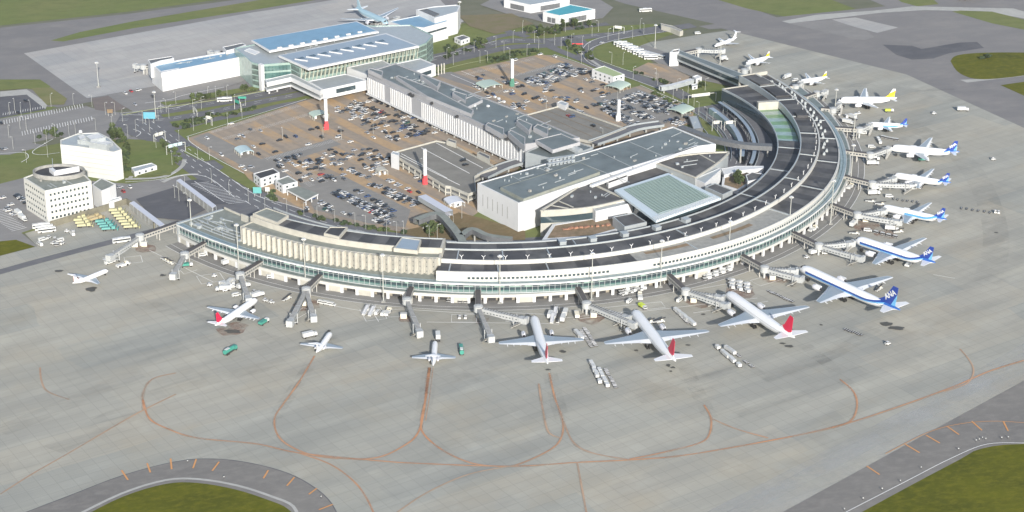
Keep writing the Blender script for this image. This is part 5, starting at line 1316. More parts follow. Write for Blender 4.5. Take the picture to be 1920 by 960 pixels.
for (L, sp, fr, kind, typ, n0, t0, lab, let), spn in zip(PLANES, SPAN):
    zc = fr*2.15 if typ == 'twin' else fr*1.75
    a = W(n0[0], n0[1], zc-.3*fr); e = W(t0[0], t0[1], zc+.6*fr); d = a-e; d.z = 0; c = (a+e)/2
    Lm = max(.85*L, min(1.15*L, d.length)) if typ == 'twin' else max(d.length, 27)
    o_, zc = airplane(Lm, spn, fr, kind, typ, lab, let)
    o_.location = (c.x, c.y, .12); o_.rotation_euler = (0, 0, math.atan2(d.y, d.x))
# ------------------------------------------------------------------ boarding bridges
J_roof = mat('bridge_dark_roof', (.075, .07, .07), .7, var=.2, scale=.4); J_side = mat('bridge_cream', (.34, .335, .31), .6, var=.1, scale=.4)
J_arm = mat('bridge_pale', (.37, .385, .385), .55, var=.15, scale=.5); J_win = mat('bridge_window', (.06, .07, .08), .3)
def jet_bridge(A, B_, arms, label, zt=7.6):
    a, b2 = W(*A, zt), W(*B_, zt)
    t = thing('boarding_bridge', label, 'boarding bridge', (b2.x, b2.y, 0))
    z0 = zt-3.0; up = Vector((0, 0, 1))
    b = MB(); b.beam((a.x, a.y, z0), (b2.x, b2.y, z0), 3.4, 2.7); b.build('corridor', J_side, t)
    b = MB(); b.beam((a.x, a.y, zt-.3), (b2.x, b2.y, zt-.3), 2.9, .22); b.build('corridor_roof', J_roof, t)
    d = (b2-a).normalized(); L = (b2-a).length; s = Vector((-d.y, d.x, 0))*1.72; w_ = MB()
    k = 2.0
    while k < L-3:
        for q in (s, -s):
            p = a+d*k+q; w_.beam((p.x, p.y, z0+1.0), (p.x+d.x*1.3, p.y+d.y*1.3, z0+1.0), .06, 1.0)
        k += 2.1
    w_.build('corridor_glazing', J_win, t)
    b = MB()
    for f in (.12, .55, .9):
        p = a+(b2-a)*f
        for q in (s*.8, -s*.8): b.box((p.x+q.x, p.y+q.y, .1), (.5, .5, z0), 0)
    b.build('support_column', J_side, t)
    b = MB(); b.tube((b2.x, b2.y, z0-.2), (b2.x, b2.y, zt+.2), 2.7, n=16); b.tube((b2.x, b2.y, zt+.2), (b2.x, b2.y, zt+.6), 2.2, 1.0, n=16); b.tube((b2.x, b2.y, .1), (b2.x, b2.y, z0), .7, n=10); b.build('rotunda', J_arm, t)
    for C in arms:
        za = zt-1.2; c = W(*C, za); e = c-Vector((b2.x, b2.y, za)); e.z = 0; LL = e.length; e.normalize(); st = Vector((b2.x, b2.y, 0))+e*2.0
        b = MB(); m1 = st+e*(LL*.52); b.beam((st.x, st.y, zt-3.2), (m1.x, m1.y, za-2.7), 2.3, 2.5); m0 = st+e*(LL*.45); en = st+e*(LL-4.5)
        b.beam((m0.x, m0.y, za-2.65), (en.x, en.y, za-2.65), 2.7, 2.8)
        sd_ = Vector((-e.y, e.x, 0)); k = 1.0
        while k < LL-6:
            p = st+e*k; zz = (zt-.6) if k < LL*.48 else za+.25
            q = p+sd_*1.15; r_ = p-sd_*1.15; b.beam((q.x, q.y, zz), (r_.x, r_.y, zz), .5, .14, 1); k += 1.7
        b.build('tunnel', [J_arm, mat('rib_dark', (.16, .16, .16), .7)], t)
        w_ = MB(); k = 2.0
        while k < LL-7:
            p = st+e*k
            for q in (sd_*1.38, -sd_*1.38): 
                w_.beam((p.x+q.x, p.y+q.y, za-1.6), (p.x+q.x+e.x*.9, p.y+q.y+e.y*.9, za-1.6), .06, .6)
            k += 2.0
        w_.build('tunnel_window', J_win, t)
        b = MB(); cc = st+e*(LL-3.6); b.box((cc.x, cc.y, za-3.0), (3.6, 3.8, 3.2), math.atan2(e.y, e.x)); c2 = cc+e*2.4; b.box((c2.x, c2.y, za-2.8), (1.6, 3.6, 3.6), math.atan2(e.y, e.x)); b.build('cab', J_arm, t)
        b = MB(); w0 = st+e*(LL*.72)
        for q in (sd_*2.0, -sd_*2.0): b.tube((w0.x+q.x, w0.y+q.y, 1.0), (w0.x+q.x, w0.y+q.y, za+.6), .28, n=6); b.tube((w0.x+q.x*.6, w0.y+q.y*.6, .7), (w0.x+q.x, w0.y+q.y, .7), .6, n=8, mi=1)
        b.beam((w0.x+sd_.x*2, w0.y+sd_.y*2, 1.0), (w0.x-sd_.x*2, w0.y-sd_.y*2, 1.0), .6, .5); b.build('drive_column', [J_arm, P_tyre], t)
        b = MB(); s0 = cc-sd_*2.6; s1 = s0-sd_*1.0-e*5.5
        b.beam((s0.x, s0.y, za-2.6), (s1.x, s1.y, .4), 1.2, .35); b.beam((s0.x, s0.y, za-1.6), (s1.x, s1.y, 1.4), 1.3, .08); b.build('service_stair', J_side, t)
    return t
BR = [((336,414),(262,440),[(205,480)], 'long boarding bridge at the far left reaching over the dark service road'),
 ((394,447),(346,474),[(324,515)], 'boarding bridge above the green and white bus with its arm pointing down'),
 ((499,482),(450,512),[(466,560)], 'boarding bridge serving the small red-finned airliner'),
 ((607,507),(574,540),[(543,603),(588,594)], 'boarding bridge with two splayed arms and no airliner'),
 ((774,530),(763,560),[(787,622)], 'boarding bridge bending down to empty stairs left of the truck and small jet'),
 ((896,533),(897,574),[(921,632),(985,597)], 'boarding bridge with one empty arm and one arm on the tail-on airliner'),
 ((1078,527),(1100,567),[(1178,594),(1190,606)], 'boarding bridge with twin ribbed arms beside the container dollies'),
 ((1246,505),(1286,542),[(1354,556),(1363,570)], 'boarding bridge with twin arms at the bright red-finned airliner'),
 ((1380,470),(1434,500),[(1492,505),(1502,520)], 'boarding bridge with twin arms at the longest airliner'),
 ((1484,432),(1536,457),[(1598,453),(1616,482)], 'boarding bridge with one arm up and one empty arm beside the second longest airliner'),
 ((1560,381),(1608,399),[(1658,393),(1688,414)], 'boarding bridge whose two arms straddle the pale-striped airliner'),
 ((1584,328),(1636,341),[(1676,333),(1714,345)], 'long cream boarding bridge crossing in front of a half hidden airliner'),
 ((1578,280),(1632,287),[(1666,277)], 'boarding bridge at the airliner with the green truck beside it'),
 ((1562,237),(1612,240),[(1632,233)], 'boarding bridge at the smallest blue-tailed airliner'),
 ((1540,201),(1562,203),[(1574,193)], 'short boarding bridge at the large yellow-finned airliner'),
 ((1480,160),(1492,160),[(1502,154)], 'short boarding bridge at the second yellow-finned airliner from the far end'),
 ((1385,128),(1396,130),[(1403,122)], 'short boarding bridge at the yellow-finned airliner near the glazed pier'),
 ((1275,98),(1310,91),[(1356,93)], 'white boarding bridge pointing right from the end of the far pier'),
 ((1510,180),(1532,172),[(1548,170)], 'idle thin boarding bridge between the two nearest yellow-finned airliners')]
for A, B_, arms, lab in BR: jet_bridge(A, B_, arms, lab)
def far_bridge(A, B_, lab): jet_bridge(A, ((A[0]+B_[0])/2, (A[1]+B_[1])/2), [B_], lab)
far_bridge((283,122), (254,121), 'white boarding bridge at the left tip of the long white wing')
far_bridge((420,96), (394,96), 'white boarding bridge left of the small dark-roofed room on the white wing')
far_bridge((705,43), (745,32), 'white boarding bridge behind the far terminal beside the pale blue airliner')
# ------------------------------------------------------------------ service vehicles
def body(mb, x0, x1, w, z0, z1, mi=0, taper=.0):
    c = w/2; ci = c-taper
    r0 = [(x0, -c, z0), (x1, -c, z0), (x1, c, z0), (x0, c, z0)]; r1 = [(x0+taper, -ci, z1), (x1-taper, -ci, z1), (x1-taper, ci, z1), (x0+taper, ci, z1)]
    mb.face(r0[::-1], mi); mb.face(r1, mi)
    for i in range(4):
        j = (i+1) % 4; mb.face([r0[i], r0[j], r1[j], r1[i]], mi)
def wheels(t, xs, w, r=.5):
    for x in xs:
        for s in (-1, 1):
            b = MB(); b.tube((x, s*w/2, r), (x, s*(w/2-.35), r), r, n=10); b.build('wheel', P_tyre, t, local=True)
def part(t, name, m_, *bodies):
    b = MB()
    for q in bodies: body(b, *q)
    return b.build(name, m_, t, local=True)
V_w = mat('vehicle_white', (.50, .51, .50), .4); V_g = mat('vehicle_green', (.05, .24, .19), .4); V_y = mat('plough_yellow', (.35, .335, .19), .5); V_t = mat('vehicle_teal', (.07, .25, .23), .45)
V_glass = mat('vehicle_glass', (.03, .035, .04), .15); V_d = mat('chassis_dark', (.05, .05, .05), .7); V_s = mat('silver_box', (.55, .56, .57), .4, .3); V_o = mat('vehicle_orange', (.34, .28, .16), .5); V_c = mat('vehicle_cream', (.66, .62, .50), .5); V_r = mat('vehicle_red', (.55, .04, .04), .5)
PR = {}
def proto(key, cat, fn):
    t = thing(cat.replace(' ', '_'), 'x', cat, (0, 0, -500)); fn(t); PR[key] = Proto(t)
def f_truck(col, L=8.5, h=3.4, scissor=0):
    def f(t):
        part(t, 'chassis', V_d, (-L/2, L/2, 2.0, .5, 1.0)); part(t, 'cab', V_w if col is not V_y else V_y, (L/2-2.0, L/2, 2.3, .9, 2.5, 0, .15)); part(t, 'windscreen', V_glass, (L/2-.5, L/2+.02, 2.0, 1.6, 2.3))
        part(t, 'cargo_box', col, (-L/2, L/2-2.3, 2.5, 1.1+scissor, h+scissor))
        if scissor: part(t, 'scissor_lift', V_d, (-L/2+1, L/2-3.4, 1.6, 1.0, 1.1+scissor))
        wheels(t, (-L/2+1.2, L/2-1.2), 2.4)
    return f
def f_tanker(col):
    def f(t):
        L = 10; part(t, 'chassis', V_d, (-L/2, L/2, 2.0, .5, 1.0)); part(t, 'cab', col, (L/2-2.2, L/2, 2.4, .9, 2.7, 0, .15)); part(t, 'windscreen', V_glass, (L/2-.5, L/2+.02, 2.0, 1.7, 2.4))
        b = MB(); b.tube((-L/2, 0, 2.1), (L/2-2.6, 0, 2.1), 1.2, n=14); b.build('tank', col, t, local=True); part(t, 'platform', V_w, (-L/2+1, -L/2+4, 1.6, 3.25, 3.45))
        wheels(t, (-L/2+1.2, -L/2+2.6, L/2-1.2), 2.4)
    return f
def f_bus(t):
    part(t, 'body', V_w, (-5.6, 5.6, 2.5, .4, 3.1, 0, .1)); part(t, 'window_band', V_glass, (-5.3, 5.3, 2.54, 1.5, 2.4)); part(t, 'roof_unit', V_s, (-2, 1, 1.6, 3.1, 3.4)); part(t, 'windscreen', V_glass, (5.3, 5.62, 2.2, 1.2, 2.6)); wheels(t, (-3.6, 3.9), 2.5)
def f_van(t):
    part(t, 'body', V_w, (-2.6, 2.6, 1.9, .4, 1.2), (-2.6, 1.6, 1.85, 1.2, 2.2, 0, .15)); part(t, 'window_band', V_glass, (-2.2, 1.62, 1.87, 1.3, 1.8, 0, .05)); wheels(t, (-1.6, 1.7), 1.9, .38)
def f_tug(t):
    part(t, 'body', V_w, (-1.6, 1.6, 1.7, .35, 1.1, 0, .08)); part(t, 'cab', V_s, (-.9, .5, 1.5, 1.1, 2.0, 0, .1)); part(t, 'window_band', V_glass, (-.95, .55, 1.45, 1.25, 1.75)); wheels(t, (-1.0, 1.0), 1.7, .42)
def f_push(t):
    part(t, 'body', V_w, (-4, 4, 3.0, .5, 1.7, 0, .15)); part(t, 'cab', V_c, (1.4, 3.6, 2.4, 1.7, 2.7, 0, .15)); part(t, 'window_band', V_glass, (1.35, 3.65, 2.2, 1.9, 2.4)); wheels(t, (-2.6, 2.6), 3.0, .7)
def f_cart(t):
    part(t, 'deck', V_s, (-1.5, 1.5, 1.6, .45, .62)); part(t, 'canopy', V_w, (-1.4, 1.4, 1.6, 1.7, 1.8)); part(t, 'load', V_d, (-1.2, 1.2, 1.3, .62, 1.25)); part(t, 'post', V_d, (-1.4, -1.3, 1.5, .6, 1.7), (1.3, 1.4, 1.5, .6, 1.7)); wheels(t, (-1.0, 1.0), 1.5, .25)
def f_dolly(t):
    part(t, 'deck', V_d, (-1.7, 1.7, 2.2, .35, .55)); part(t, 'roller_frame', V_s, (-1.6, -1.4, 2.1, .55, .7), (-.3, -.1, 2.1, .55, .7), (1.2, 1.4, 2.1, .55, .7)); wheels(t, (-1.2, 1.2), 1.9, .25)
def f_bar(t):
    part(t, 'deck', V_d, (-1.7, 1.7, .9, .35, .6)); part(t, 'roller_frame', V_s, (-1.6, 1.6, .2, .6, .7)); wheels(t, (-1.2, 1.2), .9, .25)
def f_uld(t):
    part(t, 'deck', V_d, (-1.7, 1.7, 2.2, .35, .55))
    b = MB(); b.v = [(-1.5, -1, .55), (1.5, -1, .55), (1.5, 1, .55), (-1.5, 1, .55), (-1.5, -1, 2.2), (1.5, -1, 2.2), (1.5, 1, 2.2), (-1.5, 1, 2.2)]
    b.f = [(0, 3, 2, 1), (4, 5, 6, 7), (0, 1, 5, 4), (1, 2, 6, 5), (2, 3, 7, 6), (3, 0, 4, 7)]; b.m = [0]*6; b.build('container', V_w, t, local=True); wheels(t, (-1.2, 1.2), 1.9, .25)
def f_belt(t):
    part(t, 'body', V_w, (-3.2, 3.2, 1.6, .4, .95)); b = MB(); b.beam((-3.4, .2, .9), (3.8, .2, 2.6), .9, .25); b.build('conveyor', V_d, t, local=True); part(t, 'cab', V_c, (1.0, 2.2, .7, .9, 1.9)); wheels(t, (-2, 2), 1.6, .4)
def f_plough(col):
    def f(t):
        part(t, 'chassis', V_d, (-4.5, 4.5, 2.2, .6, 1.1)); part(t, 'cab', col, (1.6, 4.2, 2.4, 1.0, 2.9, 0, .2)); part(t, 'window_band', V_glass, (1.7, 4.25, 2.2, 1.9, 2.5, 0, .1)); part(t, 'hopper', col, (-4.4, 1.2, 2.4, 1.1, 2.3, 0, .2))
        b = MB(); b.beam((5.4, -1.9, .3), (6.1, 1.9, .3), .5, 1.3); b.beam((4.4, 0, .7), (5.7, 0, .7), .8, .3); b.build('plough_blade', col, t, local=True); wheels(t, (-3.2, -1.9, 3), 2.4, .55)
    return f
def f_stairs(t):
    part(t, 'body', V_w, (-3.4, 3.4, 2.0, .5, 1.1)); b = MB(); b.beam((-3.6, 0, 1.0), (3.0, 0, 3.6), 1.9, .35); b.beam((3.0, 0, 3.6), (4.2, 0, 3.6), 1.9, .3)
    for s in (-.95, .95): b.beam((-3.6, s, 1.9), (3.0, s, 4.6), .1, .12); b.beam((3.0, s, 4.6), (4.2, s, 4.6), .1, .12)
    b.build('stair_flight', V_s, t, local=True); part(t, 'cab', V_w, (2.0, 3.4, 1.9, 1.1, 2.3)); wheels(t, (-2.2, 2.2), 2.0, .45)
def f_hut(t):
    part(t, 'wall', V_c, (-1.7, 1.7, 2.6, .1, 2.6)); part(t, 'roof', V_w, (-1.9, 1.9, 2.8, 2.6, 2.8)); part(t, 'door', V_d, (1.68, 1.74, .9, .15, 2.1))
proto('truck', 'service truck', f_truck(V_w)); proto('box', 'catering truck', f_truck(V_w, 8, 3.6, 1.2)); proto('tan', 'service truck', f_truck(V_c, 7.5, 3.0)); proto('tanker', 'fuel truck', f_tanker(V_g)); proto('gtruck', 'refuelling truck', f_truck(V_g, 7.5, 2.4)); proto('ytruck', 'service truck', f_truck(mat('lime_paint', (.45, .55, .05), .5), 6.5, 2.4))
proto('bus', 'bus', f_bus); proto('van', 'van', f_van); proto('tug', 'baggage tug', f_tug); proto('push', 'pushback tug', f_push); proto('cart', 'baggage cart', f_cart); proto('dolly', 'container dolly', f_dolly); proto('bar', 'baggage dolly', f_bar); proto('uld', 'cargo container', f_uld); proto('belt', 'belt loader', f_belt)
proto('yplough', 'snow plough', f_plough(V_y)); proto('tplough', 'snow plough', f_plough(V_t)); proto('stairs', 'passenger stairs', f_stairs); proto('hut', 'ground power hut', f_hut); proto('otug', 'baggage tug', f_plough(V_o))
GZ = .14
def put(key, x, y, deg, label, group=None, z=GZ):
    p = W(x, y, z); return PR[key].put((p.x, p.y, z), R_(deg), label, group)
def train(key, x0, y0, x1, y1, n, label, group, along=True, tug=None, skip=0.0):
    if along and n > 5: n = max(4, int(n*.8))
    a, b_ = W(x0, y0, GZ), W(x1, y1, GZ); h = math.degrees(heading(a, b_))
    for i in range(n):
        if random.random() < (skip or (.14 if n > 6 else 0)): continue
        p = a+(b_-a)*i/max(1, n-1); PR[key].put((p.x+random.uniform(-.25, .25), p.y+random.uniform(-.4, .4), GZ), R_((h if along else h+90)+random.uniform(-4, 4)), label, group)
put('truck', 1805, 208, 0, 'white truck standing alone on the right apron beyond the yellow-finned airliner'); put('tug', 1752-1, 214, 0, 'small white tug just right of the lone white truck')
put('ytruck', 1667, 210, 5, 'lime green truck between the large yellow-finned airliner and the smallest blue-tailed one')
put('gtruck', 1731, 302, 0, 'green truck beside the engine of the lettered airliner')
put('box', 1638, 301, 10, 'white catering truck below the bridge of the airliner with the green truck'); put('truck', 1636, 309, 5, 'white truck in front of the catering truck under the upper right bridge')
put('van', 1634, 277, 0, 'white van behind the bridge of the airliner with the green truck')
train('uld', 1646, 262, 1650, 270, 3, 'white container in the short row behind the lettered airliner nose', 'containers behind the airliner with the green truck'); train('cart', 1656, 259, 1680, 264, 7, 'small cart in the cluster behind the lettered airliner nose', 'carts behind the airliner with the green truck')
put('push', 1594, 352, 60, 'white tug by the cream arcade under the long cream bridge'); put('box', 1642, 359, 20, 'white catering truck below the long cream bridge'); put('truck', 1638, 365, 10, 'white truck below the catering truck under the long cream bridge'); put('van', 1667, 370, 0, 'cream van under the long cream bridge at a row of dark dollies')
train('bar', 1675, 374, 1720, 380, 6, 'dark empty dolly in the spaced row right of the cream van', 'spaced dollies by the cream van', False)
train('bar', 1803, 391, 1856, 399, 6, 'dark empty dolly in the lone spaced row on the right apron', 'lone spaced row of dollies', False); put('tug', 1866, 399, 80, 'upper white tug at the end of the lone row of dollies', None); put('tug', 1872, 400, 80, 'right white tug at the end of the lone row of dollies')
put('tug', 1862, 300, 0, 'lone white tug far out on the right apron')
put('belt', 1632, 379, -20, 'belt loader left of the pale-striped airliner'); put('belt', 1650, 384, -15, 'long belt loader touching the pale-striped airliner nose')
put('truck', 1672, 432, -12, 'white truck below the arm of the pale-striped airliner bridge'); put('belt', 1684, 436, 10, 'cream loader beside the truck below the pale-striped airliner'); put('truck', 1600, 423, 60, 'white truck with ladder on the reddish patch near the arcade'); put('belt', 1602, 439, -15, 'white loader on the reddish patch below the ladder truck'); put('van', 1627, 434, -10, 'small white van on the reddish patch'); put('hut', 1622, 415, 0, 'pinkish hut under the bridge straddling airliner')
train('cart', 1643, 438, 1678, 446, 6, 'small cart in the faint dotted row above the second longest airliner', 'dotted row of carts')
put('push', 1704, 497, 60, 'white tug below the tail of the second longest airliner'); put('tug', 1512, 484, 20, 'white tug left of the empty arm near the second longest airliner'); put('truck', 1528, 476, 30, 'white truck under the rotunda of the bridge by the second longest airliner'); put('van', 1548, 476, 10, 'white van under the rotunda beside the white truck'); put('push', 1524, 432, 50, 'white tug in front of the arcade below the pale-striped airliner bridge')
put('belt', 1648, 544, 50, 'white loader behind the wing of the longest airliner')
put('tug', 1664, 646, 20, 'lone white tug on the lower right apron'); train('dolly', 1588, 620, 1612, 628, 4, 'empty pale dolly on the open apron below the longest airliner', 'pale dollies below the longest airliner')
train('dolly', 1444, 548, 1484, 566, 13, 'dark empty dolly in the strip between the two longest airliners', 'dolly strip between the red-finned and longest airliners', True)
for k in range(26): put(('cart', 'uld', 'dolly')[k % 3], 1368+(k % 9)*4.6+k*.1, 528+(k//9)*6+(k % 9)*1.2, 25+k*3, ('cart', 'small container', 'dolly')[k % 3]+' in the pinkish cluster above the bright red-finned airliner', 'cluster of ground equipment above the red-finned airliner')
for k in range(16): put(('cart', 'uld')[k % 2], 1322+(k % 8)*6.5, 521-(k % 8)*2.5+(k//8)*5, 25, ('cart', 'small container')[k % 2]+' in the row in front of the arcade left of the longest airliner bridge', 'equipment row by the arcade right')
for k in range(18): put(('cart', 'tug', 'uld')[k % 3], 1164+(k % 9)*5.6, 550-(k % 9)*1.6+(k//9)*5, 10+k*5, ('cart', 'small tug', 'small container')[k % 3]+' in the row before the arcade between the twin-arm bridges', 'equipment row by the arcade centre')
put('push', 1200, 558, 90, 'white tug on its own below the centre equipment row'); put('ytruck', 1205, 578, -60, 'green and white truck between the centre row and the dark dollies'); put('van', 1180, 567, 60, 'white van by the twin-arm bridge in the centre')
train('uld', 1268, 584, 1300, 610, 12, 'white container in the diagonal line left of the bright red-finned airliner', 'diagonal container line beside the red-finned airliner'); train('dolly', 1272, 588, 1290, 606, 8, 'dark dolly beside the diagonal container line', 'diagonal dolly line beside the red-finned airliner')
train('belt', 1216, 606, 1236, 604, 2, 'belt loader at the nose of the centre red-finned airliner', 'belt loaders at the red-finned airliner')
train('dolly', 1090, 622, 1108, 650, 13, 'dark dolly in the left dark strip right of the tail-on airliner', 'left dark dolly strip by the tail-on airliner'); train('dolly', 1097, 618, 1116, 648, 13, 'dark dolly in the right dark strip right of the tail-on airliner', 'right dark dolly strip by the tail-on airliner'); train('uld', 1080, 625, 1090, 636, 4, 'white container left of the two dark strips of dollies', 'containers by the dark dolly strips')
train('uld', 1108, 683, 1124, 718, 10, 'white container in the left of two lines on the open apron', 'left container line on the open apron'); train('uld', 1124, 697, 1138, 725, 8, 'white container in the right of two lines on the open apron', 'right container line on the open apron'); train('dolly', 1136, 695, 1154, 726, 12, 'dark dolly beside the container lines on the open apron', 'dark dollies on the open apron')
train('uld', 1345, 655, 1385, 688, 12, 'white container in the diagonal line below the red-finned airliner', 'container line below the red-finned airliner'); train('uld', 1362, 655, 1375, 664, 4, 'white container in the short line beside the diagonal line', 'short container line'); train('dolly', 1380, 664, 1410, 688, 9, 'empty dolly right of the diagonal container line', 'dollies below the red-finned airliner')
for k, (x, y) in enumerate([(1032,594),(1041,592),(1050,591),(1060,590),(1036,603),(1047,602),(1056,600)]): put(('truck', 'stairs', 'belt')[k % 3], x, y, 80, ('white truck', 'white stair truck', 'white belt loader')[k % 3]+' in the packed group left of the twin-arm centre bridge', 'packed trucks left of the centre bridge')
put('tan', 1081, 594, 95, 'cream boxy truck standing by the centre twin-arm bridge'); put('hut', 1113, 594, 0, 'pinkish hut under the centre twin-arm bridge'); put('hut', 1300, 566, 0, 'pinkish hut under the bridge at the bright red-finned airliner'); put('hut', 1448, 524, 0, 'cream hut under the bridge at the longest airliner'); put('van', 1274, 565, 60, 'cream van under the bridge at the bright red-finned airliner')
for k in range(4): put('stairs' if k < 2 else 'van', 686+k*11, 588+(k % 2)*2, 70, ('stair truck', 'stair truck', 'white van', 'white van')[k]+' parked in the row left of the stairs bridge', 'vehicles left of the stairs bridge')
put('push', 727, 588, 75, 'white tug in the row nearest the stairs bridge')
put('tug', 862, 597, 85, 'left of two small white tugs beside the empty arm'); put('tug', 873, 597, 85, 'right of two small white tugs beside the empty arm'); train('cart', 843, 566, 872, 568, 4, 'cream cart in the row against the arcade by the middle bridge', 'cream carts against the arcade')
put('stairs', 783, 631, -75, 'stair truck with dark steps at the end of the bending bridge'); put('hut', 757, 596, 0, 'white hut beside the bending bridge'); put('box', 821, 637, 95, 'boxy grey-white truck at the nose of the small jet'); put('tanker', 865, 660, 95, 'green tank truck right of the small jet on twin lines'); put('gtruck', 495, 607, 60, 'green truck near the wing of the small red-finned airliner'); put('tanker', 432, 661, 60, 'green tank truck alone on the left apron')
put('truck', 581, 632, 30, 'white truck beside the small jet'); put('gtruck', 350, 500, 15, 'green and white truck under the second bridge from the left'); train('van', 603, 569, 622, 573, 3, 'white van in the group right of the splayed bridge', 'vans right of the splayed bridge'); put('hut', 573, 572, 0, 'white hut between the splayed bridge arms'); put('belt', 538, 562, 50, 'white loader left of the splayed bridge')
for k in range(10): put(('van', 'tug', 'truck')[k % 3], 418+(k % 4)*7, 533+(k//4)*6, 30+k*20, ('white van', 'white tug', 'white truck')[k % 3]+' in the crowd left of the small red-finned airliner', 'vehicle crowd at the left bridge')
put('truck', 457, 540, 40, 'white truck under the arm of the small red-finned airliner bridge'); put('truck', 483, 557, 40, 'white truck ahead of the small red-finned airliner nose'); put('tug', 477, 549, 45, 'small tug right of the left bridge arm'); train('tug', 498, 565, 510, 568, 2, 'small white tug in the pair right of the small red-finned airliner nose', 'pair of tugs')
put('tug', 402, 519, 20, 'white tug on the painted box'); put('tug', 393, 536, 20, 'white tug below the painted box'); train('belt', 308, 488, 318, 494, 3, 'white loader in the slanted group left of the second bridge', 'slanted loaders'); put('push', 230, 499, 40, 'white tug near the leftmost jet'); put('tug', 240, 495, 10, 'small white vehicle beside the white tug by the leftmost jet')
put('bus', 228, 454, 22, 'white bus with dark windows under the leftmost bridge'); put('stairs', 206, 494, 225, 'dark stair truck at the end of the leftmost bridge'); put('hut', 271, 461, 0, 'pinkish hut under the leftmost bridge'); put('hut', 254, 462, 0, 'small white hut left of the pinkish hut')
put('truck', 428, 495, 40, 'white truck before the arcade between the two left bridges'); put('van', 381, 480, 25, 'white van below the arcade near the second bridge'); put('van', 508, 521, 20, 'white van before the arcade right of the third bridge'); put('van', 443, 555, 30, 'white van at the lower edge of the left crowd')
for k in range(5): put('yplough', 145+k*3.2, 405+k*5.2, 12, 'yellow snow plough in the left yellow row of the yard', 'left yellow row of ploughs')
for k in range(2): put('otug', 174+k*6, 410+k*3, 40, 'orange plough truck beside the left yellow row', 'orange plough trucks')
for k in range(4): put('tplough', 192+k*4, 418+k*4.6, 12, 'teal plough truck in the middle of the yard', 'teal plough trucks')
for k in range(7): put('yplough', 217+k*4.7, 397+k*5.2, 12, 'yellow snow plough in the right yellow row of the yard', 'right yellow row of ploughs')
for k in range(3): put('bus', 78+k*5, 427+k*4, 20, 'white bus in the rank beside the brown wall', 'buses in the yard')
put('truck', 43, 413, -50, 'grey boxy lorry left of the white office'); put('truck', 36, 404, -50, 'second grey lorry behind the boxy one left of the office'); put('stairs', 135, 440, -60, 'long pale trailer standing in the yard'); put('tug', 126, 435, 10, 'small tug left of the long pale trailer')
for k, (x, y) in enumerate([(80,451),(92,447),(103,450),(75,460),(100,458),(106,461),(112,453),(117,458)]): put(('van', 'tug', 'cart')[k % 3], x, y, 40+k*30, ('white van', 'white tug', 'cart')[k % 3]+' in the loose cluster at the lower yard', 'lower yard cluster')
for k, (x, y) in enumerate([(1525,197),(1545,211),(1566,212),(1574,216),(1586,220),(1596,222),(1604,226),(1610,214),(1490,152),(1475,147),(1497,176),(1504,179),(1560,222),(1590,232),(1420,115)]): put(('van', 'truck', 'cart', 'tug')[k % 4], x, y, k*25, ('white van', 'white truck', 'cart', 'white tug')[k % 4]+' in the scattered equipment along the far right rim', 'equipment along the far right rim')
put('box', 1357, 115, 40, 'large white truck by the far glazed pier'); put('van', 1308, 64, 20, 'white van on the asphalt beyond the far pier')
for k in range(12): put('bus', 1163+(k % 12)*5.2, 84+(k % 12)*2.4+(k % 2)*1.0, 5, 'white bus in the packed rank by the grass island', 'buses packed beside the grass island')
for k in range(6): put('bus', 1212+k*4.5, 103+k*1.2, -35, 'white coach in the slanted line left of the far pier', 'coaches left of the far pier')
for k, (x, y) in enumerate([(1570,262),(1572,268),(1563,250),(1584,246),(1592,250),(1600,248),(1618,251),(1600,258),(1585,312),(1590,300)]): put(('van', 'cart', 'tug')[k % 3], x, y, 30*k, ('white van', 'cart', 'white tug')[k % 3]+' under the bridges at the right edge of the curve', 'equipment under the right bridges')
# ------------------------------------------------------------------ buses and road traffic
put('bus', 421, 190, 12, 'white bus on the approach road', z=.4); put('bus', 1210, 22, 10, 'white truck-like bus beside the teal hangar')
# ------------------------------------------------------------------ cars
CARC = {'white': (.52, .52, .51), 'silver': (.30, .31, .33), 'black': (.015, .015, .018), 'grey': (.10, .105, .115), 'blue': (.04, .07, .16), 'red': (.32, .03, .03), 'green': (.03, .09, .07)}
def car_mesh(col, van=False):
    b = MB(); l, w = (4.5, 1.75); h = 1.45 if not van else 1.85
    xs = [(-2.25, .45, .85), (-2.2, .9, .8), (-1.9, .98, .82), (-1.5 if not van else -2.05, h, .68), (.35 if not van else .6, h, .68), (1.05, 1.0, .82), (2.1, .85, .8), (2.25, .5, .8)]
    top = [[(x, -w/2*k/.85, z) for x, z, k in xs], [(x, w/2*k/.85, z) for x, z, k in xs]]
    for i in range(len(xs)-1):
        g_ = i in (2, 4); b.face([top[0][i], top[0][i+1], top[1][i+1], top[1][i]][::-1], 1 if g_ else 0)
    base = [[(-2.25, s*w/2, .3), (2.25, s*w/2, .3)] for s in (-1, 1)]
    for k, s in ((0, 1), (1, -1)):
        b.face([(-2.25, top[k][0][1], .3)]+[(2.25, top[k][-1][1], .3)]+[top[k][7], top[k][6], top[k][5], top[k][2], top[k][1], top[k][0]], 0)
        b.face([top[k][2], top[k][5], top[k][4], top[k][3]], 1)
    b.face([(-2.25, top[0][0][1], .3), (-2.25, top[1][0][1], .3), top[1][0], top[0][0]][::-1], 0); b.face([(2.25, top[0][0][1], .3), (2.25, top[1][0][1], .3), top[1][7], top[0][7]], 0)
    for x in (-1.4, 1.4):
        for s in (-1, 1): b.tube((x, s*w/2*1.0, .33), (x, s*(w/2-.25), .33), .33, n=8, mi=2)
    o = b.build('parked_car', [mat('car_paint_'+col, CARC[col], .3, spec=.6), V_glass, P_tyre]); return o
CARP = {}
CARS = []
rc = random.Random(21)
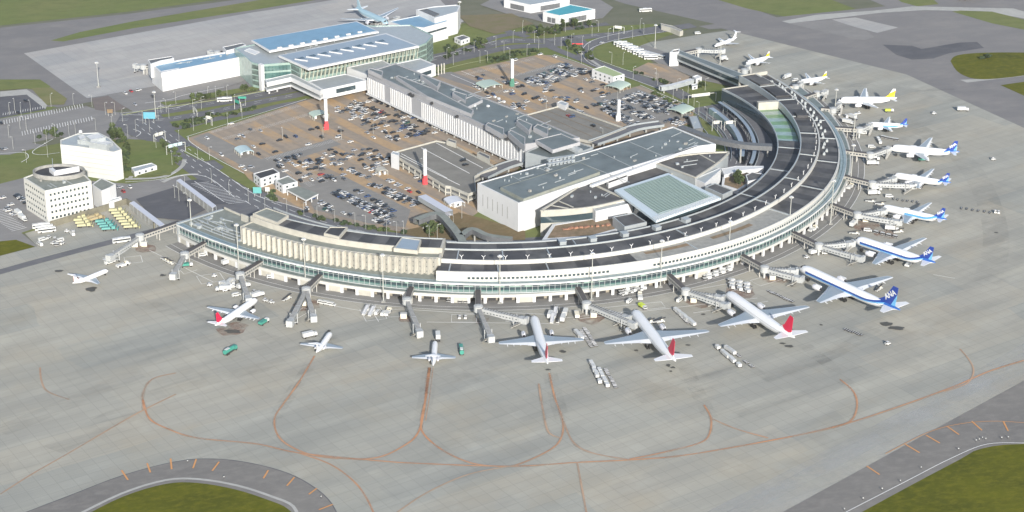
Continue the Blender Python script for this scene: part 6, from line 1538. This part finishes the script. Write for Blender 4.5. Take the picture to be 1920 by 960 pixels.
def pickc():
    return rc.choices(['white', 'silver', 'black', 'grey', 'blue', 'red', 'green'], [33, 13, 32, 14, 5, 1.5, 1.5])[0]
def addcar(p, h, zone, z): CARS.append((p.x, p.y, z, h+(math.pi if rc.random() < .5 else 0)+rc.uniform(-.03, .03), pickc(), zone, rc.random() < .3))
def row(x0, y0, x1, y1, fill, zone, z=None, dbl=False, sp=2.6):
    z = LOTZ+.05 if z is None else z
    a, b_ = W(x0, y0, z), W(x1, y1, z); L = (b_-a).length; h = heading(a, b_); n_ = int(L/sp)
    for k in range(2 if dbl else 1):
        off = Vector((-math.sin(h), math.cos(h), 0))*(5.2*k)
        for i in range(n_):
            if rc.random() < fill: addcar(a+(b_-a)*(i+.5)/n_+off+Vector((rc.uniform(-.2, .2), rc.uniform(-.2, .2), 0)), h+math.pi/2, zone, z)
def scatter(pts, zone, deg=None, z=None):
    z = LOTZ+.05 if z is None else z
    for x, y in pts: addcar(W(x, y, z), R_(rc.choice([35, 125]) if deg is None else deg), zone, z)
Z1 = 'in the packed rows of the near car park'; Z2 = 'on the ochre part of the near car park'; Z3 = 'in the rows along the fin building'; Z4 = 'in the packed right car park'; Z5 = 'in the upper rows of the far car park'; Z6 = 'on the brown part of the far car park'; Z7 = 'on a parking deck'; Z8 = 'beside the white office'; Z9 = 'near the bus park on the left'
for a in [(623,362,728,413,.92),(710,357,776,388,.85)]: row(*a, Z1, dbl=True)
for a in [(667,357,748,403,.62),(684,345,716,353,.7)]: row(*a, Z1)
for a in [(598,380,622,390,.9),(607,392,625,397,.8),(720,335,738,343,.8),(742,346,772,358,.8),(700,412,728,424,.7)]: row(*a, Z1, dbl=False)
scatter([(575,371),(585,374),(644,401),(656,405),(580,376),(782,334),(790,341),(768,360),(785,362),(797,340),(728,418),(575,392),(572,398)], Z1)
row(514,303,567,290,.8, Z2); row(519,315,585,301,.75, Z2); row(512,309,556,298,.3, Z2)
scatter([(485,290),(492,271),(469,244),(488,246),(451,255),(456,257),(388,260),(524,264),(536,258),(554,257),(578,272),(516,286),(453,313),(458,319),(471,315),(475,276),(584,244),(595,241),(634,258),(639,247),(657,267),(620,282),(630,287),(641,291),(625,291),(609,290),(624,308),(591,317),(583,307),(628,310),(640,319),(692,298),(684,312),(700,312),(708,312),(660,317),(665,325),(655,320),(672,328),(679,331),(602,328),(584,338),(620,331),(626,339),(600,336),(563,340),(645,337),(704,284),(712,292),(716,298),(722,303),(723,250),(743,258),(688,250),(720,247),(742,264),(700,259),(732,262),(650,205),(645,209),(415,292),(446,262),(603,258)], Z2)
row(693,184,790,228,.6, Z3); row(791,228,886,268,.6, Z3); row(663,205,690,214,.8, Z3, dbl=True); row(696,203,729,218,.9, Z3); row(700,212,722,222,.7, Z3); row(735,226,796,254,.75, Z3, dbl=True); row(672,196,690,204,.6, Z3); row(770,214,810,233,.6, Z3); row(820,237,850,252,.5, Z3)
scatter([(676,222),(683,227),(690,231),(660,197),(665,192),(815,250),(745,262)], Z3)
for a in [(1187,177,1262,206,.8),(1165,183,1238,213,.8),(1140,191,1215,226,.75),(1112,196,1185,236,.75)]: row(*a, Z4, dbl=True)
row(1246,228,1280,236,.9, Z4, dbl=True); row(1063,200,1108,222,.85, Z4); row(1108,222,1150,240,.6, Z4)
scatter([(1244,185),(1265,191),(1280,197),(1130,182),(1135,190),(1100,203),(1152,190),(1250,214),(1285,222),(1270,224)], Z4)
for a in [(986,149,1018,160,.85),(1008,140,1046,155,.85),(1030,132,1072,147,.85),(1048,123,1100,140,.8)]: row(*a, Z5, dbl=True)
scatter([(906,142),(943,147),(944,155),(951,155),(967,157),(973,164),(980,162),(1013,103),(1040,107),(966,114),(895,146),(900,149),(1090,140)], Z5)
scatter([(890,163),(896,167),(913,175),(925,179),(960,171),(962,197),(981,205),(968,213),(1015,188),(1022,190),(1053,184),(1060,187),(1080,192),(1088,168),(1098,150),(1110,155),(1090,173),(1140,178),(1130,160),(1111,148),(1020,193),(830,162)], Z6)
scatter([(1066,218),(1073,220),(1112,237)], Z7, z=5.7); scatter([(873,310),(868,302)], Z7, z=6.7)
row(30,366,88,412,.7, Z8, z=.35); row(10,392,30,405,.8, Z8, z=.35); scatter([(5,372),(20,385),(231,360),(243,352),(225,352)], Z8, z=.35)
scatter([(48,190),(34,212),(2,232),(3,281),(9,281),(235,176),(246,172),(260,170),(286,181),(253,197)], Z9, z=.35)
scatter([(307,265),(383,226),(433,233),(400,215),(350,275),(1128,81),(1070,71)], 'on the roads around the car parks', deg=20, z=.6)
def polyscat(poly, n_, zone):
    xs = [p[0] for p in poly]; ys = [p[1] for p in poly]; c = 0; pts = []; hd = heading(W(690, 165), W(985, 300))
    while c < n_:
        x, y = rc.uniform(min(xs), max(xs)), rc.uniform(min(ys), max(ys)); ins = False
        for i in range(len(poly)):
            (x1, y1), (x2, y2) = poly[i-1], poly[i]
            if (y1 > y) != (y2 > y) and x < (x2-x1)*(y-y1)/(y2-y1)+x1: ins = not ins
        if not ins: continue
        p = W(x, y, LOTZ+.05)
        if any((p.x-q[0])**2+(p.y-q[1])**2 < 9 for q in CARS): continue
        addcar(p, hd+math.pi/2, zone, LOTZ+.05); c += 1
polyscat([(520, 318), (690, 275), (730, 300), (725, 330), (600, 345)], 46, Z2); polyscat([(620, 205), (690, 190), (830, 255), (720, 268)], 40, Z3); polyscat([(880, 165), (1000, 145), (1100, 160), (1170, 178), (1060, 192), (960, 205)], 26, Z6)
def camd(c): return (c[0]**2+c[1]**2)
CARS.sort(key=camd)
protos = {}
rest = MB()
for i, (x, y, z, h, col, zone, van) in enumerate(CARS):
    key = (col, van)
    if key not in CARP: CARP[key] = car_mesh(col, van); CARP[key]['_first'] = 1
    src = CARP[key]
    if i < 300:
        if '_first' in src: del src['_first']; o = src
        else: o = src.copy(); COL.objects.link(o)
        o.location = (x, y, z); o.rotation_euler = (0, 0, h)
        tag(o, '%s %s %s' % (col, 'boxy car' if van else 'low car', ('parked '+zone) if 'roads' not in zone else 'driving '+zone), 'car', 'cars '+zone)
    else:
        k = len(rest.v); co, si = math.cos(h), math.sin(h); me = src.data
        rest.v += [(x+v.co.x*co-v.co.y*si, y+v.co.x*si+v.co.y*co, z+v.co.z) for v in me.vertices]
        ci = list(CARC).index(col)
        for p in me.polygons:
            rest.f.append(tuple(k+q for q in p.vertices)); rest.m.append(ci if p.material_index == 0 else 6+p.material_index)
for k, src in list(CARP.items()):
    if '_first' in src: bpy.data.objects.remove(src)
ro = rest.build('distant_cars', [mat('car_paint_'+c, CARC[c], .3) for c in CARC]+[V_glass, P_tyre]); tag(ro, 'rows of small distant parked cars across the far car parks', 'cars', kind='stuff')
print('cars', len(CARS))
# ------------------------------------------------------------------ lamps, masts, gantries
L_pole = mat('lamp_pole', (.42, .43, .40), .5, .2)
def f_lamp(h, arms=1):
    def f(t):
        b = MB(); b.tube((0, 0, 0), (0, 0, h), .13, .08, 6); b.build('pole', L_pole, t, local=True)
        for s in ((1,) if arms == 1 else (1, -1)):
            b = MB(); b.tube((0, 0, h), (s*1.6, 0, h+.4), .07, n=5); b.build('arm', L_pole, t, local=True)
            b = MB(); b.box((s*1.9, 0, h+.3), (1.1, .45, .2)); b.build('lamp_head', V_w, t, local=True)
    return f
def f_mast(h):
    def f(t):
        b = MB(); b.tube((0, 0, 0), (0, 0, h), .36, .18, 8); b.build('pole', L_pole, t, local=True)
        b = MB(); b.tube((0, 0, h-.4), (0, 0, h), .9, .9, 12); b.build('head_ring', V_s, t, local=True)
        for k in range(6):
            a = k*math.pi/3; b = MB(); b.box((1.1*math.cos(a), 1.1*math.sin(a), h-1.0), (.6, .6, .6), a); b.build('floodlight', V_w, t, local=True)
        b = MB(); b.box((0, 0, 0), (2.4, 2.4, .8)); b.build('base_block', B_grey, t, local=True)
    return f
def lproto(key, name, cat, f): t = thing(name, 'x', cat, (0, 0, -500)); f(t); PR[key] = Proto(t)
lproto('lamp', 'street_lamp', 'street lamp', f_lamp(9.5)); lproto('mast', 'floodlight_mast', 'floodlight mast', f_mast(30)); lproto('mast2', 'floodlight_mast', 'floodlight mast', f_mast(20))
def lamps(key, pts, label, group, z=.3):
    for i, (x, y) in enumerate(pts): put(key, x, y, rc.uniform(0, 360), label, group, z)
# masts on the apron side (base px)
for x, y, lab in [(361,458,'floodlight mast before the leftmost glass of the curved terminal'),(448,507,'floodlight mast between the two left boarding bridges'),(573,535,'floodlight mast beside the splayed bridge'),(719,566,'floodlight mast rising in front of the pleated hotel facade'),(937,568,'floodlight mast in front of the arcade centre, right of the middle bridge'),(1109,563,'floodlight mast left of the centre twin-arm bridge'),
    (1238,538,'floodlight mast in front of the arcade left of the red-finned airliner bridge'),(1365,500,'floodlight mast before the long window row left of the longest airliner'),(1478,452,'floodlight mast at the root of the second longest airliner bridge'),(1557,420,'floodlight mast by the reddish patch bridge'),(1594,350,'floodlight mast at the root of the long cream bridge'),(1600,262,'floodlight mast behind the upper right bridges'),(1565,215,'floodlight mast near the large yellow-finned airliner'),(1350,120,'floodlight mast at the far glazed pier')]:
    put('mast' if y > 300 else 'mast2', x, y, 0, lab, 'floodlight masts around the curve')
for x, y, lab in [(185,163,'tall floodlight mast on the pale round patch of the far apron'),(1228,90,'tall floodlight mast beside the bus rank'),(862,45,'mast at the corner of the far right white wing'),(292,220,'mast behind the blue sign on the approach road')]: put('mast2', x, y, 0, lab, 'floodlight masts landside')
lamps('lamp', [(18,215),(40,218),(28,207),(58,213),(96,200),(138,198),(173,201),(17,258),(50,246),(38,242),(66,270),(25,280),(104,258),(130,256),(142,252),(88,268),(90,295),(50,305),(180,245),(211,245),(240,258),(255,248)], 'pale street lamp among the lanes of the left bus park', 'street lamps of the left bus park')
lamps('lamp', [(198,215),(216,215),(230,228),(268,232),(281,247),(297,225),(312,210),(317,222),(302,212),(330,195),(362,210),(378,205),(390,185),(405,187),(426,182),(440,200),(454,222),(396,235),(427,238),(363,245),(336,268),(293,278),(371,300),(393,300),(323,310)], 'pale street lamp along the approach road left of the far terminal', 'street lamps of the approach road')
lamps('lamp', [(850,122),(870,102),(889,98),(900,118),(914,118),(930,90),(945,100),(956,112),(962,80),(980,62),(988,105),(1002,80),(1010,92),(1020,82),(1040,85),(1052,92),(1064,110),(1071,85),(1090,118),(1092,88),(1103,102),(1122,60),(1140,75),(1160,78),(1186,72),(1200,55),(1207,64),(1168,122),(1147,120),(838,112),(812,88),(1060,60),(1110,68)], 'pale street lamp around the junction between the far car park and looping road', 'street lamps of the far junction')
lamps('lamp', [(530,262),(606,262),(640,262),(700,252),(786,322),(1024,205),(1158,190),(1300,255),(1066,300),(1130,265)], 'thin lamp post standing inside a car park', 'car park lamp posts')
lamps('lamp', [(570,405),(595,412),(628,418),(666,425),(686,430),(725,440),(744,442),(757,440),(805,450),(820,448),(850,430),(866,410),(538,398),(397,344),(430,366),(466,378),(497,395),(347,355),(328,372),(336,378),(352,388)], 'pale lamp post along the inner ring road behind the hotel block', 'lamp posts of the inner ring road', .5)
lamps('lamp', [(1262,185),(1280,193),(1301,200),(1310,215),(1325,225),(1336,235),(1345,250),(1230,150),(1270,170),(1187,148),(1322,170),(1233,160),(1376,245),(1290,175)], 'lamp post beside the inner road at the far right of the curve', 'lamp posts of the far inner road', .5)
def gantry(x0, y0, x1, y1, h, pm, label, panels=3, back=False):
    a, b_ = W(x0, y0, 0), W(x1, y1, 0); t = thing('sign_gantry', label, 'sign gantry', (a.x, a.y, 0)); d = (b_-a).normalized(); L = (b_-a).length
    b = MB()
    for p in (a, b_): b.tube((p.x, p.y, .2), (p.x, p.y, h), .28, n=6)
    b.beam((a.x, a.y, h-.3), (b_.x, b_.y, h-.3), .4, .5); b.build('frame', L_pole, t)
    for i in range(panels):
        p = a+d*L*(.12+.76*i/panels); q = a+d*L*(.12+.76*(i+.86)/panels); b = MB(); b.beam((p.x, p.y-.35, h-1.6), (q.x, q.y-.35, h-1.6), .15, 2.4); b.build('sign_panel', pm, t)
S_c = mat('sign_cyan', (.10, .30, .38), .5); S_b = mat('sign_pale', (.38, .48, .50), .5); S_w = mat('sign_white', (.5, .5, .46), .5)
gantry(313,292,348,284,7, S_b, 'pale blue sign gantry spanning the ring road at the left junction', 3)
gantry(289,268,310,262,6, S_w, 'white sign gantry spanning the road just before the pale blue one', 2)
gantry(387,234,398,236,6.5, S_w, 'cream sign gantry over the slip road above the ochre car park', 1)
gantry(364,215,370,222,6, S_w, 'small bent sign post between the two carriageways', 1)
gantry(440,205,452,210,7.5, mat('sign_deep_green', (.04, .25, .18), .5), 'green sign gantry over the approach road', 1)
gantry(1290,196,1342,190,7, S_w, 'cream sign gantry over the inner road at the far end', 1)
gantry(1335,246,1352,244,7, S_w, 'white sign gantry over the inner road above the ribbed bridge', 1); gantry(1358,246,1378,244,7, S_w, 'second white sign gantry over the inner road, right of the first', 1)
gantry(1150,62,1170,64,6, S_w, 'white sign gantry above the looping road', 1)
def panel(x, y, w, h, z, m_, label, two=True, deg=0, name='road_sign'):
    p = W(x, y, 0); t = thing(name, label, 'sign', (p.x, p.y, 0)); co, si = math.cos(R_(deg)), math.sin(R_(deg))
    b = MB()
    for s in ((-.35, .35) if two else (0,)): b.tube((p.x+s*w*co, p.y+s*w*si, .2), (p.x+s*w*co, p.y+s*w*si, z+h), .18, n=6)
    b.build('post', L_pole, t); b = MB(); b.beam((p.x-w/2*co, p.y-w/2*si-.25, z), (p.x+w/2*co, p.y+w/2*si-.25, z), .18, h); b.build('sign_panel', m_, t); return t
t = panel(281, 231, 8.5, 5, 3.5, S_c, 'bright blue sign board beside the left junction'); 
t = panel(483, 370, 5.5, 4.2, 3.0, mat('sign_turquoise', (.10, .32, .31), .5), 'turquoise sign board at the kerb below the white gatehouse')
t = panel(207, 218, 4, 3, 2.5, B_brown, 'brown notice board near the bus park')
t = panel(502, 368, 3, 3, 3.5, S_w, 'small white round-topped sign right of the turquoise board', False)
t = panel(1083, 84, 9, .9, .4, V_r, 'red low sign band on the verge by the far junction')
t = panel(455, 199, 6, 1.6, 6, mat('sign_deep_green', (.04, .25, .18), .5), 'narrow green overhead board on the approach road')
# ------------------------------------------------------------------ trees and shrubs
T_leaf = [mat('leaf_dark', (.035, .055, .022), .9, var=.5, scale=.8), mat('leaf_mid', (.065, .09, .03), .9, var=.5, scale=.8)]
T_bark = mat('bark', (.10, .08, .06), .9)
def tree(key, h, r, n_, seed, ml, z0=.25):
    rr = random.Random(seed); t = thing('tree' if h > 3 else 'shrub', 'x', 'tree' if h > 3 else 'shrub', (0, 0, -500))
    if h > 3:
        b = MB(); b.tube((0, 0, 0), (.1, 0, h*.5), .22, .12, 7)
        for k in range(4): a = k*1.6; b.tube((0, 0, h*.35), (r*.5*math.cos(a), r*.5*math.sin(a), h*.65), .1, .04, 5)
        b.build('trunk', T_bark, t, local=True)
    b = MB()
    for k in range(n_):
        a = rr.uniform(0, 6.28); e = rr.uniform(-1, 1); q = rr.random()**.4; cl = .75+.25*math.sin(a*3+seed)*math.cos(e*4)
        x = r*q*cl*math.cos(a)*math.sqrt(1-e*e); y = r*q*cl*math.sin(a)*math.sqrt(1-e*e); zc = h*(1-(1-z0)/2)+q*cl*e*h*(1-z0)/2
        s = rr.uniform(.25, .6)*min(1, r/1.6); u = Vector((rr.uniform(-1, 1), rr.uniform(-1, 1), rr.uniform(-1, 1))).normalized(); v = u.orthogonal().normalized()
        c = Vector((x, y, zc)); b.face([c-u*s-v*s*.6, c+u*s-v*s*.7, c+u*s*.8+v*s, c-u*s*.7+v*s*.8])
    b.build('crown', ml, t, local=True); PR[key] = Proto(t)
tree('tree', 8, 2.6, 420, 1, T_leaf[0], .2); tree('tree2', 6, 2.4, 360, 2, T_leaf[1], .25); tree('bush', 1.8, 1.6, 160, 3, T_leaf[1], .0); tree('bush2', 2.2, 2.2, 200, 4, T_leaf[0], .0)
put('tree', 841, 99, 0, 'tall dark rounded tree on the lawn right of the far terminal', z=.2)
def scat(keys, poly, n_, label, group, seed=1, z=.25):
    rr = random.Random(seed); xs = [p[0] for p in poly]; ys = [p[1] for p in poly]; c = 0
    while c < n_:
        x, y = rr.uniform(min(xs), max(xs)), rr.uniform(min(ys), max(ys)); ins = False
        for i in range(len(poly)):
            (x1, y1), (x2, y2) = poly[i-1], poly[i]
            if (y1 > y) != (y2 > y) and x < (x2-x1)*(y-y1)/(y2-y1)+x1: ins = not ins
        if ins: put(rr.choice(keys), x, y, rr.uniform(0, 360), label, group, z); c += 1
scat(['bush', 'bush2'], [(905,110),(960,100),(1008,92),(1008,100),(960,110),(915,122)], 60, 'dark green shrub in the hedge belt behind the far car park', 'shrubs behind the far car park', 1)
scat(['tree2', 'bush2'], [(985,62),(1060,45),(1120,48),(1060,62),(1000,70)], 48, 'bushy green tree in the belt below the teal hangar', 'trees below the teal hangar', 2)
scat(['tree2', 'bush2'], [(196,252),(212,240),(232,262),(228,272),(212,262)], 20, 'dark tree in the shade right of the tall cream building', 'trees right of the tall cream building', 3)
scat(['bush2', 'tree2'], [(230,262),(243,285),(242,322),(234,330)], 24, 'dark shrub against the right wall of the tall cream building', 'shrubs against the cream building', 4)
scat(['bush', 'bush2'], [(325,232),(400,212),(480,202),(480,208),(400,226),(330,246)], 44, 'low shrub in the central verge of the approach road', 'shrubs in the approach road verge', 5)
scat(['bush', 'bush2'], [(1190,135),(1260,158),(1262,162),(1190,140)], 12, 'low shrub along the kerb beside the brown lot', 'shrubs beside the brown lot', 6)
scat(['bush', 'bush2'], [(1295,152),(1330,152),(1328,165),(1300,165)], 12, 'shrub around the small white post beside the far pier', 'shrubs by the small white post', 7)
scat(['bush'], [(1220,172),(1262,190),(1300,212),(1296,214),(1255,196),(1222,177)], 20, 'green shrub in the verge between right car park and inner road', 'shrubs right of the right car park', 8)
scat(['bush', 'bush2'], [(495,352),(512,360),(520,378),(508,378)], 10, 'shrub behind the turquoise sign board', 'shrubs behind the turquoise sign', 9)
scat(['bush', 'bush2'], [(560,398),(660,422),(760,436),(758,440),(655,427),(560,403)], 30, 'dark shrub in the hedge between near car park and ring road', 'hedge along the ring road', 10)
scat(['bush', 'tree2'], [(770,432),(800,425),(840,430),(842,440),(800,444)], 12, 'shrub in the brown triangle below the ramped footbridge', 'shrubs in the brown triangle', 11)
scat(['tree2', 'bush2'], [(1378,330),(1392,335),(1388,352),(1380,350)], 7, 'dark tree on the small brown terrace', 'trees on the small brown terrace', 12, 9.2)
scat(['tree2', 'tree'], [(1780,-3),(1850,-8),(1850,0),(1790,3)], 14, 'dark tree in the clump at the top right edge', 'trees at the top right edge', 13)
scat(['bush2'], [(1838,104),(1858,104),(1856,113),(1840,113)], 6, 'dark bush on the upper right grass island', 'bushes on the upper right island', 14)
scat(['tree2', 'bush2'], [(60,258),(118,250),(118,256),(62,266)], 8, 'small tree on the island left of the tall cream building', 'trees left of the cream building', 15)
scat(['bush', 'tree2'], [(300,268),(330,280),(345,300),(328,312),(310,290)], 14, 'small tree on the lawn beside the pale blue gantry', 'trees on the lawn by the gantry', 16)
scat(['tree2', 'bush2'], [(830,112),(900,95),(930,78),(905,78),(840,98)], 22, 'small tree on the lawn right of the far terminal', 'trees right of the far terminal', 17)
scat(['bush', 'tree2'], [(350,198),(480,172),(480,166),(350,190)], 18, 'small tree on the green strip below the long white wing', 'trees below the white wing', 18)
scat(['tree2', 'bush2'], [(1060,88),(1110,120),(1120,118),(1095,95),(1070,82)], 14, 'small tree between far car park and looping road', 'trees by the looping road', 19)
# airfield lights and marker posts
def f_post(t):
    b = MB(); b.tube((0, 0, 0), (0, 0, 1.1), .12, n=6); b.build('post', V_d, t, local=True); b = MB(); b.box((0, 0, 1.1), (.5, .3, .4)); b.build('lamp_head', V_w, t, local=True)
lproto('post', 'edge_light', 'edge light', f_post)
lamps('post', [(1583,958),(1618,938),(1654,920),(1688,905),(1727,880),(1797,845),(1830,829),(1836,827),(1842,824),(1848,826),(1878,824),(1890,823),(420,898),(352,868),(602,935)], 'small edge light beside the taxiway shoulder', 'edge lights on the shoulders', .15)

for k_, p_ in list(PR.items()):
    if not p_.used:
        for c_ in list(p_.root.children_recursive)+[p_.root]: bpy.data.objects.remove(c_)

hz = MB(); hz.prism([(-6100, -1600), (6100, -1600), (6100, 9100), (-6100, 9100)], -1.0, 480)
mh = bpy.data.materials.new('haze_air'); mh.use_nodes = True; nh = mh.node_tree; nh.nodes.clear()
oh = nh.nodes.new('ShaderNodeOutputMaterial'); vh = nh.nodes.new('ShaderNodeVolumePrincipled'); vh.inputs['Color'].default_value = (.86, .90, .95, 1); vh.inputs['Density'].default_value = .00003; vh.inputs['Anisotropy'].default_value = .2
nh.links.new(vh.outputs[0], oh.inputs['Volume'])
ho = hz.build('haze', mh); ho['kind'] = 'stuff'; ho['label'] = 'thin pale haze over the whole airfield, stronger far away'; ho['category'] = 'haze'
